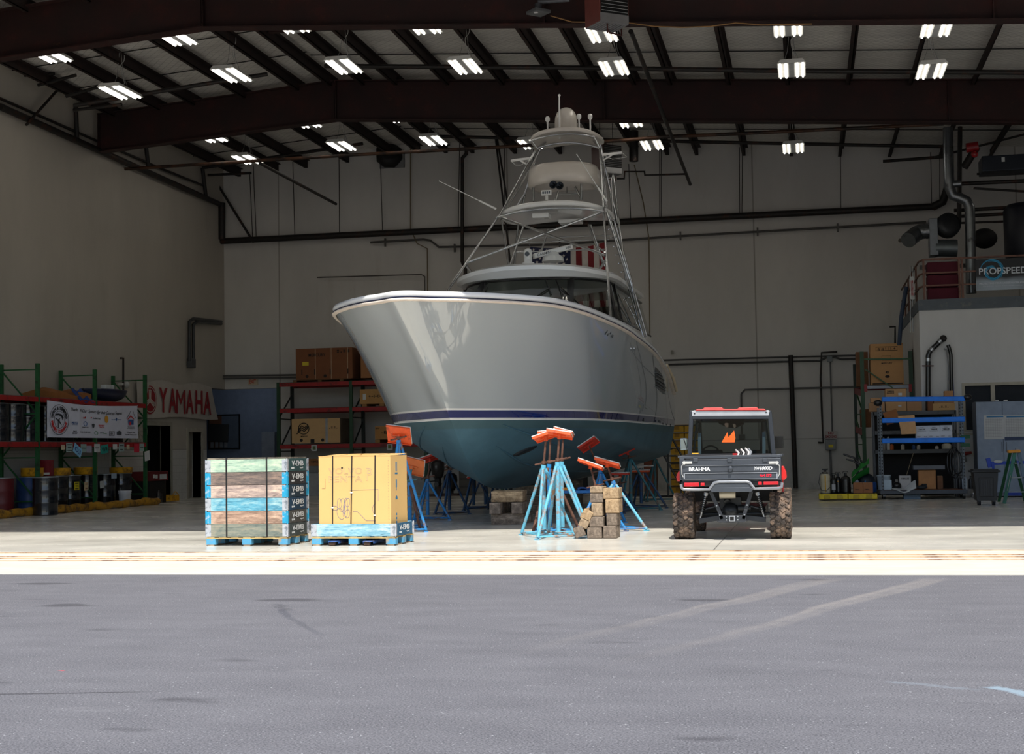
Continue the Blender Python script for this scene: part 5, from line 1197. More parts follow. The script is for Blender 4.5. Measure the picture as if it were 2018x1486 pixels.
# exhaust fan, heaters, ceiling camera
ef = thing('exhaust_fan', 'black slanted exhaust fan with a pale mounting plate high on the back wall', 'fan', tuple(at(771, 310, Y=YB - .1)))
o_ = Vector(ef.location); a, b = at(749, 333, Y=YB - .05) - o_, at(797, 296, Y=YB - .05) - o_
G().b2(a.x, b.x, .0, .06, a.z, b.z).build('mounting_plate', M((128, 128, 128), .5), ef)
g = G(); g.lathe([(.42, -.25), (.44, 0), (.30, .1), (0, .12)], (.0, -.2, .1), 8, rotm(R(62), R(20), R(14))); g.build('fan_housing', M((14, 13, 13), .6), ef)
G().lathe([(.0, -.26), (.36, -.255), (.38, -.22)], (.0, -.2, .1), 8, rotm(R(62), R(20), R(14))).build('fan_blades', M((24, 24, 26), .4), ef)
def heater(px, py, Y, w_, h_, d_, rz, cols, label, grille_side=1):
    p = at(px, py, Y=Y); t_ = thing('unit_heater', label, 'heater', tuple(p), rz)
    G().b2(-w_ / 2, w_ / 2, -d_ / 2, d_ / 2, 0, h_).build('heater_case', cols[0], t_, bevel=.01)
    g = G(); g.b2(-w_ / 2 + .02, w_ / 2 - .02, -d_ / 2 - .012, -d_ / 2, .16, h_ - .02); g.build('grille_opening', M((8, 8, 8), .8), t_)
    g = G()
    for i in range(12): g.box((0, -d_ / 2 - .016, .2 + (h_ - .25) * i / 11), (w_ - .06, .03, .008), rx=.5)
    g.build('louver_slat', M((150, 150, 152), .4, .6), t_)
    g = G(); g.b2(-w_ / 2 + .01, w_ / 2 - .01, -d_ / 2 - .014, -d_ / 2, 0, .155); g.b2(-w_ / 2 + .01, w_ / 2 - .01, -d_ / 2, d_ / 2, -.012, 0)
    for i in range(9): g.box((-w_ / 2 + .06 + (w_ - .12) * i / 8, 0, -.02), (.012, d_ - .1, .016))
    g.build('bottom_panel', M((140, 140, 142), .45, .4), t_)
    g = G()
    for x in (-w_ * .35, w_ * .35): g.cyl((x, 0, h_), (x, 0, roofz(p.x) - p.z - .1), .008, n=6)
    g.build('hanger_rods', BLK, t_); g = G()
    g.cyl((-w_ * .2, -d_ / 2 + .05, -.02), (-w_ * .2, -d_ / 2 + .05, -.2), .014, n=8); g.build('gas_valve', M((70, 30, 26), .6), t_); g = G(); g.tube([(w_ * .1, .1, -.01), (w_ * .2, .1, -.08), (w_ * .6, .1, -.1), (w_ * .6, .1, .25)], .018, 8)
    g.build('gas_fitting', M((70, 30, 26), .6), t_); return t_
heater(1196, 52, 26.0, .62, .95, .55, R(38), [M((118, 64, 58), .5)], 'big reddish unit heater hanging at the top edge in front of the near beam')
heater(1196, 345, 39.5, .62, .80, .60, R(42), [M((56, 24, 22), .5)], 'dark red unit heater hanging behind the boat tower')
pipe([(1249, 258, 40), (1249, 318, 40)], .13, 'black heater flue hanging behind the boat tower', name='flue_pipe')
pipe([(1216, 352, 41), (1230, 352, 41), (1231, 338, 41), (1270, 338, 41), (1271, 345, 41), (1352, 343, 41)], .03, 'thin black gas line stepping across from the rear heater')
pc_ = thing('ceiling_fixture', 'grey rhombic downlight hanging under the near roof beam', 'light fixture', tuple(at(1061, 24, Y=26.2)))
G().box((0, 0, 0), (.34, .34, .06), rz=R(45), rx=.0).build('lamp_head', M((86, 88, 90), .5), pc_, bevel=.01); G().box((-.03, -.1, -.034), (.07, .07, .01)).build('lamp_lens', M((210, 210, 210), .4), pc_)
g = G(); g.cyl((0, 0, .03), (0, 0, .16), .07); g.cyl((0, 0, .2), (.6, 0, .2), .05); g.build('lamp_bracket', M((90, 92, 96), .4, .5), pc_)
pipe([(1085, 31, 26.3), (1127, 43, 26.3), (1240, 45, 26.3), (1290, 52, 26.3), (1345, 54, 26.3), (1400, 52, 26.3), (1450, 45, 26.3), (1500, 49, 26.3), (1600, 47, 26.3)], .012, 'thin yellow cord looped along the near roof beam', M((140, 104, 60), .6), name='extension_cord', cat='cord', n=6)

# ------------------------------------------------------------------ racks along the side wall
RG = M((24, 84, 42), .5, dirt=((16, 40, 24), .3), scale=8); RRED = M((150, 22, 24), .5, dirt=((90, 20, 20), .3)); RDK = M((24, 44, 34), .6)
def rack_frame(t_, x0, x1, y, z1, along='x', off=(0, 0)):
    """one ladder frame: two posts with braces between"""
    for q in (x0, x1):
        g = G()
        if along == 'x': g.b2(q - .045, q + .045, y - .035, y + .035, 0, z1)
        else: g.b2(y - .045, y + .045, q - .035, q + .035, 0, z1)
        g.build('upright', RG, t_)
    g = G(); n_ = max(2, int(z1 / 1.1))
    def P_(q, z): return (q, y, z) if along == 'x' else (y, q, z)
    g.bar(P_(x0, z1 - .14), P_(x1, z1 - .14), .04, .03)
    for i in range(n_):
        za, zb_ = .3 + (z1 - .45) * i / n_, .3 + (z1 - .45) * (i + 1) / n_
        g.bar(P_(x0, za), P_(x1, za), .035, .03); g.bar(P_(x0, za) if i % 2 else P_(x1, za), P_(x1, zb_) if i % 2 else P_(x0, zb_), .035, .03)
    g.build('frame_brace', RG, t_)
XF, XB = -17.45, -18.38
rk = thing('pallet_rack', 'green and red pallet rack of drums along the side wall', 'rack', (0, 0, 0))
for y in (27.5, 30.29, 33.02, 35.80): rack_frame(rk, XB, XF, y, 3.5)
for z in (1.62, 2.66):
    for y0, y1 in ((27.55, 30.24), (30.34, 32.97), (33.07, 35.75)):
        for x in (XF + .02, XB):
            g = G(); g.b2(x - .025, x + .025, y0, y1, z - .055, z + .055); g.b2(x + .02, x + .035, y0, y1, z - .055, z - .03); g.build('beam', RRED, rk)
g = G()
for z in (1.62, 2.66):
    for y0, y1 in ((27.55, 30.24), (30.34, 32.97), (33.07, 35.75)):
        g.b2(XB, XF, y0, y1, z + .056, z + .068)
g.build('shelf_deck', M((96, 98, 96), .6), rk)
def drum_mesh(r, h, mt, mt2=None):
    g = G(); pr = [(r * .96, 0), (r, .01), (r, .02), (r * .985, .04)]
    for zc in (h / 3, 2 * h / 3): pr += [(r * .985, zc - .03), (r * 1.02, zc), (r * .985, zc + .03)]
    pr += [(r * .985, h - .04), (r, h - .02), (r * 1.01, h), (r * .98, h + .006), (r * .96, h - .012), (0, h - .012)]
    g.lathe(pr, (0, 0, 0), 28); return g
DBL = M((18, 20, 26), .22, coat=.6, dirt=((60, 60, 60), .1)); DBLU = M((28, 60, 110), .5); LIDG = M((150, 156, 160), .3, .6)
def drum(x, y, z, mt, label, r=.285, h=.86, ring=True, grp='drums in the side wall rack'):
    t_ = thing('drum', label, 'drum', (x, y, z), random.uniform(0, 6), grp)
    drum_mesh(r, h, mt).build('barrel', mt, t_)
    if ring: g = G(); g.tube([(r * 1.0 * math.cos(a), r * 1.0 * math.sin(a), h) for a in [k * PI / 14 for k in range(28)]], .011, 6, closed=True); g.build('lid_ring', LIDG, t_)
    return t_
G0 = .004
drum(-16.95, 29.75, G0, DBL, 'black steel drum standing alone in front of the rack', r=.285, h=.86, grp=None)
for y, mt, lb in ((30.62, DBLU, 'blue plastic drum beside the second rack post, on the floor'), (31.24, DBL, 'black drum on the floor next to the blue one, with red pail on it'), (31.86, DBL, 'black drum on the floor with yellow hazard label'), (32.48, DBL, 'black drum on the floor under the wide yellow pan, before the middle post'), (33.35, DBL, 'black drum on the floor just past the middle post'), (34.3, DBL, 'black drum on the floor with white label, behind the white pail'), (35.2, DBL, 'black drum on the floor at the end of the rack by the dark opening')):
    drum(-17.86, y, G0, mt, lb)
drum(-17.9, 29.5, G0, M((92, 20, 26), .5), 'dark red drum half hidden behind the lone black drum', grp=None)
drum(-17.9, 28.6, 1.69, DBL, 'black drum up on the rack at the picture edge'); drum(-17.9, 29.3, 1.69, DBL, 'black drum up on the rack, second from the picture edge'); drum(-17.9, 29.95, 1.69, DBL, 'black drum up on the rack beside the tall green post'); drum(-17.9, 30.62, 1.69, DBL, 'black drum up on the rack half behind the sponsor banner')
for y, mt in ((31.6, DBL), (32.4, DBL), (33.4, DBL), (34.2, DBL), (35.0, DBL)): drum(-18.0, y, 1.69, mt, 'black drum on the upper rack shelf hidden by the sponsor banner', grp='drums behind the sponsor banner')
YEL = M((206, 150, 20), .5, dirt=((120, 84, 20), .3), scale=8)
def pan(y, r, h, label, x=-17.8, z=.875):
    t_ = thing('drip_pan', label, 'pan', (x, y, z), 0, 'yellow drip pans on the drums')
    G().lathe([(0, 0), (r * .9, 0), (r, .03), (r, h), (r * 1.04, h + .01), (r * .97, h + .01), (r * .94, .03), (0, .02)], (0, 0, 0), 24).build('pan_body', YEL, t_)
pan(30.66, .26, .19, 'yellow pan on the blue drum'); pan(31.86, .27, .17, 'yellow pan on the drum with hazard label'); pan(32.38, .22, .16, 'small yellow pan behind its neighbour', x=-18.0); pan(33.2, .29, .17, 'wide yellow pan behind the middle rack post'); pan(35.1, .30, .14, 'yellow pan with labels on the last drum')
g = G(); g.lathe([(.19, 0), (.205, .02), (.20, .36), (.21, .37), (.20, .385), (0, .385)], (-17.8, 31.24, .875), 22); g.solo('red_pail', M((120, 22, 34), .5), 'dark red pail standing on the drum beside a yellow pan', 'pail')
# white pail on the floor with lid and handle
wpl = thing('white_pail', 'white plastic pail standing on the floor before the black drums', 'pail', (-17.32, 34.36, G0))
G().lathe([(.12, 0), (.14, .01), (.155, .30), (.165, .31), (.16, .36), (0, .36)], (0, 0, .04), 24).build('pail_body', M((196, 200, 206), .5), wpl); G().lathe([(.17, .355), (.17, .385), (0, .39)], (0, 0, .04), 24).build('pail_lid', M((206, 208, 212), .5), wpl)
G().text('KENDALL', (.158, .02, .22), .12, .022, rotm(PI / 2, 0, PI / 2), .004, .02).build('lettering', M((20, 30, 60), .6), wpl) if False else None
# labels on drums
def tagcard(px0, py0, px1, py1, mt, label, X=-17.54, rot=0, txt=None, tcol=(30, 30, 30), name='paper_label', cat='label', grp=None):
    a, b = at(px0, py1, X=X), at(px1, py0, X=X); cy, cz = (a.y + b.y) / 2, (a.z + b.z) / 2; w_, h_ = b.y - a.y, b.z - a.z
    t_ = thing(name, label, cat, (X, cy, cz - h_ / 2), 0, grp)
    c = G(); c.box((0, 0, h_ / 2), (.006, w_, h_), rx=rot); c.build('sheet', mt, t_)
    if txt:
        g = G(); Mx = rotm(rot, 0, 0) @ rotm(PI / 2, 0, PI / 2)
        for i, s_ in enumerate(txt):
            if s_ == '-':
                q = rotm(rot, 0, 0) @ Vector((0, 0, h_ * (.5 - (i + .5) / len(txt)))); g.box((.005, q.y, h_ / 2 + q.z), (.003, w_ * (.7 - .15 * (i % 2)), h_ * .10), rx=rot); continue
            g.text(s_, (.005, 0, h_ * (1 - (i + .5) / len(txt))), w_ * .75, h_ * .5 / len(txt), Mx, .002, .01)
        g.build('lettering', M(tcol, .6), t_)
    return t_
PAP = M((196, 200, 200), .7); PAPG = M((150, 170, 168), .7)
Z4 = lambda x, y: (x / 5.935, 860 + y / 5.935)
for x0, y0, x1, y1, mt, lb, rot, tx, tc_, X in (
        (718, 100, 758, 157, M((190, 176, 150), .7), 'small cream card with dark square, first on the red beam', 0, None, None, -17.38), (775, 80, 850, 182, PAPG, 'grey green paper card on the red beam beside the tilted blue sheet', 0, ['-', '-', '-'], (24, 34, 34), -17.38),
        (860, 110, 955, 220, M((130, 186, 220), .7), 'tilted light blue sheet marked 03 with yellow corner', -.45, ['O3'], (24, 60, 140), -17.34), (945, 90, 1010, 188, M((140, 164, 160), .7), 'grey green card on the red beam after the blue sheet', 0, ['-'], (30, 40, 40), -17.38),
        (1012, 110, 1072, 190, M((150, 150, 168), .7), 'lilac grey printed card on the red beam before the middle post', 0, None, None, -17.375), (1103, 88, 1168, 185, PAP, 'white card with a small red mark hanging at the middle post', 0, ['-'], (20, 20, 20), -17.38),
        (1178, 100, 1265, 200, M((30, 140, 130), .7), 'teal card marked W4 on the red beam', .1, ['W4'], (16, 50, 50), -17.38), (1320, 90, 1370, 152, PAP, 'small white card on the red beam past the teal one', 0, None, None, -17.38),
        (1390, 85, 1452, 177, PAPG, 'grey green text card on the red beam past the small white one', 0, ['-', '-'], (24, 34, 34), -17.38), (1482, 95, 1514, 152, M((190, 176, 150), .7), 'small cream card with dark square near the end of the beam', 0, None, None, -17.38),
        (1568, 88, 1628, 188, M((190, 30, 56), .7), 'crimson card near the end of the red beam', 0, None, None, -17.38), (1632, 85, 1682, 172, PAPG, 'grey green card at the end of the red beam', 0, ['-'], (24, 34, 34), -17.38),
        (1692, 172, 1750, 285, PAP, 'white sheet hanging askew past the end post', .12, None, None, -17.36),
        (498, 422, 578, 450, PAP, 'narrow white sticker at the top of the blue drum', 0, None, None, -17.56), (870, 530, 925, 630, M((206, 190, 20), .6), 'yellow and black hazard label on a black drum', 0, ['-', '-', '-'], (20, 20, 20), -17.555), (988, 532, 1032, 634, M((196, 176, 140), .6), 'cream label with red print on a black drum', 0, ['-', '-'], (100, 40, 30), -17.555),
        (1170, 520, 1220, 605, M((176, 182, 184), .7), 'white label low on the drum past the middle post', .06, None, None, -17.555), (1303, 430, 1363, 492, M((150, 170, 186), .7), 'pale label high on the drum behind the white pail', 0, None, None, -17.555)):
    a = Z4(x0, y0); b = Z4(x1, y1); tagcard(a[0], a[1], b[0], b[1], mt, lb, X, rot, tx, tc_ or (30, 30, 30), 'paper_card' if y0 < 300 else 'drum_label', 'card' if y0 < 300 else 'label', 'cards on the rack beam' if y0 < 300 else 'labels on the drums')
# yellow spill boom along the foot of the rack
g = G(); pts = []; rs = []
yy = 27.6
while yy < 35.95:
    pts.append(Vector((-17.18 + .05 * math.sin(yy * 2.3), yy, .10 + .015 * math.sin(yy * 7)))); rs.append(.095 + .010 * math.sin(yy * 4.3) - (.035 if yy % 1.3 < .1 else 0)); yy += .1
g.tube(pts, rs, 12); g.solo('spill_boom', M((176, 128, 22), .6, dirt=((90, 60, 20), .4), scale=6, bump=.4), 'wrinkled yellow spill boom lying along the foot of the drum rack', 'spill boom')
# goods on top of the rack
g = G(); a, b = 31.15, 32.9
g.sheet(lambda u_, v_: Vector((XB + .9 * v_, a + 1.75 * u_, 2.74 + .22 * (1 - abs(v_ - .5)) + .05 * math.sin(u_ * 9))), 10, 6, (0, 0, -.2)); g.solo('flattened_carton', M((140, 88, 40), .8), 'brown flattened carton on top of the rack above the banner', 'carton')
g = G(); g.sheet(lambda u_, v_: Vector((XF - .2 + .25 * v_, 32.2 + .7 * u_, 2.98 - .28 * v_ + .04 * math.sin(u_ * 12))), 10, 6, (0, 0, -.02)); g.solo('blue_rag', M((24, 56, 120), .8), 'blue cloth hanging over the flattened carton', 'cloth')
g = G(); g.grid(lambda u_, v_: Vector((-17.85 + .40 * math.cos(PI * v_) * (math.sin(PI * min(1, max(0, u_))) ** .5), 33.2 + 2.1 * u_, 3.02 - .30 * math.sin(PI * v_) * math.sin(PI * u_) ** .35)), 24, 14)
g.tube([Vector((-17.85 + .40 * s_ * (math.sin(PI * k / 20) ** .5), 33.2 + 2.1 * k / 20, 3.03)) for s_, rng in ((1, range(21)), (-1, range(20, -1, -1))) for k in rng], .025, 6)
g.solo('small_dinghy_hull', M((24, 34, 62), .35, coat=.4), 'dark blue little hull with pale rim lying on top of the rack', 'dinghy')
g = G().b2(-17.7, -17.55, 33.8, 34.25, 3.06, 3.16); g.solo('white_box', PAP, 'small white box lying on the little blue hull', 'box')
# round white guard hanging on the wall past the rack
p = at(272, 850, X=XL + .3); rw = thing('wheel_guard', 'big round pale wheel guard leaning by the end post behind the banner', 'wheel guard', tuple(p))
g = G(); g.tube([(0, .52 * math.cos(a), .52 * math.sin(a)) for a in [k * PI / 20 for k in range(40)]], .03, 8, closed=True); g.tube([(0.02, .3 * math.cos(a), .3 * math.sin(a)) for a in [k * PI / 16 for k in range(32)]], .012, 6, closed=True)
for k in range(12): a = k * PI / 6; g.cyl((0, 0, 0), (0, .5 * math.cos(a), .5 * math.sin(a)), .008, n=5)
g.build('guard_ring', M((150, 150, 140), .6), rw)
# sponsor banner, tied to the rack
def on(px, py, X): return at(px, py, X=X)
XBN = -17.36
bn = thing('sponsor_banner', 'white tournament sponsor banner tied across the rack', 'banner', tuple(on(183, 862, XBN)))
o_ = Vector(bn.location); y0, y1 = on(93, 789, XBN).y, on(272, 798, XBN).y; zt_, zb_ = on(93, 789, XBN).z, on(95, 862, XBN).z
def bw(u_, v_, d=0): 
    return Vector((XBN + .03 * math.exp(-((u_ - .31) / .03) ** 2) + .02 * math.sin(u_ * 11) * (1 - v_) + d, y0 + (y1 - y0) * u_, zt_ + (zb_ - zt_) * v_ - .10 * (1 - v_) * math.sin(PI * u_) ** 1.0 * (1.2 - .4 * u_) * .6)) - o_
g = G(); g.sheet(lambda u_, v_: bw(u_, v_), 60, 12, (-.004, 0, 0)); sh = g.build('banner_sheet', M((206, 208, 222), .6, var=.05), bn)
MXB = rotm(PI / 2, 0, PI / 2)
BW_, BH_ = 1730., 700.   # zoomed banner pixels: x 125..1855, y 90..790
def bt(s_, x, y, w_, h_, g, fat=0.0, shear=0, rot=0):
    c = bw((x - 125) / BW_, (y - 90) / BH_, .024); g.text(s_, c, w_ / BW_ * (y1 - y0), h_ / BH_ * (zt_ - zb_), Matrix.Rotation(rot, 4, 'X') @ MXB, .002, fat, shear)
def bp(x, y, d=.022): return bw((x - 125) / BW_, (y - 90) / BH_, d)
g = G(); [bt(w_, x, y, ww_, h_, g, 0, .35) for w_, x, y, ww_, h_ in (('Thanks', 583, 205, 125, 62), ('to', 697, 212, 38, 48), ('Our', 780, 215, 90, 66), ('Sponsors', 925, 228, 150, 86), ('for', 1042, 232, 56, 80), ('their', 1127, 235, 88, 60), ('Generous', 1258, 245, 160, 76), ('Support', 1422, 252, 140, 80))]
bt('The Black Dog', 1000, 372, 145, 44, g, 0, .3); bt('DALE', 590, 658, 65, 26, g, .02); bt('BISHOP', 590, 698, 90, 28, g, .02); bt('THE CLUB MAR', 785, 668, 190, 26, g); bt('PROVINCETOWN', 787, 566, 110, 18, g, .01); bt('All money raised', 1690, 660, 170, 32, g, .01, .2); bt('benefit Tommys Place', 1690, 715, 240, 36, g, .01, .2); bt('great', 1090, 682, 60, 30, g, .02)
bt("TOMMY'S", 1640, 285, 120, 26, g, .01, 0, .7); bt('PLACE', 1765, 285, 80, 24, g, .01, 0, -.9)
bt('VACATION HOME', 1690, 545, 140, 18, g); bt('for kids fighting cancer', 1690, 578, 170, 18, g)
# ring of letters and the rod fisherman badge
def ring(rx_, rz_, w_, seg=40): g.tube([bp(315 + rx_ * math.cos(a), 440 + rz_ * math.sin(a)) for a in [k * 2 * PI / seg for k in range(seg)]], w_, 4, closed=True)
ring(160, 295, .006); ring(88, 168, .005)
for k, ch in enumerate('STARS & STRIPERS'):
    if ch == ' ': continue
    a = PI + .25 + (PI - .5) * k / 15; c = bp(315 + 124 * math.cos(a), 440 + 230 * math.sin(a)); g.text(ch, c, .075, .085, Matrix.Rotation(-(a - 1.5 * PI), 4, 'X') @ MXB, .002, .03)
g.build('black_lettering', M((24, 28, 36), .6), sh); g = G(); g.prism([bp(*q) for q in ((240, 330), (300, 318), (350, 330), (385, 390), (370, 450), (345, 380), (300, 350), (262, 362), (250, 350))], (.002, 0, 0)); g.prism([bp(*q) for q in ((240, 400), (290, 440), (330, 400), (312, 450), (345, 520), (360, 550), (320, 510), (300, 470), (305, 610), (292, 610), (288, 470), (250, 425))], (.002, 0, 0))
g.build('fishing_emblem', M((24, 28, 36), .6), sh)
g = G()
for k, ch in enumerate('FISHING TOURNAMENT'):
    if ch == ' ': continue
    a = PI - .25 - (PI - .5) * k / 17; c = bp(315 + 124 * math.cos(a), 440 + 230 * math.sin(a)); g.text(ch, c, .065, .085, Matrix.Rotation(-(a - .5 * PI), 4, 'X') @ MXB, .002, .03)
bt('TRIDENT', 1090, 522, 120, 36, g, .03); bt('MARINE TOURS', 1100, 562, 90, 16, g, .01); g.prism([bp(*q) for q in ((745, 380), (765, 335), (775, 365), (798, 322), (800, 380))], (.002, 0, 0)); g.prism([bp(*q) for q in ((1610, 380), (1690, 290), (1765, 380), (1740, 380), (1690, 318), (1635, 380))], (.002, 0, 0)); g.prism([bp(*q) for q in ((1655, 430), (1690, 430), (1690, 505), (1655, 505))], (.004, 0, 0)); g.prism([bp(*q) for q in ((893, 335), (915, 350), (905, 372), (895, 360))], (.002, 0, 0))
g.build('red_lettering', M((190, 36, 40), .6), sh)
g = G(); bt('MAYO', 588, 478, 105, 44, g, .03); g.prism([bp(*q) for q in ((1632, 385), (1750, 385), (1745, 498), (1638, 498))], (.002, 0, 0)); g.prism([bp(*q) for q in ((1378, 345), (1392, 365), (1390, 405), (1378, 420), (1366, 405), (1364, 365))], (.002, 0, 0)); bt('SEA TOW', 1318, 388, 80, 20, g, .01); bt('SERVICES', 1440, 388, 80, 20, g, .01)
g.tube([bp(790 + 30 * math.cos(a), 490 + 48 * math.sin(a)) for a in [k * PI / 8 for k in range(16)]], .008, 4, closed=True); bt('SAVINGS BANK', 590, 520, 90, 14, g); g.build('blue_lettering', M((40, 90, 150), .6), sh)
g = G(); g.lathe([(0, 0), (.095, 0), (.095, .002)], bp(1185, 380), 20, rotm(0, PI / 2, 0)); g.build('yellow_emblem', M((210, 150, 40), .6), sh)
g = G(); bt('fun', 1155, 682, 70, 30, g, .02); g.tube([bp(990 + 32 * math.cos(a), 685 + 42 * math.sin(a)) for a in [k * PI / 8 for k in range(16)]], .006, 4, closed=True); g.build('green_lettering', M((50, 130, 80), .6), sh)
g = G(); g.prism([bp(*q) for q in ((912, 490), (938, 478), (962, 490), (958, 545), (940, 580), (920, 545))], (.002, 0, 0)); g.prism([bp(*q) for q in ((1395, 650), (1440, 625), (1488, 650), (1488, 718), (1395, 718))], (.002, 0, 0)); g.tube([bp(*q) for q in ((1243, 640), (1340, 640), (1340, 735), (1243, 735))], .005, 4, closed=True); bt('BK', 1292, 688, 50, 50, g); g.build('grey_emblem', M((60, 66, 74), .6), sh)
g = G()
for u_, v_ in ((0, 0), (1, 0), (0, 1), (1, 1)): g.ball(bw(u_, v_, .005), .015, n=8)
g.build('grommet', STEEL, bn)
# engine maker banner on the wall
XY_ = XL + .05
yb = thing('dealer_banner', 'wrinkled white banner with big red YAMAHA letters on the side wall', 'banner', tuple(on(350, 825, XY_)))
o2 = Vector(yb.location)
def yw(u_, v_, d=0):
    pxv = 266 + (414 - 266) * u_ + (14 * u_ * v_); pyv = (748 + 12 * u_ + 3 * math.sin(u_ * 14)) * (1 - v_) + (821 + 5 * u_ + 2 * math.sin(u_ * 9)) * v_
    q = on(pxv, pyv, XY_); q.x += .04 * math.sin(u_ * 16 + v_ * 2) * .6 + .05 + d; return q - o2
g = G(); g.sheet(lambda u_, v_: yw(u_, v_), 60, 10, (-.004, 0, 0)); ys = g.build('banner_sheet', M((178, 172, 164), .6, var=.08, scale=2), yb)
g = G()
lets = 'YAMAHA'; xs = [(308, 325), (325, 341), (342, 361), (361, 377), (378, 393), (394, 410)]
for ch, (xa, xb_) in zip(lets, xs):
    um = ((xa + xb_) / 2 - 266) / 154; c = yw(um, .535, .02); c2 = yw(((xb_ - xa) / 154) + um - (xb_ - xa) / 308, .5); wdt = (on(xb_, 790, XY_).y - on(xa, 790, XY_).y) * .96; hgt = on(350, 764, XY_).z - on(350, 811, XY_).z
    c.x += .008 * (xa % 2) + .01; g.text(ch, c, wdt, hgt, MXB, .004, .0 if ch == 'M' else .02)
g.build('lettering', M((140, 26, 34), .6), ys)
g = G(); c = yw(.165, .50, .02)
ry = (on(306, 785, XY_).y - on(278, 785, XY_).y) / 2; rz_ = (on(292, 757, XY_).z - on(292, 814, XY_).z) / 2
g.add([c + Vector((0, ry * math.cos(a), rz_ * math.sin(a))) for a in [k * PI / 18 for k in range(36)]], [tuple(range(36))], False); g.build('round_emblem', M((140, 26, 34), .6), ys)
g = G(); cc = c + Vector((.006, 0, 0))
g.tube([cc + Vector((0, ry * .86 * math.cos(a), rz_ * .86 * math.sin(a))) for a in [k * PI / 18 for k in range(36)]], .014, 4, closed=True)
for k in range(3):
    a = PI / 2 + k * 2 * PI / 3; d_ = Vector((0, ry * math.cos(a), rz_ * math.sin(a))); e_ = Vector((0, -ry * math.sin(a), rz_ * math.cos(a)))
    for s_ in (-.13, .13): g.bar(cc + d_ * .05 + e_ * s_ * .7, cc + d_ * .62 + e_ * s_, .035, .006, up=(1, 0, 0))
    g.bar(cc + d_ * .66 - e_ * .2, cc + d_ * .66 + e_ * .2, .03, .006, up=(1, 0, 0)); g.bar(cc, cc + d_ * .8, .03, .006, up=(1, 0, 0))
g.build('emblem_strokes', M((178, 172, 164), .6), ys)
# standpipe with lamp on the side wall, camera dome
pipe([(238, 706), (243, 706), (243, 778)], .03, 'thin black standpipe with a bent top on the side wall above the rack', X=XL + .15)
p = at(248, 758, X=XL + .12); g = G(); g.ball(p, .10); g.box(p + Vector((0, -.2, .0)), (.1, .3, .06)); g.solo('security_camera', M((190, 190, 186), .4), 'white security camera on the side wall above the rack', 'camera')
# things in the dark opening
tcr = thing('red_crate', 'dark red crate with white notes at the dark side opening', 'crate', (-18.0, 37.2, .004)); G().b2(-.45, .3, -.6, .55, .62, .88).build('crate_body', M((100, 18, 24), .6), tcr, bevel=.01); G().b2(-.4, .25, -.5, .5, 0, .62).build('crate_base', M((16, 14, 14), .7), tcr)
g = G(); g.b2(.302, .308, .0, .42, .66, .80); g.b2(.302, .308, -.42, -.32, .70, .80); g.b2(.302, .308, -.28, -.14, .69, .79); g.build('paper_note', PAP, tcr)
g = G(); g.lathe([(.10, 0), (.11, .02), (.11, .25), (.04, .30), (.04, .36), (0, .36)], (-17.75, 37.2, .004), 16); g.solo('black_canister', DBL, 'small black canister on the floor beside the dark opening', 'canister')
g = G(); g.b2(-17.9, -17.6, 37.75, 38.25, .03, .20); g.tube([(-17.6, 37.8, .2), (-17.6, 38.0, .3), (-17.6, 38.2, .2)], .012, 6); g.solo('yellow_tool_box', YEL, 'small yellow tool box on the floor by the dark opening', 'tool box')
# corridor board and screen
t_ = thing('notice_board', 'black framed board on the corridor wall with papers below the screen', 'notice board', tuple(at(442, 886, Y=46.95)))
o3 = Vector(t_.location); a, b = at(411, 886, Y=46.95) - o3, at(473, 816, Y=46.95) - o3
g = G()
for q in ((a.x, b.x, a.z, a.z + .04), (a.x, b.x, b.z - .04, b.z), (a.x, a.x + .04, a.z, b.z), (b.x - .04, b.x, a.z, b.z)): g.b2(q[0], q[1], -.04, 0, q[2], q[3])
g.build('board_frame', BLK, t_); G().b2(a.x, a.x + .5, -.01, 0, a.z, b.z).build('brown_panel', M((92, 56, 34), .7), t_); G().b2(a.x + .5, b.x, -.01, 0, a.z, b.z).build('blue_panel', M((74, 84, 98), .7), t_)
for k in range(4): G().b2(a.x + .08 + .17 * k, a.x + .2 + .17 * k, -.02, -.01, a.z + .06, a.z + .26).build('paper_note', M((140, 144, 150), .7), t_)
t_ = thing('wall_screen', 'black tilted flat screen in front of the corridor notice board', 'screen', tuple(at(431, 872, Y=46.7))); G().box((0, 0, .33), (.68, .06, .62), ry=.06, rz=.25).build('screen_panel', BLK, t_, bevel=.01); G().bar((.1, 0, .3), (.1, .25, .3), .05).build('wall_arm', BLK, t_)
bx(516, 851, 541, 962, 46.9, .08, M((128, 134, 144), .6), 'corridor_door_leaf', 'pale grey door leaf at the end of the corridor', 'door', z0=.004)
bx(545, 851, 548, 962, 46.8, .08, M((40, 44, 52), .6), 'door_post', 'dark post beside the corridor door', 'post', z0=.004)
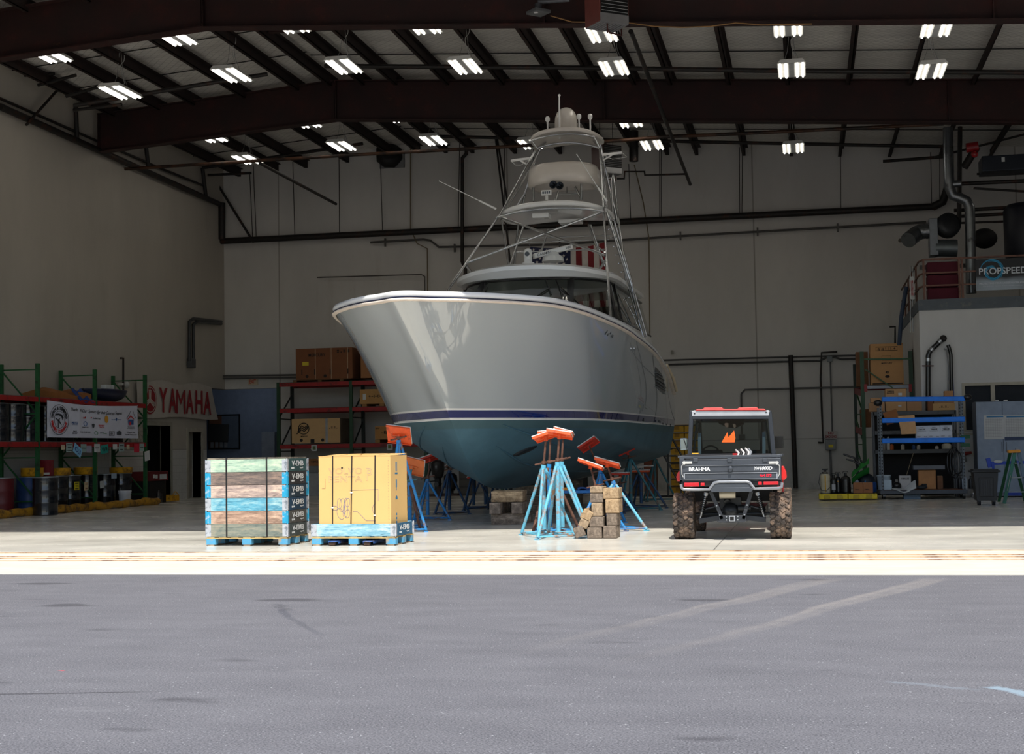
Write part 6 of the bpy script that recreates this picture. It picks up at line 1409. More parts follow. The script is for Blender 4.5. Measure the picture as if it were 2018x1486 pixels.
# ------------------------------------------------------------------ rack of boxes on the back wall
RF, RBK = 41.9, 43.1
rk2 = thing('pallet_rack', 'red and green pallet rack of engine boxes against the back wall', 'rack', (0, 0, 0))
X0 = at(549, 800, Y=RF).x; XS = [X0, at(692, 800, Y=RF).x]; XS += [XS[-1] + (XS[1] - XS[0]), XS[-1] + 2 * (XS[1] - XS[0]), XS[-1] + 3 * (XS[1] - XS[0])]
ZB = [at(549, 757, Y=RF).z - .03, at(549, 810, Y=RF).z, at(549, 881, Y=RF).z]
for x in XS:
    for y in (RF, RBK): G().b2(x - .05, x + .05, y - .04, y + .04, 0, ZB[0] + .08).build('upright', M((22, 60, 34), .5) if y == RF else M((26, 36, 32), .5), rk2)
    g = G()
    for i in range(3):
        za, zb2 = .4 + i * 1.0, 1.3 + i * 1.0; g.bar((x, RF, za), (x, RBK, zb2 if i % 2 else za + .8), .04, .03); g.bar((x, RF, za), (x, RBK, za), .035, .03)
    g.build('frame_brace', M((26, 34, 32), .5), rk2)
for z in ZB:
    for i in range(len(XS) - 1):
        for y in (RF - .02, RBK): G().b2(XS[i] + .05, XS[i + 1] - .05, y - .025, y + .025, z - .06, z + .06).build('beam', RRED, rk2)
    G().b2(XS[0], XS[-1], RF, RBK, z + .062, z + .075).build('shelf_deck', M((70, 60, 54), .7), rk2)
CB = M((152, 104, 64), .8, var=.06); CB2 = M((118, 72, 42), .8, var=.06); CB3 = M((196, 160, 112), .8, var=.05); CBD = M((40, 30, 26), .8)
def carton(px0, py0, px1, py1, Y, dep, mt, label, txt=(), z0=None, group='cartons in the racks', name='cardboard_box', tcol=(30, 20, 14), cat='box', marks=True):
    a, b = at(px0, py1, Y=Y), at(px1, py0, Y=Y); z_ = a.z if z0 is None else z0; w_, h_ = b.x - a.x, b.z - z_
    t_ = thing(name, label, cat, ((a.x + b.x) / 2, Y, z_), 0, group)
    c = G(); c.b2(-w_ / 2, w_ / 2, 0, dep, 0, h_); bd = c.build('box_body', mt, t_, bevel=.006)
    if marks:
        g = G(); g.b2(-w_ / 2 + .01, w_ / 2 - .01, dep / 2 - .03, dep / 2 + .03, h_ - .001, h_ + .003); g.build('tape', M((176, 150, 110), .4), bd)
    if txt:
        g = G()
        for s_, x, y, w2, h2 in txt: g.text(s_, (-w_ / 2 + w_ * x, -.003, h_ * y), w_ * w2, h_ * h2, None, .003, .02)
        g.build('lettering', M(tcol, .7), bd)
    return t_, bd, w_, h_
z1 = ZB[0] + .08
t_, bd, w_, h_ = carton(583, 684, 694, 749, RF - .1, 1.3, CB2, 'large dark brown engine carton with yellow sticker on the top rack beam', (('MERCURY', .38, .78, .30, .10), ('= - = =', .84, .88, .22, .09)), z0=z1 + .06)
g = G(); g.b2(-w_ / 2 + .22, -w_ / 2 + .42, -.006, 0, h_ * .45, h_ * .57); g.build('yellow_sticker', M((200, 180, 40), .6), bd)
g = G(); [g.cyl((-w_ / 2 + w_ * q, -.004, h_ * .10), (-w_ / 2 + w_ * q, .0, h_ * .10), .05, n=12) for q in (.2, .52)]; [g.b2(-w_ / 2 + w_ * q - .006, -w_ / 2 + w_ * q + .006, -.006, 0, 0, h_) for q in ()]; [g.b2(-w_ / 2 + w_ * q - .015, -w_ / 2 + w_ * q + .015, -.006, 0, h_ * .15, h_ * .32) for q in (.11, .335, .61, .92)]; g.build('hand_slots', CBD, bd)
g = G(); [g.b2(-w_ / 2 + w_ * q - .006, -w_ / 2 + w_ * q + .006, -.006, 0, 0, h_) for q in (.35, .63, .92)]; g.build('pale_strap', M((190, 170, 140), .6), bd)
g = G(); [g.b2(XS[0] + .5 + q, XS[0] + .62 + q, RF - .05, RF + 1.1, z1 - .01, z1 + .058) for q in (0, .8, 1.5)]; g.b2(XS[0] + .5, XS[1], RF - .06, RF, z1 + .04, z1 + .058); g.solo('wooden_skid', M((110, 80, 50), .8), 'wooden skid under the large dark brown engine carton', 'skid')
carton(711, 684, 760, 747, RF - .1, 1.3, CB, 'second engine carton on the top beam, cut off by the bow', (('M', .7, .12, .3, .12),), z0=z1 + .06)
t_, bd, w_, h_ = carton(709, 766, 775, 794, RF, 1.0, M((176, 134, 80), .8), 'flat tan carton with line drawing on the middle rack shelf', (('+-|-0-E', .5, .5, .5, .22), ('BRP', .85, .15, .12, .1)), z0=ZB[1] + .15)
g = G(); g.b2(-w_ / 2 + .1, -w_ / 2 + .2, -.006, 0, h_ * .3, h_ * .7); g.build('white_label', PAP, bd)
g = G(); [g.b2(XS[1] + .35 + q, XS[1] + .5 + q, RF, RF + .9, ZB[1] + .076, ZB[1] + .148) for q in (0, .55, 1.0)]; g.solo('wooden_skid', M((150, 110, 66), .8), 'wooden skid under the flat tan carton', 'skid')
t_, bd, w_, h_ = carton(575, 824, 670, 869, RF - .05, 1.1, CB3, 'pale plywood coloured engine carton with round black emblem on the lower shelf', (('MERCURY', .26, .28, .14, .06), ('- = = -', .86, .62, .17, .08)), z0=ZB[2] + .10)
g = G(); c = Vector((-w_ / 2 + w_ * .25, -.006, h_ * .60)); g.tube([c + Vector((.17 * math.cos(a), 0, .17 * math.sin(a))) for a in [k * PI / 14 for k in range(28)]], .014, 5, closed=True)
for dz in (-.06, 0, .06): g.tube([c + Vector((-.2 + dz * .4, 0, -.10 + dz)), c + Vector((-.06, 0, dz + .03)), c + Vector((.02, 0, dz - .03)), c + Vector((.15, 0, .07 + dz * .6))], .016, 5)
[g.cyl((-w_ / 2 + w_ * q, -.006, .09), (-w_ / 2 + w_ * q, 0, .09), .05, n=12) for q in (.2, .64)]; g.b2(-w_ / 2 + w_ * .39, -w_ / 2 + w_ * .47, -.006, 0, .0, .12); g.build('round_emblem', M((20, 20, 22), .7), bd)
g = G(); g.b2(-w_ / 2 + w_ * .70, -w_ / 2 + w_ * .745, -.006, 0, 0, h_); g.build('grey_strap', M((150, 156, 160), .5), bd)
G().b2(w_ / 2, w_ / 2 + .003, .0, 1.1, 0, h_).build('shaded_end', M((110, 96, 80), .8), bd)  # carton end in a darker colour, its shade painted on
carton(739, 839, 800, 866, RF, 1.0, M((170, 124, 70), .8), 'tan carton with engine outline on the lower shelf behind the orange stand head', (('-E(|=', .45, .5, .5, .3), ('BRP', .1, .85, .12, .1)), z0=ZB[2] + .17)
g = G(); [g.b2(XS[1] + .75 + q, XS[1] + .9 + q, RF, RF + .9, ZB[2] + .076, ZB[2] + .165) for q in (0, .5, 1.0)]; g.solo('wooden_skid', M((160, 120, 70), .8), 'wooden skid under the tan carton behind the orange stand head', 'skid')
carton(606, 904, 640, 931, RF + .1, .9, CB, 'brown carton on a grey chest seen between the two pallet loads', (('YAMAHA', .45, .6, .5, .25),), z0=.93)
bx(560, 932, 650, 981, RF + .05, 1.0, M((150, 152, 152), .6), 'grey_chest', 'long pale grey chest at the foot of the back wall rack', 'chest', z0=.004)
for px, py in ((619, 883), (768, 881)): 
    p = at(px, py, Y=RF - .07); g = G().b2(p.x - .09, p.x + .09, p.y, p.y + .012, p.z - .09, p.z + .09); o = g.build('square_tag', PAP); tag(o, 'small square %s tag hung on the lower red beam' % ('white' if px < 700 else 'cream'), 'tag'); G().b2(p.x - .05, p.x + .05, p.y - .004, p.y, p.z - .05, p.z + .06).build('printed_panel', M((90, 110, 60), .6), o)

# dim clutter under and behind the boat
bpos = []
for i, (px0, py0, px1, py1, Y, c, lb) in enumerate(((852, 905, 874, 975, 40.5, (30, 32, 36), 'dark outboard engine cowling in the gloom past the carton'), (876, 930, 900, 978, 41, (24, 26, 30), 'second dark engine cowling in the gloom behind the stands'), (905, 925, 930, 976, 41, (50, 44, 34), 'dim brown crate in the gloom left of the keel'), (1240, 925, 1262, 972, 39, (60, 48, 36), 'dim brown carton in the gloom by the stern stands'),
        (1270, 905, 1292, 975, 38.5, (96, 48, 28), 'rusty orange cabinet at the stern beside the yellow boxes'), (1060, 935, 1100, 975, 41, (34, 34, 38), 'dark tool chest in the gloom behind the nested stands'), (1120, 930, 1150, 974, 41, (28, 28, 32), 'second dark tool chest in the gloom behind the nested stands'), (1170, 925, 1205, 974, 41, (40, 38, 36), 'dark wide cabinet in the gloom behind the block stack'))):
    a, b = at(px0, py1, Y=Y), at(px1, py0, Y=Y); g = G(); w_ = b.x - a.x
    if i < 2:
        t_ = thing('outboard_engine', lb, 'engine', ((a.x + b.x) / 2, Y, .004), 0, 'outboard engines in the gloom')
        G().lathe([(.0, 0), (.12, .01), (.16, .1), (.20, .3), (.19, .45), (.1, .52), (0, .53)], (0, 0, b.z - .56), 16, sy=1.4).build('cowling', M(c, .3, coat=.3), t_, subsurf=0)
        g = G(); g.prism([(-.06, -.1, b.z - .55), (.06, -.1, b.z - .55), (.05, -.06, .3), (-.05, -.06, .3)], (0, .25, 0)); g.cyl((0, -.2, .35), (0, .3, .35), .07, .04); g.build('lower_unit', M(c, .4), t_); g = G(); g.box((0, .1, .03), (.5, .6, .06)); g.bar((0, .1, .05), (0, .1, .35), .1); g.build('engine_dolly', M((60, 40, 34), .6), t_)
    else:
        t_ = thing('storage_cabinet', lb, 'cabinet', ((a.x + b.x) / 2, Y, .004), 0)
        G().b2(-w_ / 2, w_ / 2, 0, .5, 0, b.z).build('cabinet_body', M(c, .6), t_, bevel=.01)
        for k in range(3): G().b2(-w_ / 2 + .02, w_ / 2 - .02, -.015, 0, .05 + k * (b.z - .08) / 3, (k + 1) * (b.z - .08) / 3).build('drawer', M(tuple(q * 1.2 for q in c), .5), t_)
wb = thing('work_table', 'blue steel work table behind the block stack with orange tool on it', 'table', tuple(at(1140, 1000, Y=24.6)))
wb.location.z = .004; o_ = Vector(wb.location); zt0 = at(1140, 967, Y=24.6).z
G().b2(-.42, .45, 0, .6, zt0 - .05, zt0).build('table_top', M((30, 110, 180), .5), wb, bevel=.005)
for x in (-.38, .41):
    for y in (.04, .56): G().bar((x, y, 0), (x, y, zt0 - .05), .04).build('leg', M((30, 96, 160), .5), wb)
g = G().b2(-.38, -.05, 0.05, .2, 0, .05); o = g.build('orange_level', M((226, 140, 30), .6)); o.location = (o_.x - .05, o_.y, zt0 + .004); tag(o, 'orange and yellow tool bar lying on the blue work table', 'tool')
g = G(); g.sheet(lambda u_, v_: Vector((.5 * u_, .4 * v_, .04 + .02 * math.sin(u_ * 9 + v_ * 5))), 8, 6, (0, 0, -.03)); o = g.build('blue_cloth', M((30, 70, 130), .8)); o.location = (o_.x - .02, o_.y + .05, zt0 + .004); tag(o, 'folded blue cloth on the blue work table', 'cloth')
# rolling stairs and yellow bins behind the stern
YBIN = M((196, 150, 24), .6, dirt=((130, 96, 30), .2)); YB_ = 40.5
xa, xb_ = at(1321, 900, Y=YB_).x, at(1378, 900, Y=YB_).x; zt9 = at(1345, 836, Y=YB_).z
nr = 9; hh = (zt9 - .02) / nr; ww = (xb_ - xa) / 2; first = None
for c in range(2):
    for r_ in range(nr):
        loc = (xa + ww * (c + .5), YB_, .02 + hh * r_)
        lb = 'yellow bin in the tall stack behind the stern, %s column, %s' % (('stern side', 'vehicle side')[c], ('bottom', 'second from the bottom', 'third from the bottom', 'fourth from the bottom', 'middle', 'fourth from the top', 'third from the top', 'second from the top', 'topmost')[r_])
        if first is None:
            first = thing('storage_bin', lb, 'bin', loc, 0, 'yellow bins stacked behind the stern')
            G().b2(-ww / 2 + .01, ww / 2 - .01, 0, .5, 0, hh - .015).build('bin_body', YBIN, first, bevel=.01); G().b2(-.07, .07, -.008, 0, hh * .3, hh * .75).build('label_panel', M((150, 110, 20), .6), first); G().b2(-ww / 2, ww / 2, -.015, .51, hh - .05, hh - .02).build('bin_rim', M((60, 44, 12), .6), first)
        else: dup(first, loc, 0, lb)
rs_ = thing('rolling_stairs', 'black rolling stair frame in front of the yellow bins under the stern', 'stairs', tuple(ground(1312, 980)))
o_ = Vector(rs_.location); Yr = o_.y
def rp(px, py, dy=0): return at(px, py, Y=Yr + dy) - o_
g = G()
for dy in (0, .6):
    for a, b in (((1298, 880), (1352, 975)), ((1318, 852), (1372, 950)), ((1316, 885), (1317, 978)), ((1342, 905), (1342, 976)), ((1300, 978), (1358, 976))): g.cyl(rp(*a, dy), rp(*b, dy), .025, n=8)
g.build('tube_frame', BLK, rs_)
for k in range(7):
    p = rp(1300 + 8 * k, 885 + 13.5 * k); G().b2(p.x - .02, p.x + .28, p.y, p.y + .6, p.z - .02, p.z + .01).build('step', M((34, 34, 32), .6), rs_)

# ------------------------------------------------------------------ mezzanine room and its fittings
YM = 36.5; XM = at(1811, 612, Y=YM).x; ZM = 4.57; ZD = 4.84
MWM = mat_wall(hz=(206, 206, 205), bricks=False)
g = G(); wx0, wx1 = at(1895, 755, Y=YM).x, at(2030, 755, Y=YM).x; wz0, wz1 = at(1900, 850, Y=YM).z, at(1900, 755, Y=YM).z
g.b2(XM, wx0, YM, YM + .2, 0, ZM); g.b2(wx1, XR, YM, YM + .2, 0, ZM); g.b2(wx0, wx1, YM, YM + .2, 0, wz0); g.b2(wx0, wx1, YM, YM + .2, wz1, ZM); g.struct('wall_mezzanine', MWM)
G().b2(XM, XM + .2, YM + .2, YB, 0, ZM).struct('wall_mezzanine_side', MWM)
DKG = M((84, 92, 100), .6, dirt=((110, 110, 108), .2))
G().b2(XM - .02, XR, YM - .03, YB, ZM, ZD).struct('floor_mezzanine', DKG)
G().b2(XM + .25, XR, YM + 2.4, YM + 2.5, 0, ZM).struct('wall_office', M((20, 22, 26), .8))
TRM = M((176, 170, 154), .6)
wf = thing('window_frame', 'x', 'x'); bpy.data.objects.remove(wf)
g = G(); fw_ = .07
pxm0, pxm1 = at(1952, 760, Y=YM).x, at(1960, 760, Y=YM).x
for q in ((wx0, wx0 + fw_), (pxm0, pxm1), (wx1 - fw_, wx1)): g.b2(q[0], q[1], YM - .04, YM + .1, wz0 + .031, wz1 - fw_ - .001)
g.b2(wx0, wx1, YM - .04, YM + .1, wz1 - fw_, wz1); g.b2(wx0, wx1, YM - .04, YM + .1, wz0, wz0 + .03); g.struct('window_1', TRM)
G().b2(wx0 + fw_, wx1 - fw_, YM + .06, YM + .07, wz0, wz1 - fw_).struct('window_2', M((44, 48, 54), .6, spec=.15))
G().b2(XM + .1, at(1925, 900, Y=YM).x, YM - .05, YM, wz0 - .09, wz0 - .04).struct('trim_4', TRM)
# railing
RAIL = M((112, 76, 62), .6, dirt=((80, 50, 40), .3))
rl = thing('guard_rail', 'rusty brown guard rail along the mezzanine edge', 'railing', (XM, YM, ZD))
o_ = Vector((XM, YM, ZD)); zr = [at(1850, y, Y=YM).z - ZD for y in (510, 537, 562, 589)]
xs_ = [at(px, 550, Y=YM).x - XM for px in (1821, 1891, 1897)] + [3.2, 5.5, 8.0]
for x in xs_: G().bar((x, .05, 0), (x, .05, zr[0]), .05).build('rail_post', RAIL, rl)
for k, z in enumerate(zr[:3]): G().bar((xs_[0], .05, z), (8.2, .05, z), .045 if k == 0 else .035).build('rail_bar', RAIL, rl)
for y in (1.4, 2.8, 4.2, 5.6): G().bar((.06, y, 0), (.06, y, zr[0]), .045).build('rail_post', RAIL, rl)
for z in zr[:3]: G().bar((xs_[0], .05, z), (.06, .5, z), .035).build('rail_bar', RAIL, rl); G().bar((.06, .5, z), (.06, 7.0, z), .035).build('rail_bar', RAIL, rl)
MRN = M((86, 14, 36), .8, bump=.3)
a, b = at(1829, 583, Y=YM + .3), at(1888, 512, Y=YM + .3)
g = G(); hq = (b.z - ZD - .02) / 3
for k in range(3): o = G().b2(-(b.x - a.x) / 2, (b.x - a.x) / 2, 0, .5, 0, hq - .02).build('maroon_cushion', MRN, bevel=.03, seg=3); o.location = ((a.x + b.x) / 2, YM + .3, ZD + .01 + hq * k); tag(o, '%s maroon cushion behind the mezzanine rail' % ('lowest', 'middle', 'topmost')[k], 'cushion', 'maroon cushions on the mezzanine')
pb_ = thing('mezzanine_banner', 'black and blue banner with PROPSPEED lettering on the mezzanine rail', 'banner', tuple(at(1971, 572, Y=YM - .02)))
o_ = Vector(pb_.location); a, b = at(1924, 573, Y=YM - .02) - o_, at(2030, 507, Y=YM - .02) - o_
def mat_ban():
    m_, t, p = mat0('banner_print'); x, y, z = t.xyz(t.pos()); c = t.mix(t.step(t.m('ADD', z, t.m('MULTIPLY', t.m('ADD', t.noise(t.pos(), 1.2, 2), -.5), .3)), b.z * .42, b.z * .25), lin((14, 18, 26)), lin((160, 172, 184))); c = t.mix(t.step(t.m('ABSOLUTE', x), .3, .8, 0, .5), c, lin((10, 16, 26)))
    t.l.new(c, p.inputs['Base Color']); p.inputs['Roughness'].default_value = .5; return m_
ps = G().b2(a.x, b.x, -.006, 0, a.z, b.z).build('banner_sheet', mat_ban(), pb_)
g = G(); tx0, tx1 = at(1929, 540, Y=YM).x - o_.x, at(2024, 540, Y=YM).x - o_.x; zc_ = (at(1970, 534, Y=YM).z - o_.z)
g.text('PROPSPEED', ((tx0 + tx1) / 2, -.02, zc_), tx1 - tx0, .16, None, .004, .012); g.text('PROTECTING YOUR UNDERWATER ASSETS', ((tx0 + tx1) / 2, -.02, zc_ - .30), tx1 - tx0, .045, None, .003, .02); g.text('The industry leaders in foul release coatings', ((tx0 + tx1) / 2 - .02, -.02, zc_ - .37), (tx1 - tx0) * .82, .034, None, .003); g.build('lettering', M((206, 212, 220), .5), ps)
g = G(); c = Vector((tx0 + .31, -.012, zc_ + .0))
for k in range(7):
    r0 = .10 + .03 * k; a0 = k * 1.1; g.tube([c + Vector((r0 * math.cos(a0 + q * .16), 0, r0 * math.sin(a0 + q * .16))) for q in range(18)], [.004 + .014 * math.sin(PI * q / 17) for q in range(18)], 5)
g.build('blue_swirl', M((60, 160, 206), .5), ps)
# ladder, white sign and dark stair beam on the return side
t_ = thing('mezzanine_ladder', 'slim steel ladder with red lettered white sign at the mezzanine corner', 'ladder', tuple(at(1796, 655, Y=37.5)))
o_ = Vector(t_.location)
for px in (1794, 1799, 1805): G().cyl(at(px, 525, Y=37.4 + (px - 1794) * .2) - o_, at(px, 655 if px < 1800 else 620, Y=37.4 + (px - 1794) * .2) - o_, .015, n=6).build('side_rail', STEEL, t_)
g = G()
for k in range(6): y = 535 + 18 * k; g.cyl(at(1794, y, Y=37.4) - o_, at(1805, y + 1, Y=39.6) - o_, .012, n=6)
g.build('rung', STEEL, t_); a, b = at(1794, 590, Y=37.3) - o_, at(1801, 545, Y=37.3) - o_
s_ = G().b2(a.x, b.x, a.y, a.y + .01, a.z, b.z).build('warning_sign', PAP, t_); G().text('DANGER', ((a.x + b.x) / 2, a.y - .004, (a.z + b.z) / 2), .06, .4, rotm(PI / 2, 0, 0), .003, .01).build('red_lettering', M((170, 30, 30), .6), s_)
pipe([(1786, 565, 38.5), (1776, 625, 38.5), (1772, 680, 38.5)], .055, 'blue grey slanting bundle beside the mezzanine corner', M((44, 60, 84), .6), name='hose_bundle', cat='hose')
pipe([(1753, 644, 42), (1764, 644, 42), (1764, 680, 42)], .03, 'black bent pipe end above the tall carton beside the side wall')
# ducts and blower above the mezzanine
DUCT = M((120, 124, 128), .3, .85, dirt=((70, 70, 72), .1), scale=6)
YD = 38.0
pipe([(1868, 252, YD), (1870, 350, YD), (1872, 372, YD), (1878, 386, YD), (1892, 390, YD), (1905, 396, YD), (1911, 410, YD), (1912, 460, YD), (1914, 578, YD)], .13, 'tall silver duct with two bends beside the blower, above the mezzanine rail', DUCT, name='silver_duct', cat='duct', n=18)
g = G(); q = at(1882, 363, Y=YD); g.cyl(q - Vector((.2, 0, 0)), q + Vector((.15, -.05, 0)), .09, n=14); g.solo('duct_stub', DUCT, 'short silver duct stub beside the bend of the tall duct', 'duct')
bl = thing('dust_blower', 'grey blower drum with flexible inlet hoses above the maroon cushions', 'blower', tuple(at(1862, 506, Y=YD)))
o_ = Vector(bl.location)
a, b = at(1843, 489, Y=YD) - o_, at(1886, 489, Y=YD) - o_; g = G(); g.cyl(a, b, .22, n=24); g.build('blower_drum', M((100, 108, 112), .4, .6), bl)
c = at(1868, 444, Y=YD) - o_; g = G(); g.lathe([(.0, .16), (.16, .15), (.30, .12), (.32, 0), (.32, -.12), (0, -.14)], c, 24, rotm(R(78), 0, R(18))); g.build('fan_casing', M((46, 48, 52), .45, .5), bl)
a, b = at(1832, 505, Y=YD) - o_, at(1846, 432, Y=YD) - o_; G().b2(a.x, b.x, -.2, .3, a.z, b.z).build('filter_box', M((110, 116, 124), .4, .6), bl, bevel=.01)
g = G(); pts = [at(1836, 456, Y=YD) - o_, at(1818, 456, Y=YD) - o_, at(1806, 460, Y=YD) - o_, at(1794, 470, Y=YD - .3) - o_, at(1789, 474, Y=YD - .4) - o_]; fine = []
for i in range(len(pts) - 1): fine += [pts[i].lerp(pts[i + 1], k / 6) for k in range(6)]
g.tube(fine, [.19 + (.012 if k % 2 else 0) for k in range(len(fine))], 18); g.build('flexible_hose', DUCT, bl)
G().b2(-.6, .6, .35, .5, -.25, -.15).build('blower_shelf', BLK, bl)
pipe([(1890, 440, 38.6), (1892, 250, 38.6)], .06, 'dark riser behind the tall silver duct'); pipe([(1900, 330, 37.2), (1925, 290, 37.2)], .10, 'dark slanting pipe with a red coupling up among the ducts')
g = G(); q = at(1916, 295, Y=37.1); g.cyl(q - Vector((.14, 0, -.05)), q + Vector((.14, 0, .08)), .12, n=12); g.ball(q + Vector((.05, -.02, -.12)), .09); g.solo('red_coupling', M((130, 14, 22), .4), 'dark red pipe coupling among the ducts in the upper corner', 'pipe coupling')
for i, (a, b, r_) in enumerate((((1880, 415, 39), (1992, 409, 39), .05), ((1880, 427, 39.2), (1992, 421, 39.2), .045), ((1880, 440, 39.4), (1990, 436, 39.4), .03), ((1895, 362, 38.4), (2030, 356, 38.4), .05), ((1925, 343, 38.2), (2030, 341, 38.2), .03), ((1918, 371, 38.3), (2030, 378, 38.3), .03), ((1842, 310, 39), (2030, 262, 39), .03))):
    pipe([a, b], r_, 'dark horizontal pipe among the ducts above the mezzanine', group='dark pipes above the mezzanine')
tk = thing('air_tank', 'dark blue square tank with white tag high in the upper corner', 'tank', tuple(at(1985, 338, Y=37.6))); o_ = Vector(tk.location); a, b = at(1936, 338, Y=37.6) - o_, at(2035, 302, Y=37.6) - o_
tb_ = G().b2(a.x, b.x, 0, .8, a.z, b.z).build('tank_body', M((26, 34, 46), .4, .3), tk, bevel=.02); a, b = at(1974, 319, Y=37.6) - o_, at(1980, 310, Y=37.6) - o_; G().b2(a.x, b.x, -.01, 0, a.z, b.z).build('white_tag', PAP, tb_)
g = G(); p = at(2012, 510, Y=38.6); g.lathe([(.55, 0), (.6, .1), (.6, 1.25), (.5, 1.4), (0, 1.45)], (p.x + .2, 38.6, p.z), 28); g.solo('dark_drum_tank', M((18, 22, 34), .5), 'tall dark cylindrical tank at the picture edge above the banner', 'tank')
g = G(); p = at(1940, 470, Y=40); g.ball(p, .28, (1.2, .8, 1)); g.solo('black_bag', M((10, 10, 11), .7), 'black rounded bundle hanging behind the tall silver duct', 'bundle')
p = at(1774, 474, Y=YB - .06); G().ball(p, .06).solo('round_bell', M((110, 104, 98), .4, .5), 'small round fitting on the back wall beside the blower hose', 'wall fitting')
# exhaust pipes on the mezzanine wall
ep = thing('exhaust_pipe', 'black exhaust pipe bent to the upper right on the mezzanine wall', 'pipe', tuple(at(1827, 800, Y=YM - .12))); o_ = Vector(ep.location)
def mp(px, py, d=0): return at(px, py, Y=YM - .12 - d) - o_
G().tube([mp(1829, 830), mp(1829, 702), mp(1832, 693), mp(1840, 685), mp(1859, 667)], .062, 14).build('pipe_run', BLK, ep)
for a, b in (((1829, 712), (1829, 706)), ((1834, 691), (1838, 687)), ((1850, 675), (1854, 671))): G().cyl(mp(*a), mp(*b), .067, n=14).build('silver_clamp', STEEL, ep)
G().ball(mp(1859, 667), .085).build('hose_end', M((30, 26, 24), .7), ep); G().bar(mp(1817, 721, .07), mp(1840, 721, .07), .03).build('wall_bracket', M((70, 36, 30), .6), ep)
e2 = thing('exhaust_pipe', 'black exhaust pipe with a blue hose beside it on the mezzanine wall', 'pipe', tuple(at(1875, 790, Y=YM - .12))); o_ = Vector(e2.location)
G().tube([mp(1868, 680), mp(1871, 687), mp(1874, 700), mp(1876, 790)], .045, 12).build('pipe_run', BLK, e2); G().tube([mp(1871, 684), mp(1876, 700), mp(1879, 790)], .018, 8).build('blue_hose', M((20, 50, 160), .5), e2); G().tube([mp(1860, 687), mp(1866, 690), mp(1869, 720), mp(1869, 775)], .018, 8).build('grey_hose', M((120, 122, 124), .5), e2)
pipe([(1789, 664, 41), (1797, 664, 41), (1799, 700, 41), (1802, 800, 41)], .05, 'black pipe with a hooked top on the side of the mezzanine room'); pipe([(1806, 682, 39), (1802, 690, 39), (1806, 790, 39)], .06, 'second black pipe on the side of the mezzanine room, nearer the corner')
# ------------------------------------------------------------------ green rack with large cartons
YR_ = 38.6
rk3 = thing('green_rack', 'green rack of big cartons between the back wall and mezzanine room', 'rack', (0, 0, 0))
xl_, xr_ = at(1701, 800, Y=YR_).x, at(1797, 800, Y=YR_).x; xlb = at(1686, 800, Y=YR_ + 1.1).x
hL, hR, hB = at(1701, 693, Y=YR_).z, at(1797, 692, Y=YR_).z, at(1686, 718, Y=YR_ + 1.1).z
G().b2(xl_ - .05, xl_ + .05, YR_ - .04, YR_ + .04, 0, hL).build('upright', M((26, 70, 36), .5), rk3); G().b2(xr_ - .05, xr_ + .05, YR_ - .04, YR_ + .04, 0, hR).build('upright', M((24, 58, 34), .5), rk3); G().b2(xlb - .04, xlb + .04, YR_ + 1.06, YR_ + 1.14, 0, hB).build('upright', RDK, rk3)
g = G()
for za in (.5, 1.3, 2.1): g.bar((xl_, YR_, za), (xlb, YR_ + 1.1, za + .7), .035, .03); g.bar((xl_, YR_, za), (xlb, YR_ + 1.1, za), .03, .03)
g.bar(at(1703, 708, Y=YR_ - .03), at(1795, 707, Y=YR_ - .03), .05, .04); g.bar(at(1705, 728, Y=YR_ - .05), at(1760, 765, Y=YR_ - .05), .05, .03); g.build('frame_brace', M((34, 84, 44), .5), rk3)
zb3 = at(1750, 762, Y=YR_).z
G().b2(xl_ + .05, xr_ - .05, YR_ - .05, YR_, zb3 - .05, zb3 + .03).build('beam', M((120, 124, 132), .4, .5), rk3); G().b2(xlb + .04, xr_ - .05, YR_ + 1.0, YR_ + 1.05, zb3 - .05, zb3 + .03).build('beam', RRED, rk3)
for px in (1706, 1794): p = at(px, 763, Y=YR_ - .05); G().b2(p.x - .04, p.x + .04, YR_ - .07, YR_ - .05, p.z - .12, p.z + .08).build('beam_connector', RRED, rk3)
for y in (776, 853): p = at(1692, y, Y=YR_ + .5); G().bar((xl_ - .02, YR_, p.z), (xlb, YR_ + 1.1, p.z + .1), .05, .16).build('side_beam', M((120, 60, 60), .6), rk3)
G().b2(xl_, xr_, YR_, YR_ + 1.0, zb3 + .03, zb3 + .045).build('shelf_deck', M((60, 60, 60), .6), rk3)
zq = zb3 + .05
t_, bd, w_, h_ = carton(1717, 676, 1779, 757, YR_ + .02, .9, M((190, 144, 96), .8, var=.05), 'tall brown engine carton with handling symbols on the green rack', (('# # ! I 1 +', .5, .87, .55, .07), ('MERCURY', .5, .525, .34, .035), ('e', .5, .30, .10, .06)), z0=zq)
g = G(); g.tube([(-w_ * .33, -.004, h_ * .83), (w_ * .33, -.004, h_ * .83), (w_ * .33, -.004, h_ * .92), (-w_ * .33, -.004, h_ * .92)], .006, 4, closed=True); g.tube([(-w_ * .15, -.004, h_ * .60), (w_ * .12, -.004, h_ * .60), (w_ * .12, -.004, h_ * .70), (-w_ * .15, -.004, h_ * .70)], .006, 4, closed=True); g.b2(-w_ * .46, w_ * .46, -.006, 0, h_ * .015, h_ * .045); g.ball((0, -.004, h_ * .20), .06, (1, .1, .6)); g.build('printed_marks', CBD, bd)
carton(1689, 693, 1710, 773, YR_ + .5, .6, M((120, 82, 54), .8), 'darker brown tall carton at the wall side of the green rack', z0=zq)
carton(1697, 806, 1716, 842, YR_ + .3, .7, M((120, 76, 44), .8), 'brown carton low on the green rack behind the cart post', z0=at(1700, 842, Y=YR_ + .3).z)
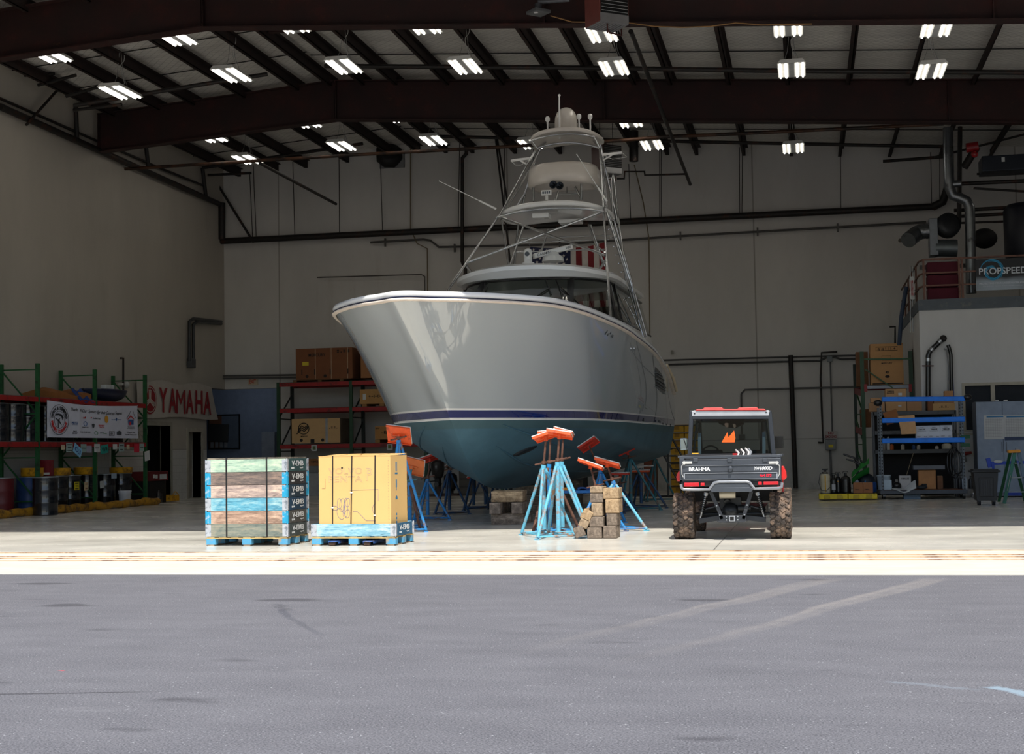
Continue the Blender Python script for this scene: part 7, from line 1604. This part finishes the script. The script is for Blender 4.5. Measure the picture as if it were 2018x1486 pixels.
# ------------------------------------------------------------------ grey shelf unit with boxes
YS = 35.55
sh_ = thing('grey_shelving', 'dark grey steel shelving full of small boxes behind the blue cart', 'shelving', (0, 0, 0))
SG = M((76, 80, 86), .5, dirt=((50, 50, 52), .2)); xs0, xs1 = at(1722, 850, Y=YS).x, at(1884, 850, Y=YS).x
zs = [at(1800, y, Y=YS).z for y in (810, 848, 886, 965)]
for x in (xs0, xs1):
    for y in (YS + .02, YS + .55): G().bar((x, y, 0), (x, y, zs[0]), .04).build('upright', SG, sh_)
G().b2(xs0 + .03, xs1 - .03, YS + .585, YS + .6, .05, zs[0]).build('back_panel', M((24, 21, 20), .8), sh_)
for z in zs: G().b2(xs0, xs1, YS, YS + .58, z - .09, z).build('shelf_board', SG, sh_)
Zs = lambda x, y: (1700 + x / 5.717, 740 + y / 5.717)
def cz(x0, y0, x1, y1, dep, c, label, txt=(), z0=None, Y=YS + .05):
    a, b = Zs(x0, y0), Zs(x1, y1); return carton(a[0], a[1], b[0], b[1], Y, dep, M(c, .8, var=.05), label, txt, z0=z0, group='boxes on the grey shelving')
ztp = zs[0] + .003
cz(75, 310, 150, 388, .4, (164, 126, 90), 'small brown box at the wall end of the shelving top', z0=ztp, Y=YS + .02); cz(118, 305, 243, 388, .4, (180, 138, 98), 'brown box second along the shelving top with folded flap', z0=ztp, Y=YS + .1) if False else None
q1 = cz(152, 305, 243, 388, .4, (180, 138, 98), 'brown box beside it on the shelving top, just past the cart post', z0=ztp)
t_ = cz(92, 250, 205, 302, .35, (186, 142, 100), 'small brown box with white label stacked on two brown boxes', z0=at(1720, Zs(0, 308)[1], Y=YS + .05).z + .006)[0]
t_, bd, w_, h_ = cz(262, 148, 487, 386, .45, (188, 148, 104), 'larger carton with red and black print on the shelving top', (('YAMAHA', .25, .90, .36, .07), ('MARINE', .25, .82, .36, .05)), z0=ztp)
g = G(); g.b2(w_ * .12, w_ * .30, -.006, 0, h_ * .70, h_ * .82); g.b2(w_ * .10, w_ * .26, -.006, 0, h_ * .20, h_ * .28); g.build('white_label', PAP, bd)
cz(500, 238, 665, 386, .4, (172, 132, 94), 'plain brown box in the middle of the shelving top', z0=ztp); cz(735, 230, 790, 378, .4, (132, 88, 56), 'narrow darker brown box past the exhaust pipe on the shelving top', z0=ztp)
cz(793, 312, 1038, 376, .4, (196, 158, 108), 'flat tan carton at the end of the shelving top', (('- = - = -', .5, .5, .4, .3),), z0=ztp); cz(925, 172, 1022, 246, .3, (176, 130, 90), 'small brown box with white label on top of another at the shelving end', z0=at(1870, Zs(0, 250)[1], Y=YS + .1).z, Y=YS + .12)
g = G(); cz(800, 250, 1030, 308, .35, (164, 126, 90), 'brown box lying behind the flat tan carton', z0=ztp + at(1870, 795, Y=YS).z - at(1870, 806, Y=YS).z, Y=YS + .12)
# items on the lower shelves
def bottle(px, py0, py1, Y, r, mt, label, cap=None, group='bottles on the shelves', pxm=None, z0=None):
    a, b = at(px, py1, Y=Y), at(px, py0, Y=Y); z_ = a.z if z0 is None else z0; h_ = b.z - z_
    t_ = thing('bottle', label, 'bottle', (a.x, Y, z_), 0, group)
    G().lathe([(r * .9, 0), (r, .01), (r, h_ * .62), (r * .85, h_ * .72), (r * .35, h_ * .84), (r * .32, h_ * .88)], (0, 0, 0), 14).build('bottle_body', mt, t_)
    G().lathe([(r * .4, h_ * .88), (r * .4, h_), (0, h_)], (0, 0, 0), 12).build('cap', cap or BLK, t_); return t_
zl = zs[2] + .003
for x, y0, c, lb in ((240, 680, (150, 150, 150), 'pale spray bottle'), (290, 668, (200, 200, 196), 'white spray bottle with red nozzle'), (330, 765, (180, 90, 40), 'orange can'), (452, 765, (190, 186, 176), 'cream squeeze bottle'), (575, 775, (40, 70, 120), 'blue tin'), (630, 775, (180, 180, 176), 'small white tub'), (835, 788, (200, 200, 200), 'white rag ball'), (945, 752, (206, 206, 196), 'square white jug with yellow label')):
    px, py = Zs(x, y0); bottle(px, py, Zs(0, 818)[1], YS + .1, .045 if x != 945 else .11, M(c, .5), lb + ' on the middle shelf of the grey shelving', z0=zl)
zm_ = zs[1] + .003
px, py = Zs(362, 545); bottle(px, py, 0, YS + .1, .09, M((170, 166, 160), .5), 'white tub on the upper middle shelf beside the hanging cardboard', z0=zm_); px, py = Zs(408, 560); bottle(px, py, 0, YS + .1, .05, M((180, 180, 176), .5), 'small white jar next to the tub beside the hanging cardboard', z0=zm_)
# ------------------------------------------------------------------ blue cart
YC2 = 34.5
cart = thing('blue_cart_rack', 'wheeled cart rack with three bright blue padded bars', 'cart', (0, 0, 0))
BLUE = M((4, 124, 240), .5); ANG = M((96, 104, 112), .45, .3, dirt=((60, 64, 68), .3), scale=60)
cx0, cx1 = at(1738, 900, Y=YC2).x, at(1899, 900, Y=YC2).x; ztop = at(1800, 788, Y=YC2).z; zdk = at(1800, 966, Y=YC2).z
for x, y, h_ in ((cx0, YC2, ztop), (cx1, YC2, ztop), (cx0 - .02, YC2 + .75, ztop - .15), (cx1 + .02, YC2 + .75, ztop)):
    g = G(); g.b2(x - .024, x + .024, y - .004, y + .004, .16, h_); g.b2(x - .024, x - .018, y, y + .05, .16, h_)
    p_ = g.build('slotted_post', ANG, cart); g = G()
    for k in range(int((h_ - .25) / .075)): g.b2(x - .008, x + .014, y - .006, y + .006, .22 + .075 * k, .25 + .075 * k)
    g.build('post_slots', M((12, 12, 14), .8), p_)
for ya, yb2, z_ in ((787, 786, 0), (829, 826, 0), (869, 867, 0)):
    a, b = at(1738, ya, Y=YC2 - .04), at(1902, yb2, Y=YC2 - .04); G().bar(a, b, .06, .115).build('blue_bar', BLUE, cart, bevel=.02, seg=3)
for px, py in ((1730, 794), (1907, 783)): p = at(px, py, Y=YC2 - .03); G().ball(p, .085, (1.2, 1, .9)).build('tape_wrap', BLK, cart)
G().b2(cx0 - .06, cx1 + .06, YC2 - .03, YC2 + .8, zdk - .09, zdk).build('deck_tray', M((64, 70, 80), .5), cart, bevel=.004); G().b2(cx0, cx1, YC2, YC2 + .78, zdk, zdk + .012).build('deck_board', M((96, 64, 48), .8), cart)
zsh = at(1800, 865, Y=YC2).z; G().b2(cx0, cx1, YC2 + .02, YC2 + .6, zsh - .03, zsh - .012).build('cart_shelf', M((60, 52, 46), .7), cart)
for px in (1743, 1900):
    x = at(px, 975, Y=YC2).x
    for y in (YC2 + .05, YC2 + .7): 
        w2 = G().cyl((x - .03, y, .085), (x + .03, y, .085), .08, n=18).build('caster_wheel', BLK, cart); G().box((x, y, .16), (.10, .10, .04)).build('caster_plate', M((120, 60, 34), .7), w2)
for y in (861, 877): p = at(1903, y, Y=YC2 - .02); G().b2(p.x - .1, p.x + .1, p.y, p.y + .03, p.z - .04, p.z + .04).build('green_bracket', M((24, 84, 56), .6), cart)
o = G(); a, b = Zs(403, 445), Zs(600, 665); pa, pb2 = at(a[0], b[1], Y=YC2 - .08), at(b[0], a[1], Y=YC2 - .08)
g = G(); g.prism([(pa.x + .07, YC2 - .09, pa.z), (pb2.x, YC2 - .09, pa.z + .01), (pb2.x - .03, YC2 - .06, pb2.z), (pa.x, YC2 - .06, pb2.z - .01)], (0, .012, 0)); g.solo('cardboard_sheet', M((200, 158, 114), .8), 'loose cardboard sheet hanging over the middle blue bar of the cart', 'cardboard')
g = G(); a, b = at(1744, 826, Y=YC2 + .1), at(1770, 818, Y=YC2 + .1); g.bar(a, b, .03, .3); g.solo('cardboard_flap', M((150, 96, 54), .8), 'folded cardboard flap behind the hanging sheet on the cart', 'cardboard')
for k, (x0, x1, y0) in enumerate(((603, 733, 565), (737, 870, 562), (874, 1007, 558))):
    a, b = Zs(x0, y0), Zs(x1, 714); carton(a[0], a[1], b[0], b[1], YC2 + .03, .35, M((200, 206, 216), .6, var=.03), ('first white oil box on the cart, touching the hanging cardboard', 'middle one of the three white oil boxes on the cart', 'last of the three white oil boxes on the cart, nearest the post')[k], (('YAMALUBE', .5, .72, .56, .11), ('marine', .5, .86, .3, .05), ('high performance oil', .5, .60, .7, .04), ('4 STROKE', .22, .20, .3, .05), ('10W-30', .78, .18, .22, .05)), z0=zsh - .008, group='white oil boxes on the cart', name='oil_box', tcol=(26, 30, 40), marks=False)
zd = zdk + .014
t_ = thing('white_bucket', 'white bucket with lid on the cart deck behind the post', 'bucket', (at(1742, 960, Y=YC2 + .25).x, YC2 + .25, zd), 0); G().lathe([(.13, 0), (.155, .30), (.165, .31), (.165, .34), (0, .345)], (0, 0, 0), 20).build('bucket_body', M((176, 190, 200), .5), t_); 
carton(1742, 946, 1757, 964, YC2 + .03, .2, M((170, 190, 204), .5), 'small white caddy on the cart deck', z0=zd, group=None, name='plastic_caddy', marks=False, cat='caddy')
g = G(); p = at(1767, 957, Y=YC2 + .15); p.z = zd + .09; g.ball(p, .11, (1, 1, .8)); g.cyl(p + Vector((-.16, 0, -.02)), p + Vector((.1, 0, .0)), .05); g.box(p + Vector((0, 0, .11)), (.06, .04, .08)); g.solo('power_tool', BLK, 'black polishing machine lying on the cart deck', 'power tool')
carton(1773, 937, 1795, 966, YC2 + .2, .25, M((180, 180, 180), .6), 'grey white oil box standing on the cart deck under the rag', (('YAMALUBE', .5, .78, .7, .13),), z0=zd, group=None, name='oil_box', marks=False)
g = G(); p = at(1776, 968, Y=YC2 - .05); g.sheet(lambda u_, v_: Vector((at(1757, 960, Y=YC2).x + .55 * u_, YC2 - .08 + .2 * v_, zd + .02 + .18 * max(0, u_ - .5) * 2 * v_ + .02 * math.sin(u_ * 9) - (.10 * (1 - v_) * (u_ * (1 - u_)) * 3))), 14, 6, (0, 0, .01)); g.solo('white_rag', M((190, 196, 200), .8), 'crumpled white cloth draped over the cart deck edge', 'cloth')
carton(1811, 926, 1844, 966, YC2 + .3, .3, M((184, 132, 86), .8), 'plain brown carton standing on the cart deck', z0=zd, group=None); 
a = at(1800, 926, Y=YC2 + .2); b = at(1862, 917, Y=YC2 + .2); G().b2(a.x, b.x, YC2 + .2, YC2 + .65, a.z + .004, b.z).solo('grey_tray', M((90, 94, 102), .5), 'flat grey tray resting on the brown carton of the cart deck', 'tray')
carton(1848, 938, 1858, 966, YC2 + .2, .2, M((110, 76, 52), .8), 'narrow dark brown box beside the bottles on the cart deck', z0=zd, group=None)
bottle(1860, 936, 0, YC2 + .12, .05, M((16, 18, 24), .4), 'black bottle on the cart deck', z0=zd, group=None); bottle(1869, 935, 0, YC2 + .1, .055, M((190, 204, 220), .5), 'tall white jug on the cart deck beside the black bottle', z0=zd, cap=PAP, group=None); bottle(1881, 938, 0, YC2 + .15, .05, M((20, 22, 28), .4), 'second black bottle on the cart deck next to the hoses', z0=zd, group=None)
g = G(); p = at(1817, 958, Y=YC2); p.z = zd + .05
g.ball(p, .10, (1.2, 1, .5)); g.box(p + Vector((.05, 0, .05)), (.1, .06, .06), rz=.4); g.solo('sander', M((30, 34, 40), .6), 'dark sander lying in front of the brown carton on the cart deck', 'power tool')
for k, (px, r_) in enumerate(((1876, .26), (1882, .30), (1887, .22))):
    p = at(px, 912, Y=YC2 + .25 + .05 * k); g = G(); g.tube([p + Vector((.18 * math.cos(a) * .6, .02 * math.sin(3 * a), r_ * 1.2 * math.sin(a))) for a in [q * PI / 14 for q in range(28)]], .014, 6, closed=True); g.solo('hose_loop', BLK, 'black hose loop hanging at the outer post of the cart', 'hose', 'hoses hanging on the cart')
pipe([(1787, 935, 34.9), (1800, 893, 35.0)], .008, 'thin wooden stick leaning inside the cart', M((140, 124, 96), .6), name='stick', cat='stick')
o = bx(1781, 972, 1814, 984, YC2 + .2, .3, M((110, 130, 150), .6), 'flat_box', 'flat pale box lying on the floor under the cart', 'box', z0=.004)
# ------------------------------------------------------------------ spill pallet and its load
YP = 34.2
a, b = at(1614, 985, Y=YP), at(1729, 973, Y=YP); xa, xb_ = a.x, b.x; ztop2 = b.z
YE2 = M((214, 190, 10), .5, dirt=((150, 130, 20), .2))
sp = thing('spill_pallet', 'bright yellow spill containment pallet holding sprayers and boxes', 'spill pallet', ((xa + xb_) / 2, YP, .004)); hw_ = (xb_ - xa) / 2
for s_, x0, x1 in ((0, -hw_, -.005), (1, .005, hw_)):
    g = G(); g.b2(x0, x1, 0, .75, .03, ztop2); m_ = g.build('pallet_half', YE2, sp, bevel=.015)
    for k in range(2): xc = x0 + (x1 - x0) * (.28 + .44 * k); G().box((xc, -.004, ztop2 * .55), (.12, .02, ztop2 * .6), taper=1.2).build('moulded_rib', M((180, 156, 10), .5), m_, bevel=.01)
    G().b2(x0 + .04, x1 - .04, .04, .71, ztop2 + .0, ztop2 + .008).build('grate', M((40, 36, 20), .8), m_)
zp = ztop2 + .014; zq_ = zp
t_ = thing('pump_sprayer', 'tall white pump canister with yellow stripe on the spill pallet', 'sprayer', (at(1627, 970, Y=YP + .2).x, YP + .25, zp), 0)
G().lathe([(.10, 0), (.115, .01), (.115, .12), (.11, .13), (.115, .14), (.115, .26), (.11, .27), (.115, .28), (.115, .40), (.10, .44), (.04, .47), (.04, .50), (0, .50)], (0, 0, 0), 22).build('canister', M((196, 188, 160), .5), t_)
G().box((.0, -.114, .22), (.03, .01, .40)).build('yellow_stripe', M((196, 150, 20), .5), t_); g = G(); g.cyl((0, 0, .48), (0, 0, .56), .035); g.cyl((-.07, 0, .56), (.07, 0, .56), .015); g.lathe([(.06, .44), (.075, .48), (.03, .5)], (0, 0, 0), 16); g.tube([(-.05, 0, .5), (-.12, -.02, .45), (-.15, -.05, .25), (-.1, -.11, .08), (.02, -.13, .06), (.1, -.1, .14)], .008, 6); g.build('pump_head', BLK, t_)
for k, (px, h_, r_, lb) in enumerate(((1643, .42, .085, 'black pump sprayer with red and white label on the spill pallet'), (1652, .44, .08, 'narrow black sprayer with yellow tag on the spill pallet'), (1667, .46, .12, 'wide black ribbed canister in the middle of the spill pallet'))):
    x = at(px, 970, Y=YP + .3).x; t_ = thing('pump_sprayer', lb, 'sprayer', (x, YP + .25 + .1 * (k % 2), zp), 0)
    pr = [(r_ * .9, 0)];
    for j in range(6): pr += [(r_, .02 + j * h_ * .12), (r_ * .94, .02 + j * h_ * .12 + h_ * .06)]
    pr += [(r_ * .8, h_ * .8), (r_ * .35, h_ * .88), (0, h_ * .9)]
    G().lathe(pr, (0, 0, 0), 20).build('canister', BLK, t_); g = G(); g.cyl((0, 0, h_ * .85), (0, 0, h_ * 1.05), .03); g.tube([(-.06, 0, h_), (-.05, 0, h_ * 1.1), (.05, 0, h_ * 1.1), (.06, 0, h_)], .01, 6); g.build('pump_head', M((24, 24, 26), .4), t_)
    if k < 2: G().box((0, -r_ - .002, h_ * (.35 if k == 0 else .62)), (r_ * (1.0 if k == 0 else .3), .008, h_ * (.3 if k == 0 else .06))).build('label', M((176, 176, 180) if k == 0 else (220, 150, 20), .6), t_)
for k, (x0, x1) in enumerate(((1682, 1700), (1701, 1720))):
    carton(x0, 951, x1, 970, YP + .05, .25, M((150, 100, 64), .8), ('small brown box on the spill pallet, sprayer side', 'small brown box on the spill pallet, cart side')[k], z0=zp, group='small boxes on the spill pallet', txt=(('YAMAHA', .4, .35, .5, .12),))
vc = thing('wet_vacuum', 'blue and black wet vacuum with a light blue drop, behind the small boxes', 'vacuum cleaner', (0, 0, 0)); G().lathe([(.20, 0), (.23, .02), (.23, .22), (.21, .25), (0, .25)], (at(1708, 970, Y=YP + .5).x, YP + .5, zp), 24).build('drum', M((24, 70, 140), .4), vc)
g = G(); c_ = Vector((at(1706, 950, Y=YP + .5).x, YP + .5, zp + .27)); g.ball(c_ + Vector((0, 0, .0)), .20, (1.05, 1, .95)); g.build('lid', M((16, 24, 36), .5), vc)
G().lathe([(0, .05), (.016, .02), (.02, 0), (.012, -.018), (0, -.02)], c_ + Vector((-.02, -.205, -.02)), 10).build('drop_badge', M((30, 120, 190), .5), vc)
g = G(); g.grid(lambda u_, v_: Vector((at(1679, 930, Y=YP).x + .40 * u_, YP + .35 + .25 * (v_ - .5) * 2 * .8, zp + .48 + .20 * u_ + .10 * math.sin(PI * v_) * (1 + .3 * math.sin(u_ * 14)) - .12 * (1 - u_) ** 2)), 18, 10); g.grid(lambda u_, v_: Vector((at(1679, 930, Y=YP).x + .40 * u_, YP + .35 + .25 * (v_ - .5) * 1.6, zp + .45 + .14 * u_ - .14 * math.sin(PI * v_) - .12 * (1 - u_) ** 2)), 18, 6); g.solo('green_bag', M((20, 120, 40), .7, bump=.4), 'bright green crumpled bag heaped over the vacuum', 'bag')
g = G(); p0, p1, p2 = at(1662, 895, Y=YP + .5), at(1684, 903, Y=YP + .5), at(1697, 918, Y=YP + .5); g.tube([p0, p1, p2], .022, 8); g.tube([at(1667, 905, Y=YP + .45), at(1680, 908, Y=YP + .45), at(1694, 916, Y=YP + .45)], .02, 8); g.tube([p1, at(1690, 925, Y=YP + .4)], .02, 8); g.tube([p1 + Vector((.1, 0, 0)), at(1704, 914, Y=YP + .5)], .016, 8); g.solo('folded_cart_handles', BLK, 'black and silver folding cart handles sticking up behind the sprayers', 'handle')
bottle(1689, 940, 968, YP + .32, .06, M((150, 156, 170), .5), 'white and blue jug on the spill pallet before the vacuum', z0=zp, group=None)
# ------------------------------------------------------------------ cabinet, bin, ladder
YCB = 35.2
cb = thing('steel_cabinet', 'tall blue grey steel cabinet with papers taped on its doors', 'cabinet', (0, 0, 0))
ca, cb1 = at(1926, 900, Y=YCB).x, at(2043, 900, Y=YCB).x; zct = at(1960, 791, Y=YCB).z; CG = M((126, 141, 162), .45)
G().b2(ca, cb1, YCB + .02, YCB + .75, .03, zct).build('cabinet_body', M((88, 98, 114), .5), cb, bevel=.006)
xm = at(1978.5, 900, Y=YCB).x
for x0, x1, hx in ((ca + .01, xm - .005, xm - .04), (xm + .005, cb1 - .01, xm + .06)):
    d_ = G().b2(x0, x1, YCB, YCB + .02, .12, zct - .01).build('door', CG, cb, bevel=.003); a = at(1976, 891, Y=YCB); b = at(1976, 871, Y=YCB); G().bar((hx, YCB - .03, a.z), (hx, YCB - .03, b.z), .012).build('handle', M((60, 66, 74), .4), d_)
for px in (1965, 1982): p = at(px, 790, Y=YCB); G().b2(p.x - .04, p.x + .04, YCB, YCB + .1, zct, zct + .03).build('white_clip', PAP, cb)
def chart(px0, px1, label, rz=0):
    a, b = at(px0, 866, Y=YCB - .01), at(px1, 818, Y=YCB - .01)
    t_ = thing('wall_chart', label, 'poster', ((a.x + b.x) / 2, YCB - .008, a.z), 0, 'charts on the cabinet'); w_, h_ = b.x - a.x, b.z - a.z
    s_ = G().b2(-w_ / 2, w_ / 2, -.003, 0, 0, h_).build('paper', M((188, 190, 190), .5, var=.08, scale=3), t_)
    g = G()
    for k in range(12): g.b2(-w_ / 2 + .03, w_ / 2 - .04, -.005, -.003, h_ * (.10 + .065 * k), h_ * (.10 + .065 * k) + .006)
    for k in range(7): g.b2(-w_ / 2 + .05 + (w_ - .1) * k / 7, -w_ / 2 + .055 + (w_ - .1) * k / 7, -.005, -.003, h_ * .08, h_ * .86)
    g.build('printed_table', M((140, 142, 146), .6), s_); G().b2(-w_ / 2 + .01 + (w_ * .12 if px0 < 1960 else w_ * .1), w_ / 2 - .01, -.006, -.003, h_ * .91, h_ * .97).build('blue_header', M((30, 110, 160), .5), s_)
    if px0 > 1960: G().b2(-w_ / 2, w_ / 2, -.006, -.003, -.02, h_ * .09).build('dark_footer', M((16, 44, 84), .5), s_)
chart(1940, 1978, 'pale wrinkled chart taped on the cabinet door by the window frame'); chart(1980, 2020, 'pale chart with dark blue foot on the outer cabinet door')
YT = 30.7
tcn = thing('wheeled_trash_can', 'black wheeled trash can with lid rim in front of the grey cabinet', 'trash can', (at(1945, 998, Y=YT).x, YT, .004)); o_ = Vector(tcn.location)
def tp(px, py): return at(px, py, Y=YT) - o_
wt, wb_ = tp(1970, 930).x - tp(1920, 930).x, tp(1966, 998).x - tp(1927, 998).x; hz_ = tp(1945, 926).z
g = G(); vs = [(s1 * wb_ / 2 if z == 0 else s1 * wt / 2, (0 if s2 < 0 else .42 if z == 0 else .5), .1 if z == 0 else hz_) for z in (0, 1) for s1, s2 in ((-1, -1), (1, -1), (1, 1), (-1, 1))]
g.add(vs, [(3, 2, 1, 0), (0, 1, 5, 4), (1, 2, 6, 5), (2, 3, 7, 6), (3, 0, 4, 7)], False); g.b2(-wb_ / 2 + .05, wb_ / 2 - .05, -.012, 0, .18, hz_ - .16); g.build('bin_body', M((9, 10, 14), .5), tcn, bevel=.015)
g = G(); g.b2(-wt / 2 - .04, wt / 2 + .04, -.04, .54, hz_ - .05, hz_ - .01); g.b2(-wt / 2, wt / 2, 0, .5, hz_ - .01, hz_ + .015); g.build('rim', M((11, 12, 16), .5), tcn, bevel=.01); g = G()
for k in range(5): x = -wb_ / 2 + .1 + (wb_ - .2) * k / 4; g.bar((x, -.016, .2), (x, -.016, hz_ - .2), .012)
g.build('moulded_rib', M((24, 28, 40), .4), tcn)
for s1 in (-1, 1): G().cyl((s1 * (wb_ / 2 - .02), .1, .1), (s1 * (wb_ / 2 - .08), .1, .1), .10, n=20).build('bin_wheel', M((22, 24, 32), .4), tcn)
ld = thing('step_ladder', 'green fibreglass step ladder with orange top beside the trash can', 'ladder', tuple(Vector((at(2000, 980, Y=31.6).x, 31.6, .004)))); o_ = Vector(ld.location)
def lpn(px, py, dy=0): return at(px, py, Y=31.6 + dy) - o_
GRN = M((34, 110, 92), .5, dirt=((180, 190, 190), .15)); ft = lpn(1979, 991); ft.z = 0; ft2 = lpn(2028, 985); ft2.z = 0
g = G(); g.bar(ft, lpn(2000, 892), .07, .04, up=(0, 1, 0)); g.build('front_rail', GRN, ld); r2 = lpn(1968, 975, 1.0); r2.z = 0
G().bar(r2, lpn(1991, 892, .3), .06, .04, up=(0, 1, 0)).build('rear_rail', M((24, 84, 52), .5), ld); G().bar(lpn(1999, 905, .3), Vector((lpn(2020, 975, 1).x, 1.0, 0)), .06, .04, up=(0, 1, 0)).build('rear_rail', M((24, 84, 52), .5), ld); G().bar(ft2, lpn(2008, 892), .07, .04, up=(0, 1, 0)).build('front_rail', M((84, 110, 130), .5), ld)
G().bar(lpn(1986, 890), lpn(2010, 889), .22, .06).build('top_cap', M((214, 140, 20), .5), ld, bevel=.01)
for k in range(4):
    z = .25 + .3 * k; t0 = z / lpn(2000, 892).z; x0 = ft.x + (lpn(2000, 892).x - ft.x) * t0; x1 = ft2.x + (lpn(2008, 892).x - ft2.x) * t0; y0 = 0; G().b2(x0, x1, -.02, .08, z - .02, z).build('step', M((120, 126, 130), .4, .5), ld)
s_ = G().bar(ft.lerp(lpn(2000, 892), .25) + Vector((0, -.05, 0)), ft.lerp(lpn(2000, 892), .55) + Vector((0, -.05, 0)), .004, .06, up=(0, 1, 0)).build('white_label', PAP, ld)
bs = thing('blue_roller_stand', 'bright blue metal roller stand behind the trash can and ladder', 'stand', tuple(Vector((at(1980, 975, Y=33).x, 33, .004)))); o_ = Vector(bs.location)
def bq(px, py): return at(px, py, Y=33) - o_
NB = M((16, 60, 170), .45); G().bar(bq(1953, 913), bq(2030, 911), .06, .07).build('top_bar', NB, bs); G().prism([bq(1943, 904), bq(1951, 902), bq(1957, 920), bq(1948, 922)], (0, .08, 0)).build('end_bracket', NB, bs); G().bar(bq(1983, 973), bq(2030, 973), .1, .08).build('lower_bar', NB, bs)
for px in (1957, 2030): a = bq(px, 913); G().bar((a.x, 0, 0), (a.x, 0, a.z), .05).build('leg', NB, bs)
g = G(); g.ball(at(1967, 910, Y=33), .07, (1.5, 1, .6)); g.solo('white_cloth', PAP, 'small white cloth wad on the blue roller stand', 'cloth')
rt = thing('red_drill', 'red cordless tool hanging on the wall beside the cart', 'power tool', tuple(at(1905, 900, Y=YM - .1))); G().cyl((-.1, 0, .06), (.12, 0, .10), .05, .03).build('tool_body', M((140, 26, 20), .5), rt); G().bar((-.05, 0, .05), (-.02, 0, -.12), .05).build('grip', BLK, rt)
a, b = at(1915, 900, Y=YM - .02), at(1921, 892, Y=YM - .02); o = G().b2(a.x, b.x, YM - .02, YM, a.z, b.z).solo('wall_socket', M((200, 196, 180), .5), 'cream wall socket beside the red tool', 'socket')
g = G(); 
for a, b in (((1913, 980), (1924, 935)), ((1920, 981), (1925, 945))): g.bar(at(*a, Y=34.8), at(*b, Y=35.1), .06, .03)
for o_k in range(3): g.bar(at(1915 + 2 * o_k, 972 - 11 * o_k, Y=34.85), at(1920 + 2 * o_k, 973 - 11 * o_k, Y=34.85), .03)
g.solo('folding_step', STEEL, 'silver folding step leaning by the wall behind the trash can', 'folding step')
# ------------------------------------------------------------------ light, world, camera
sc = bpy.context.scene
w = bpy.data.worlds.new('world'); sc.world = w; w.use_nodes = True; t = w.node_tree
sky = t.nodes.new('ShaderNodeTexSky'); sky.sky_type = 'NISHITA'; sky.sun_disc = False; sky.sun_elevation = R(57); sky.sun_rotation = R(165); sky.air_density = 1.0; sky.dust_density = 1.5
bg = t.nodes['Background']; t.links.new(sky.outputs[0], bg.inputs[0]); bg.inputs[1].default_value = .17
L = bpy.data.lights.new('sun', 'SUN'); L.energy = 5.3; L.angle = R(.55); L.color = (1, .95, .87)
so = bpy.data.objects.new('sun', L); COL.objects.link(so)
d = Vector((-.16, math.cos(R(57.5)), -math.sin(R(57.5)))).normalized(); so.rotation_euler = (-d).to_track_quat('Z', 'Y').to_euler()
so.location = (10, -20, 40)
cam = bpy.data.cameras.new('camera'); cam.sensor_width = 36; cam.sensor_fit = 'HORIZONTAL'; cam.lens = FPX * 36 / IW; cam.clip_end = 300
co = bpy.data.objects.new('camera', cam); COL.objects.link(co)
mm = Matrix(((_ex.x, -_ex.y, -_ex.z), (_ed.x, -_ed.y, -_ed.z), (-_edn.x, _edn.y, _edn.z)))
co.matrix_world = Matrix.Translation(CAMP) @ mm.to_4x4()
sc.camera = co
sc.view_settings.view_transform = 'Standard'; sc.view_settings.look = 'None'; sc.view_settings.exposure = 0; sc.view_settings.gamma = 1
sc.view_settings.use_curve_mapping = False
sc.cycles.max_bounces = 8; sc.cycles.diffuse_bounces = 5
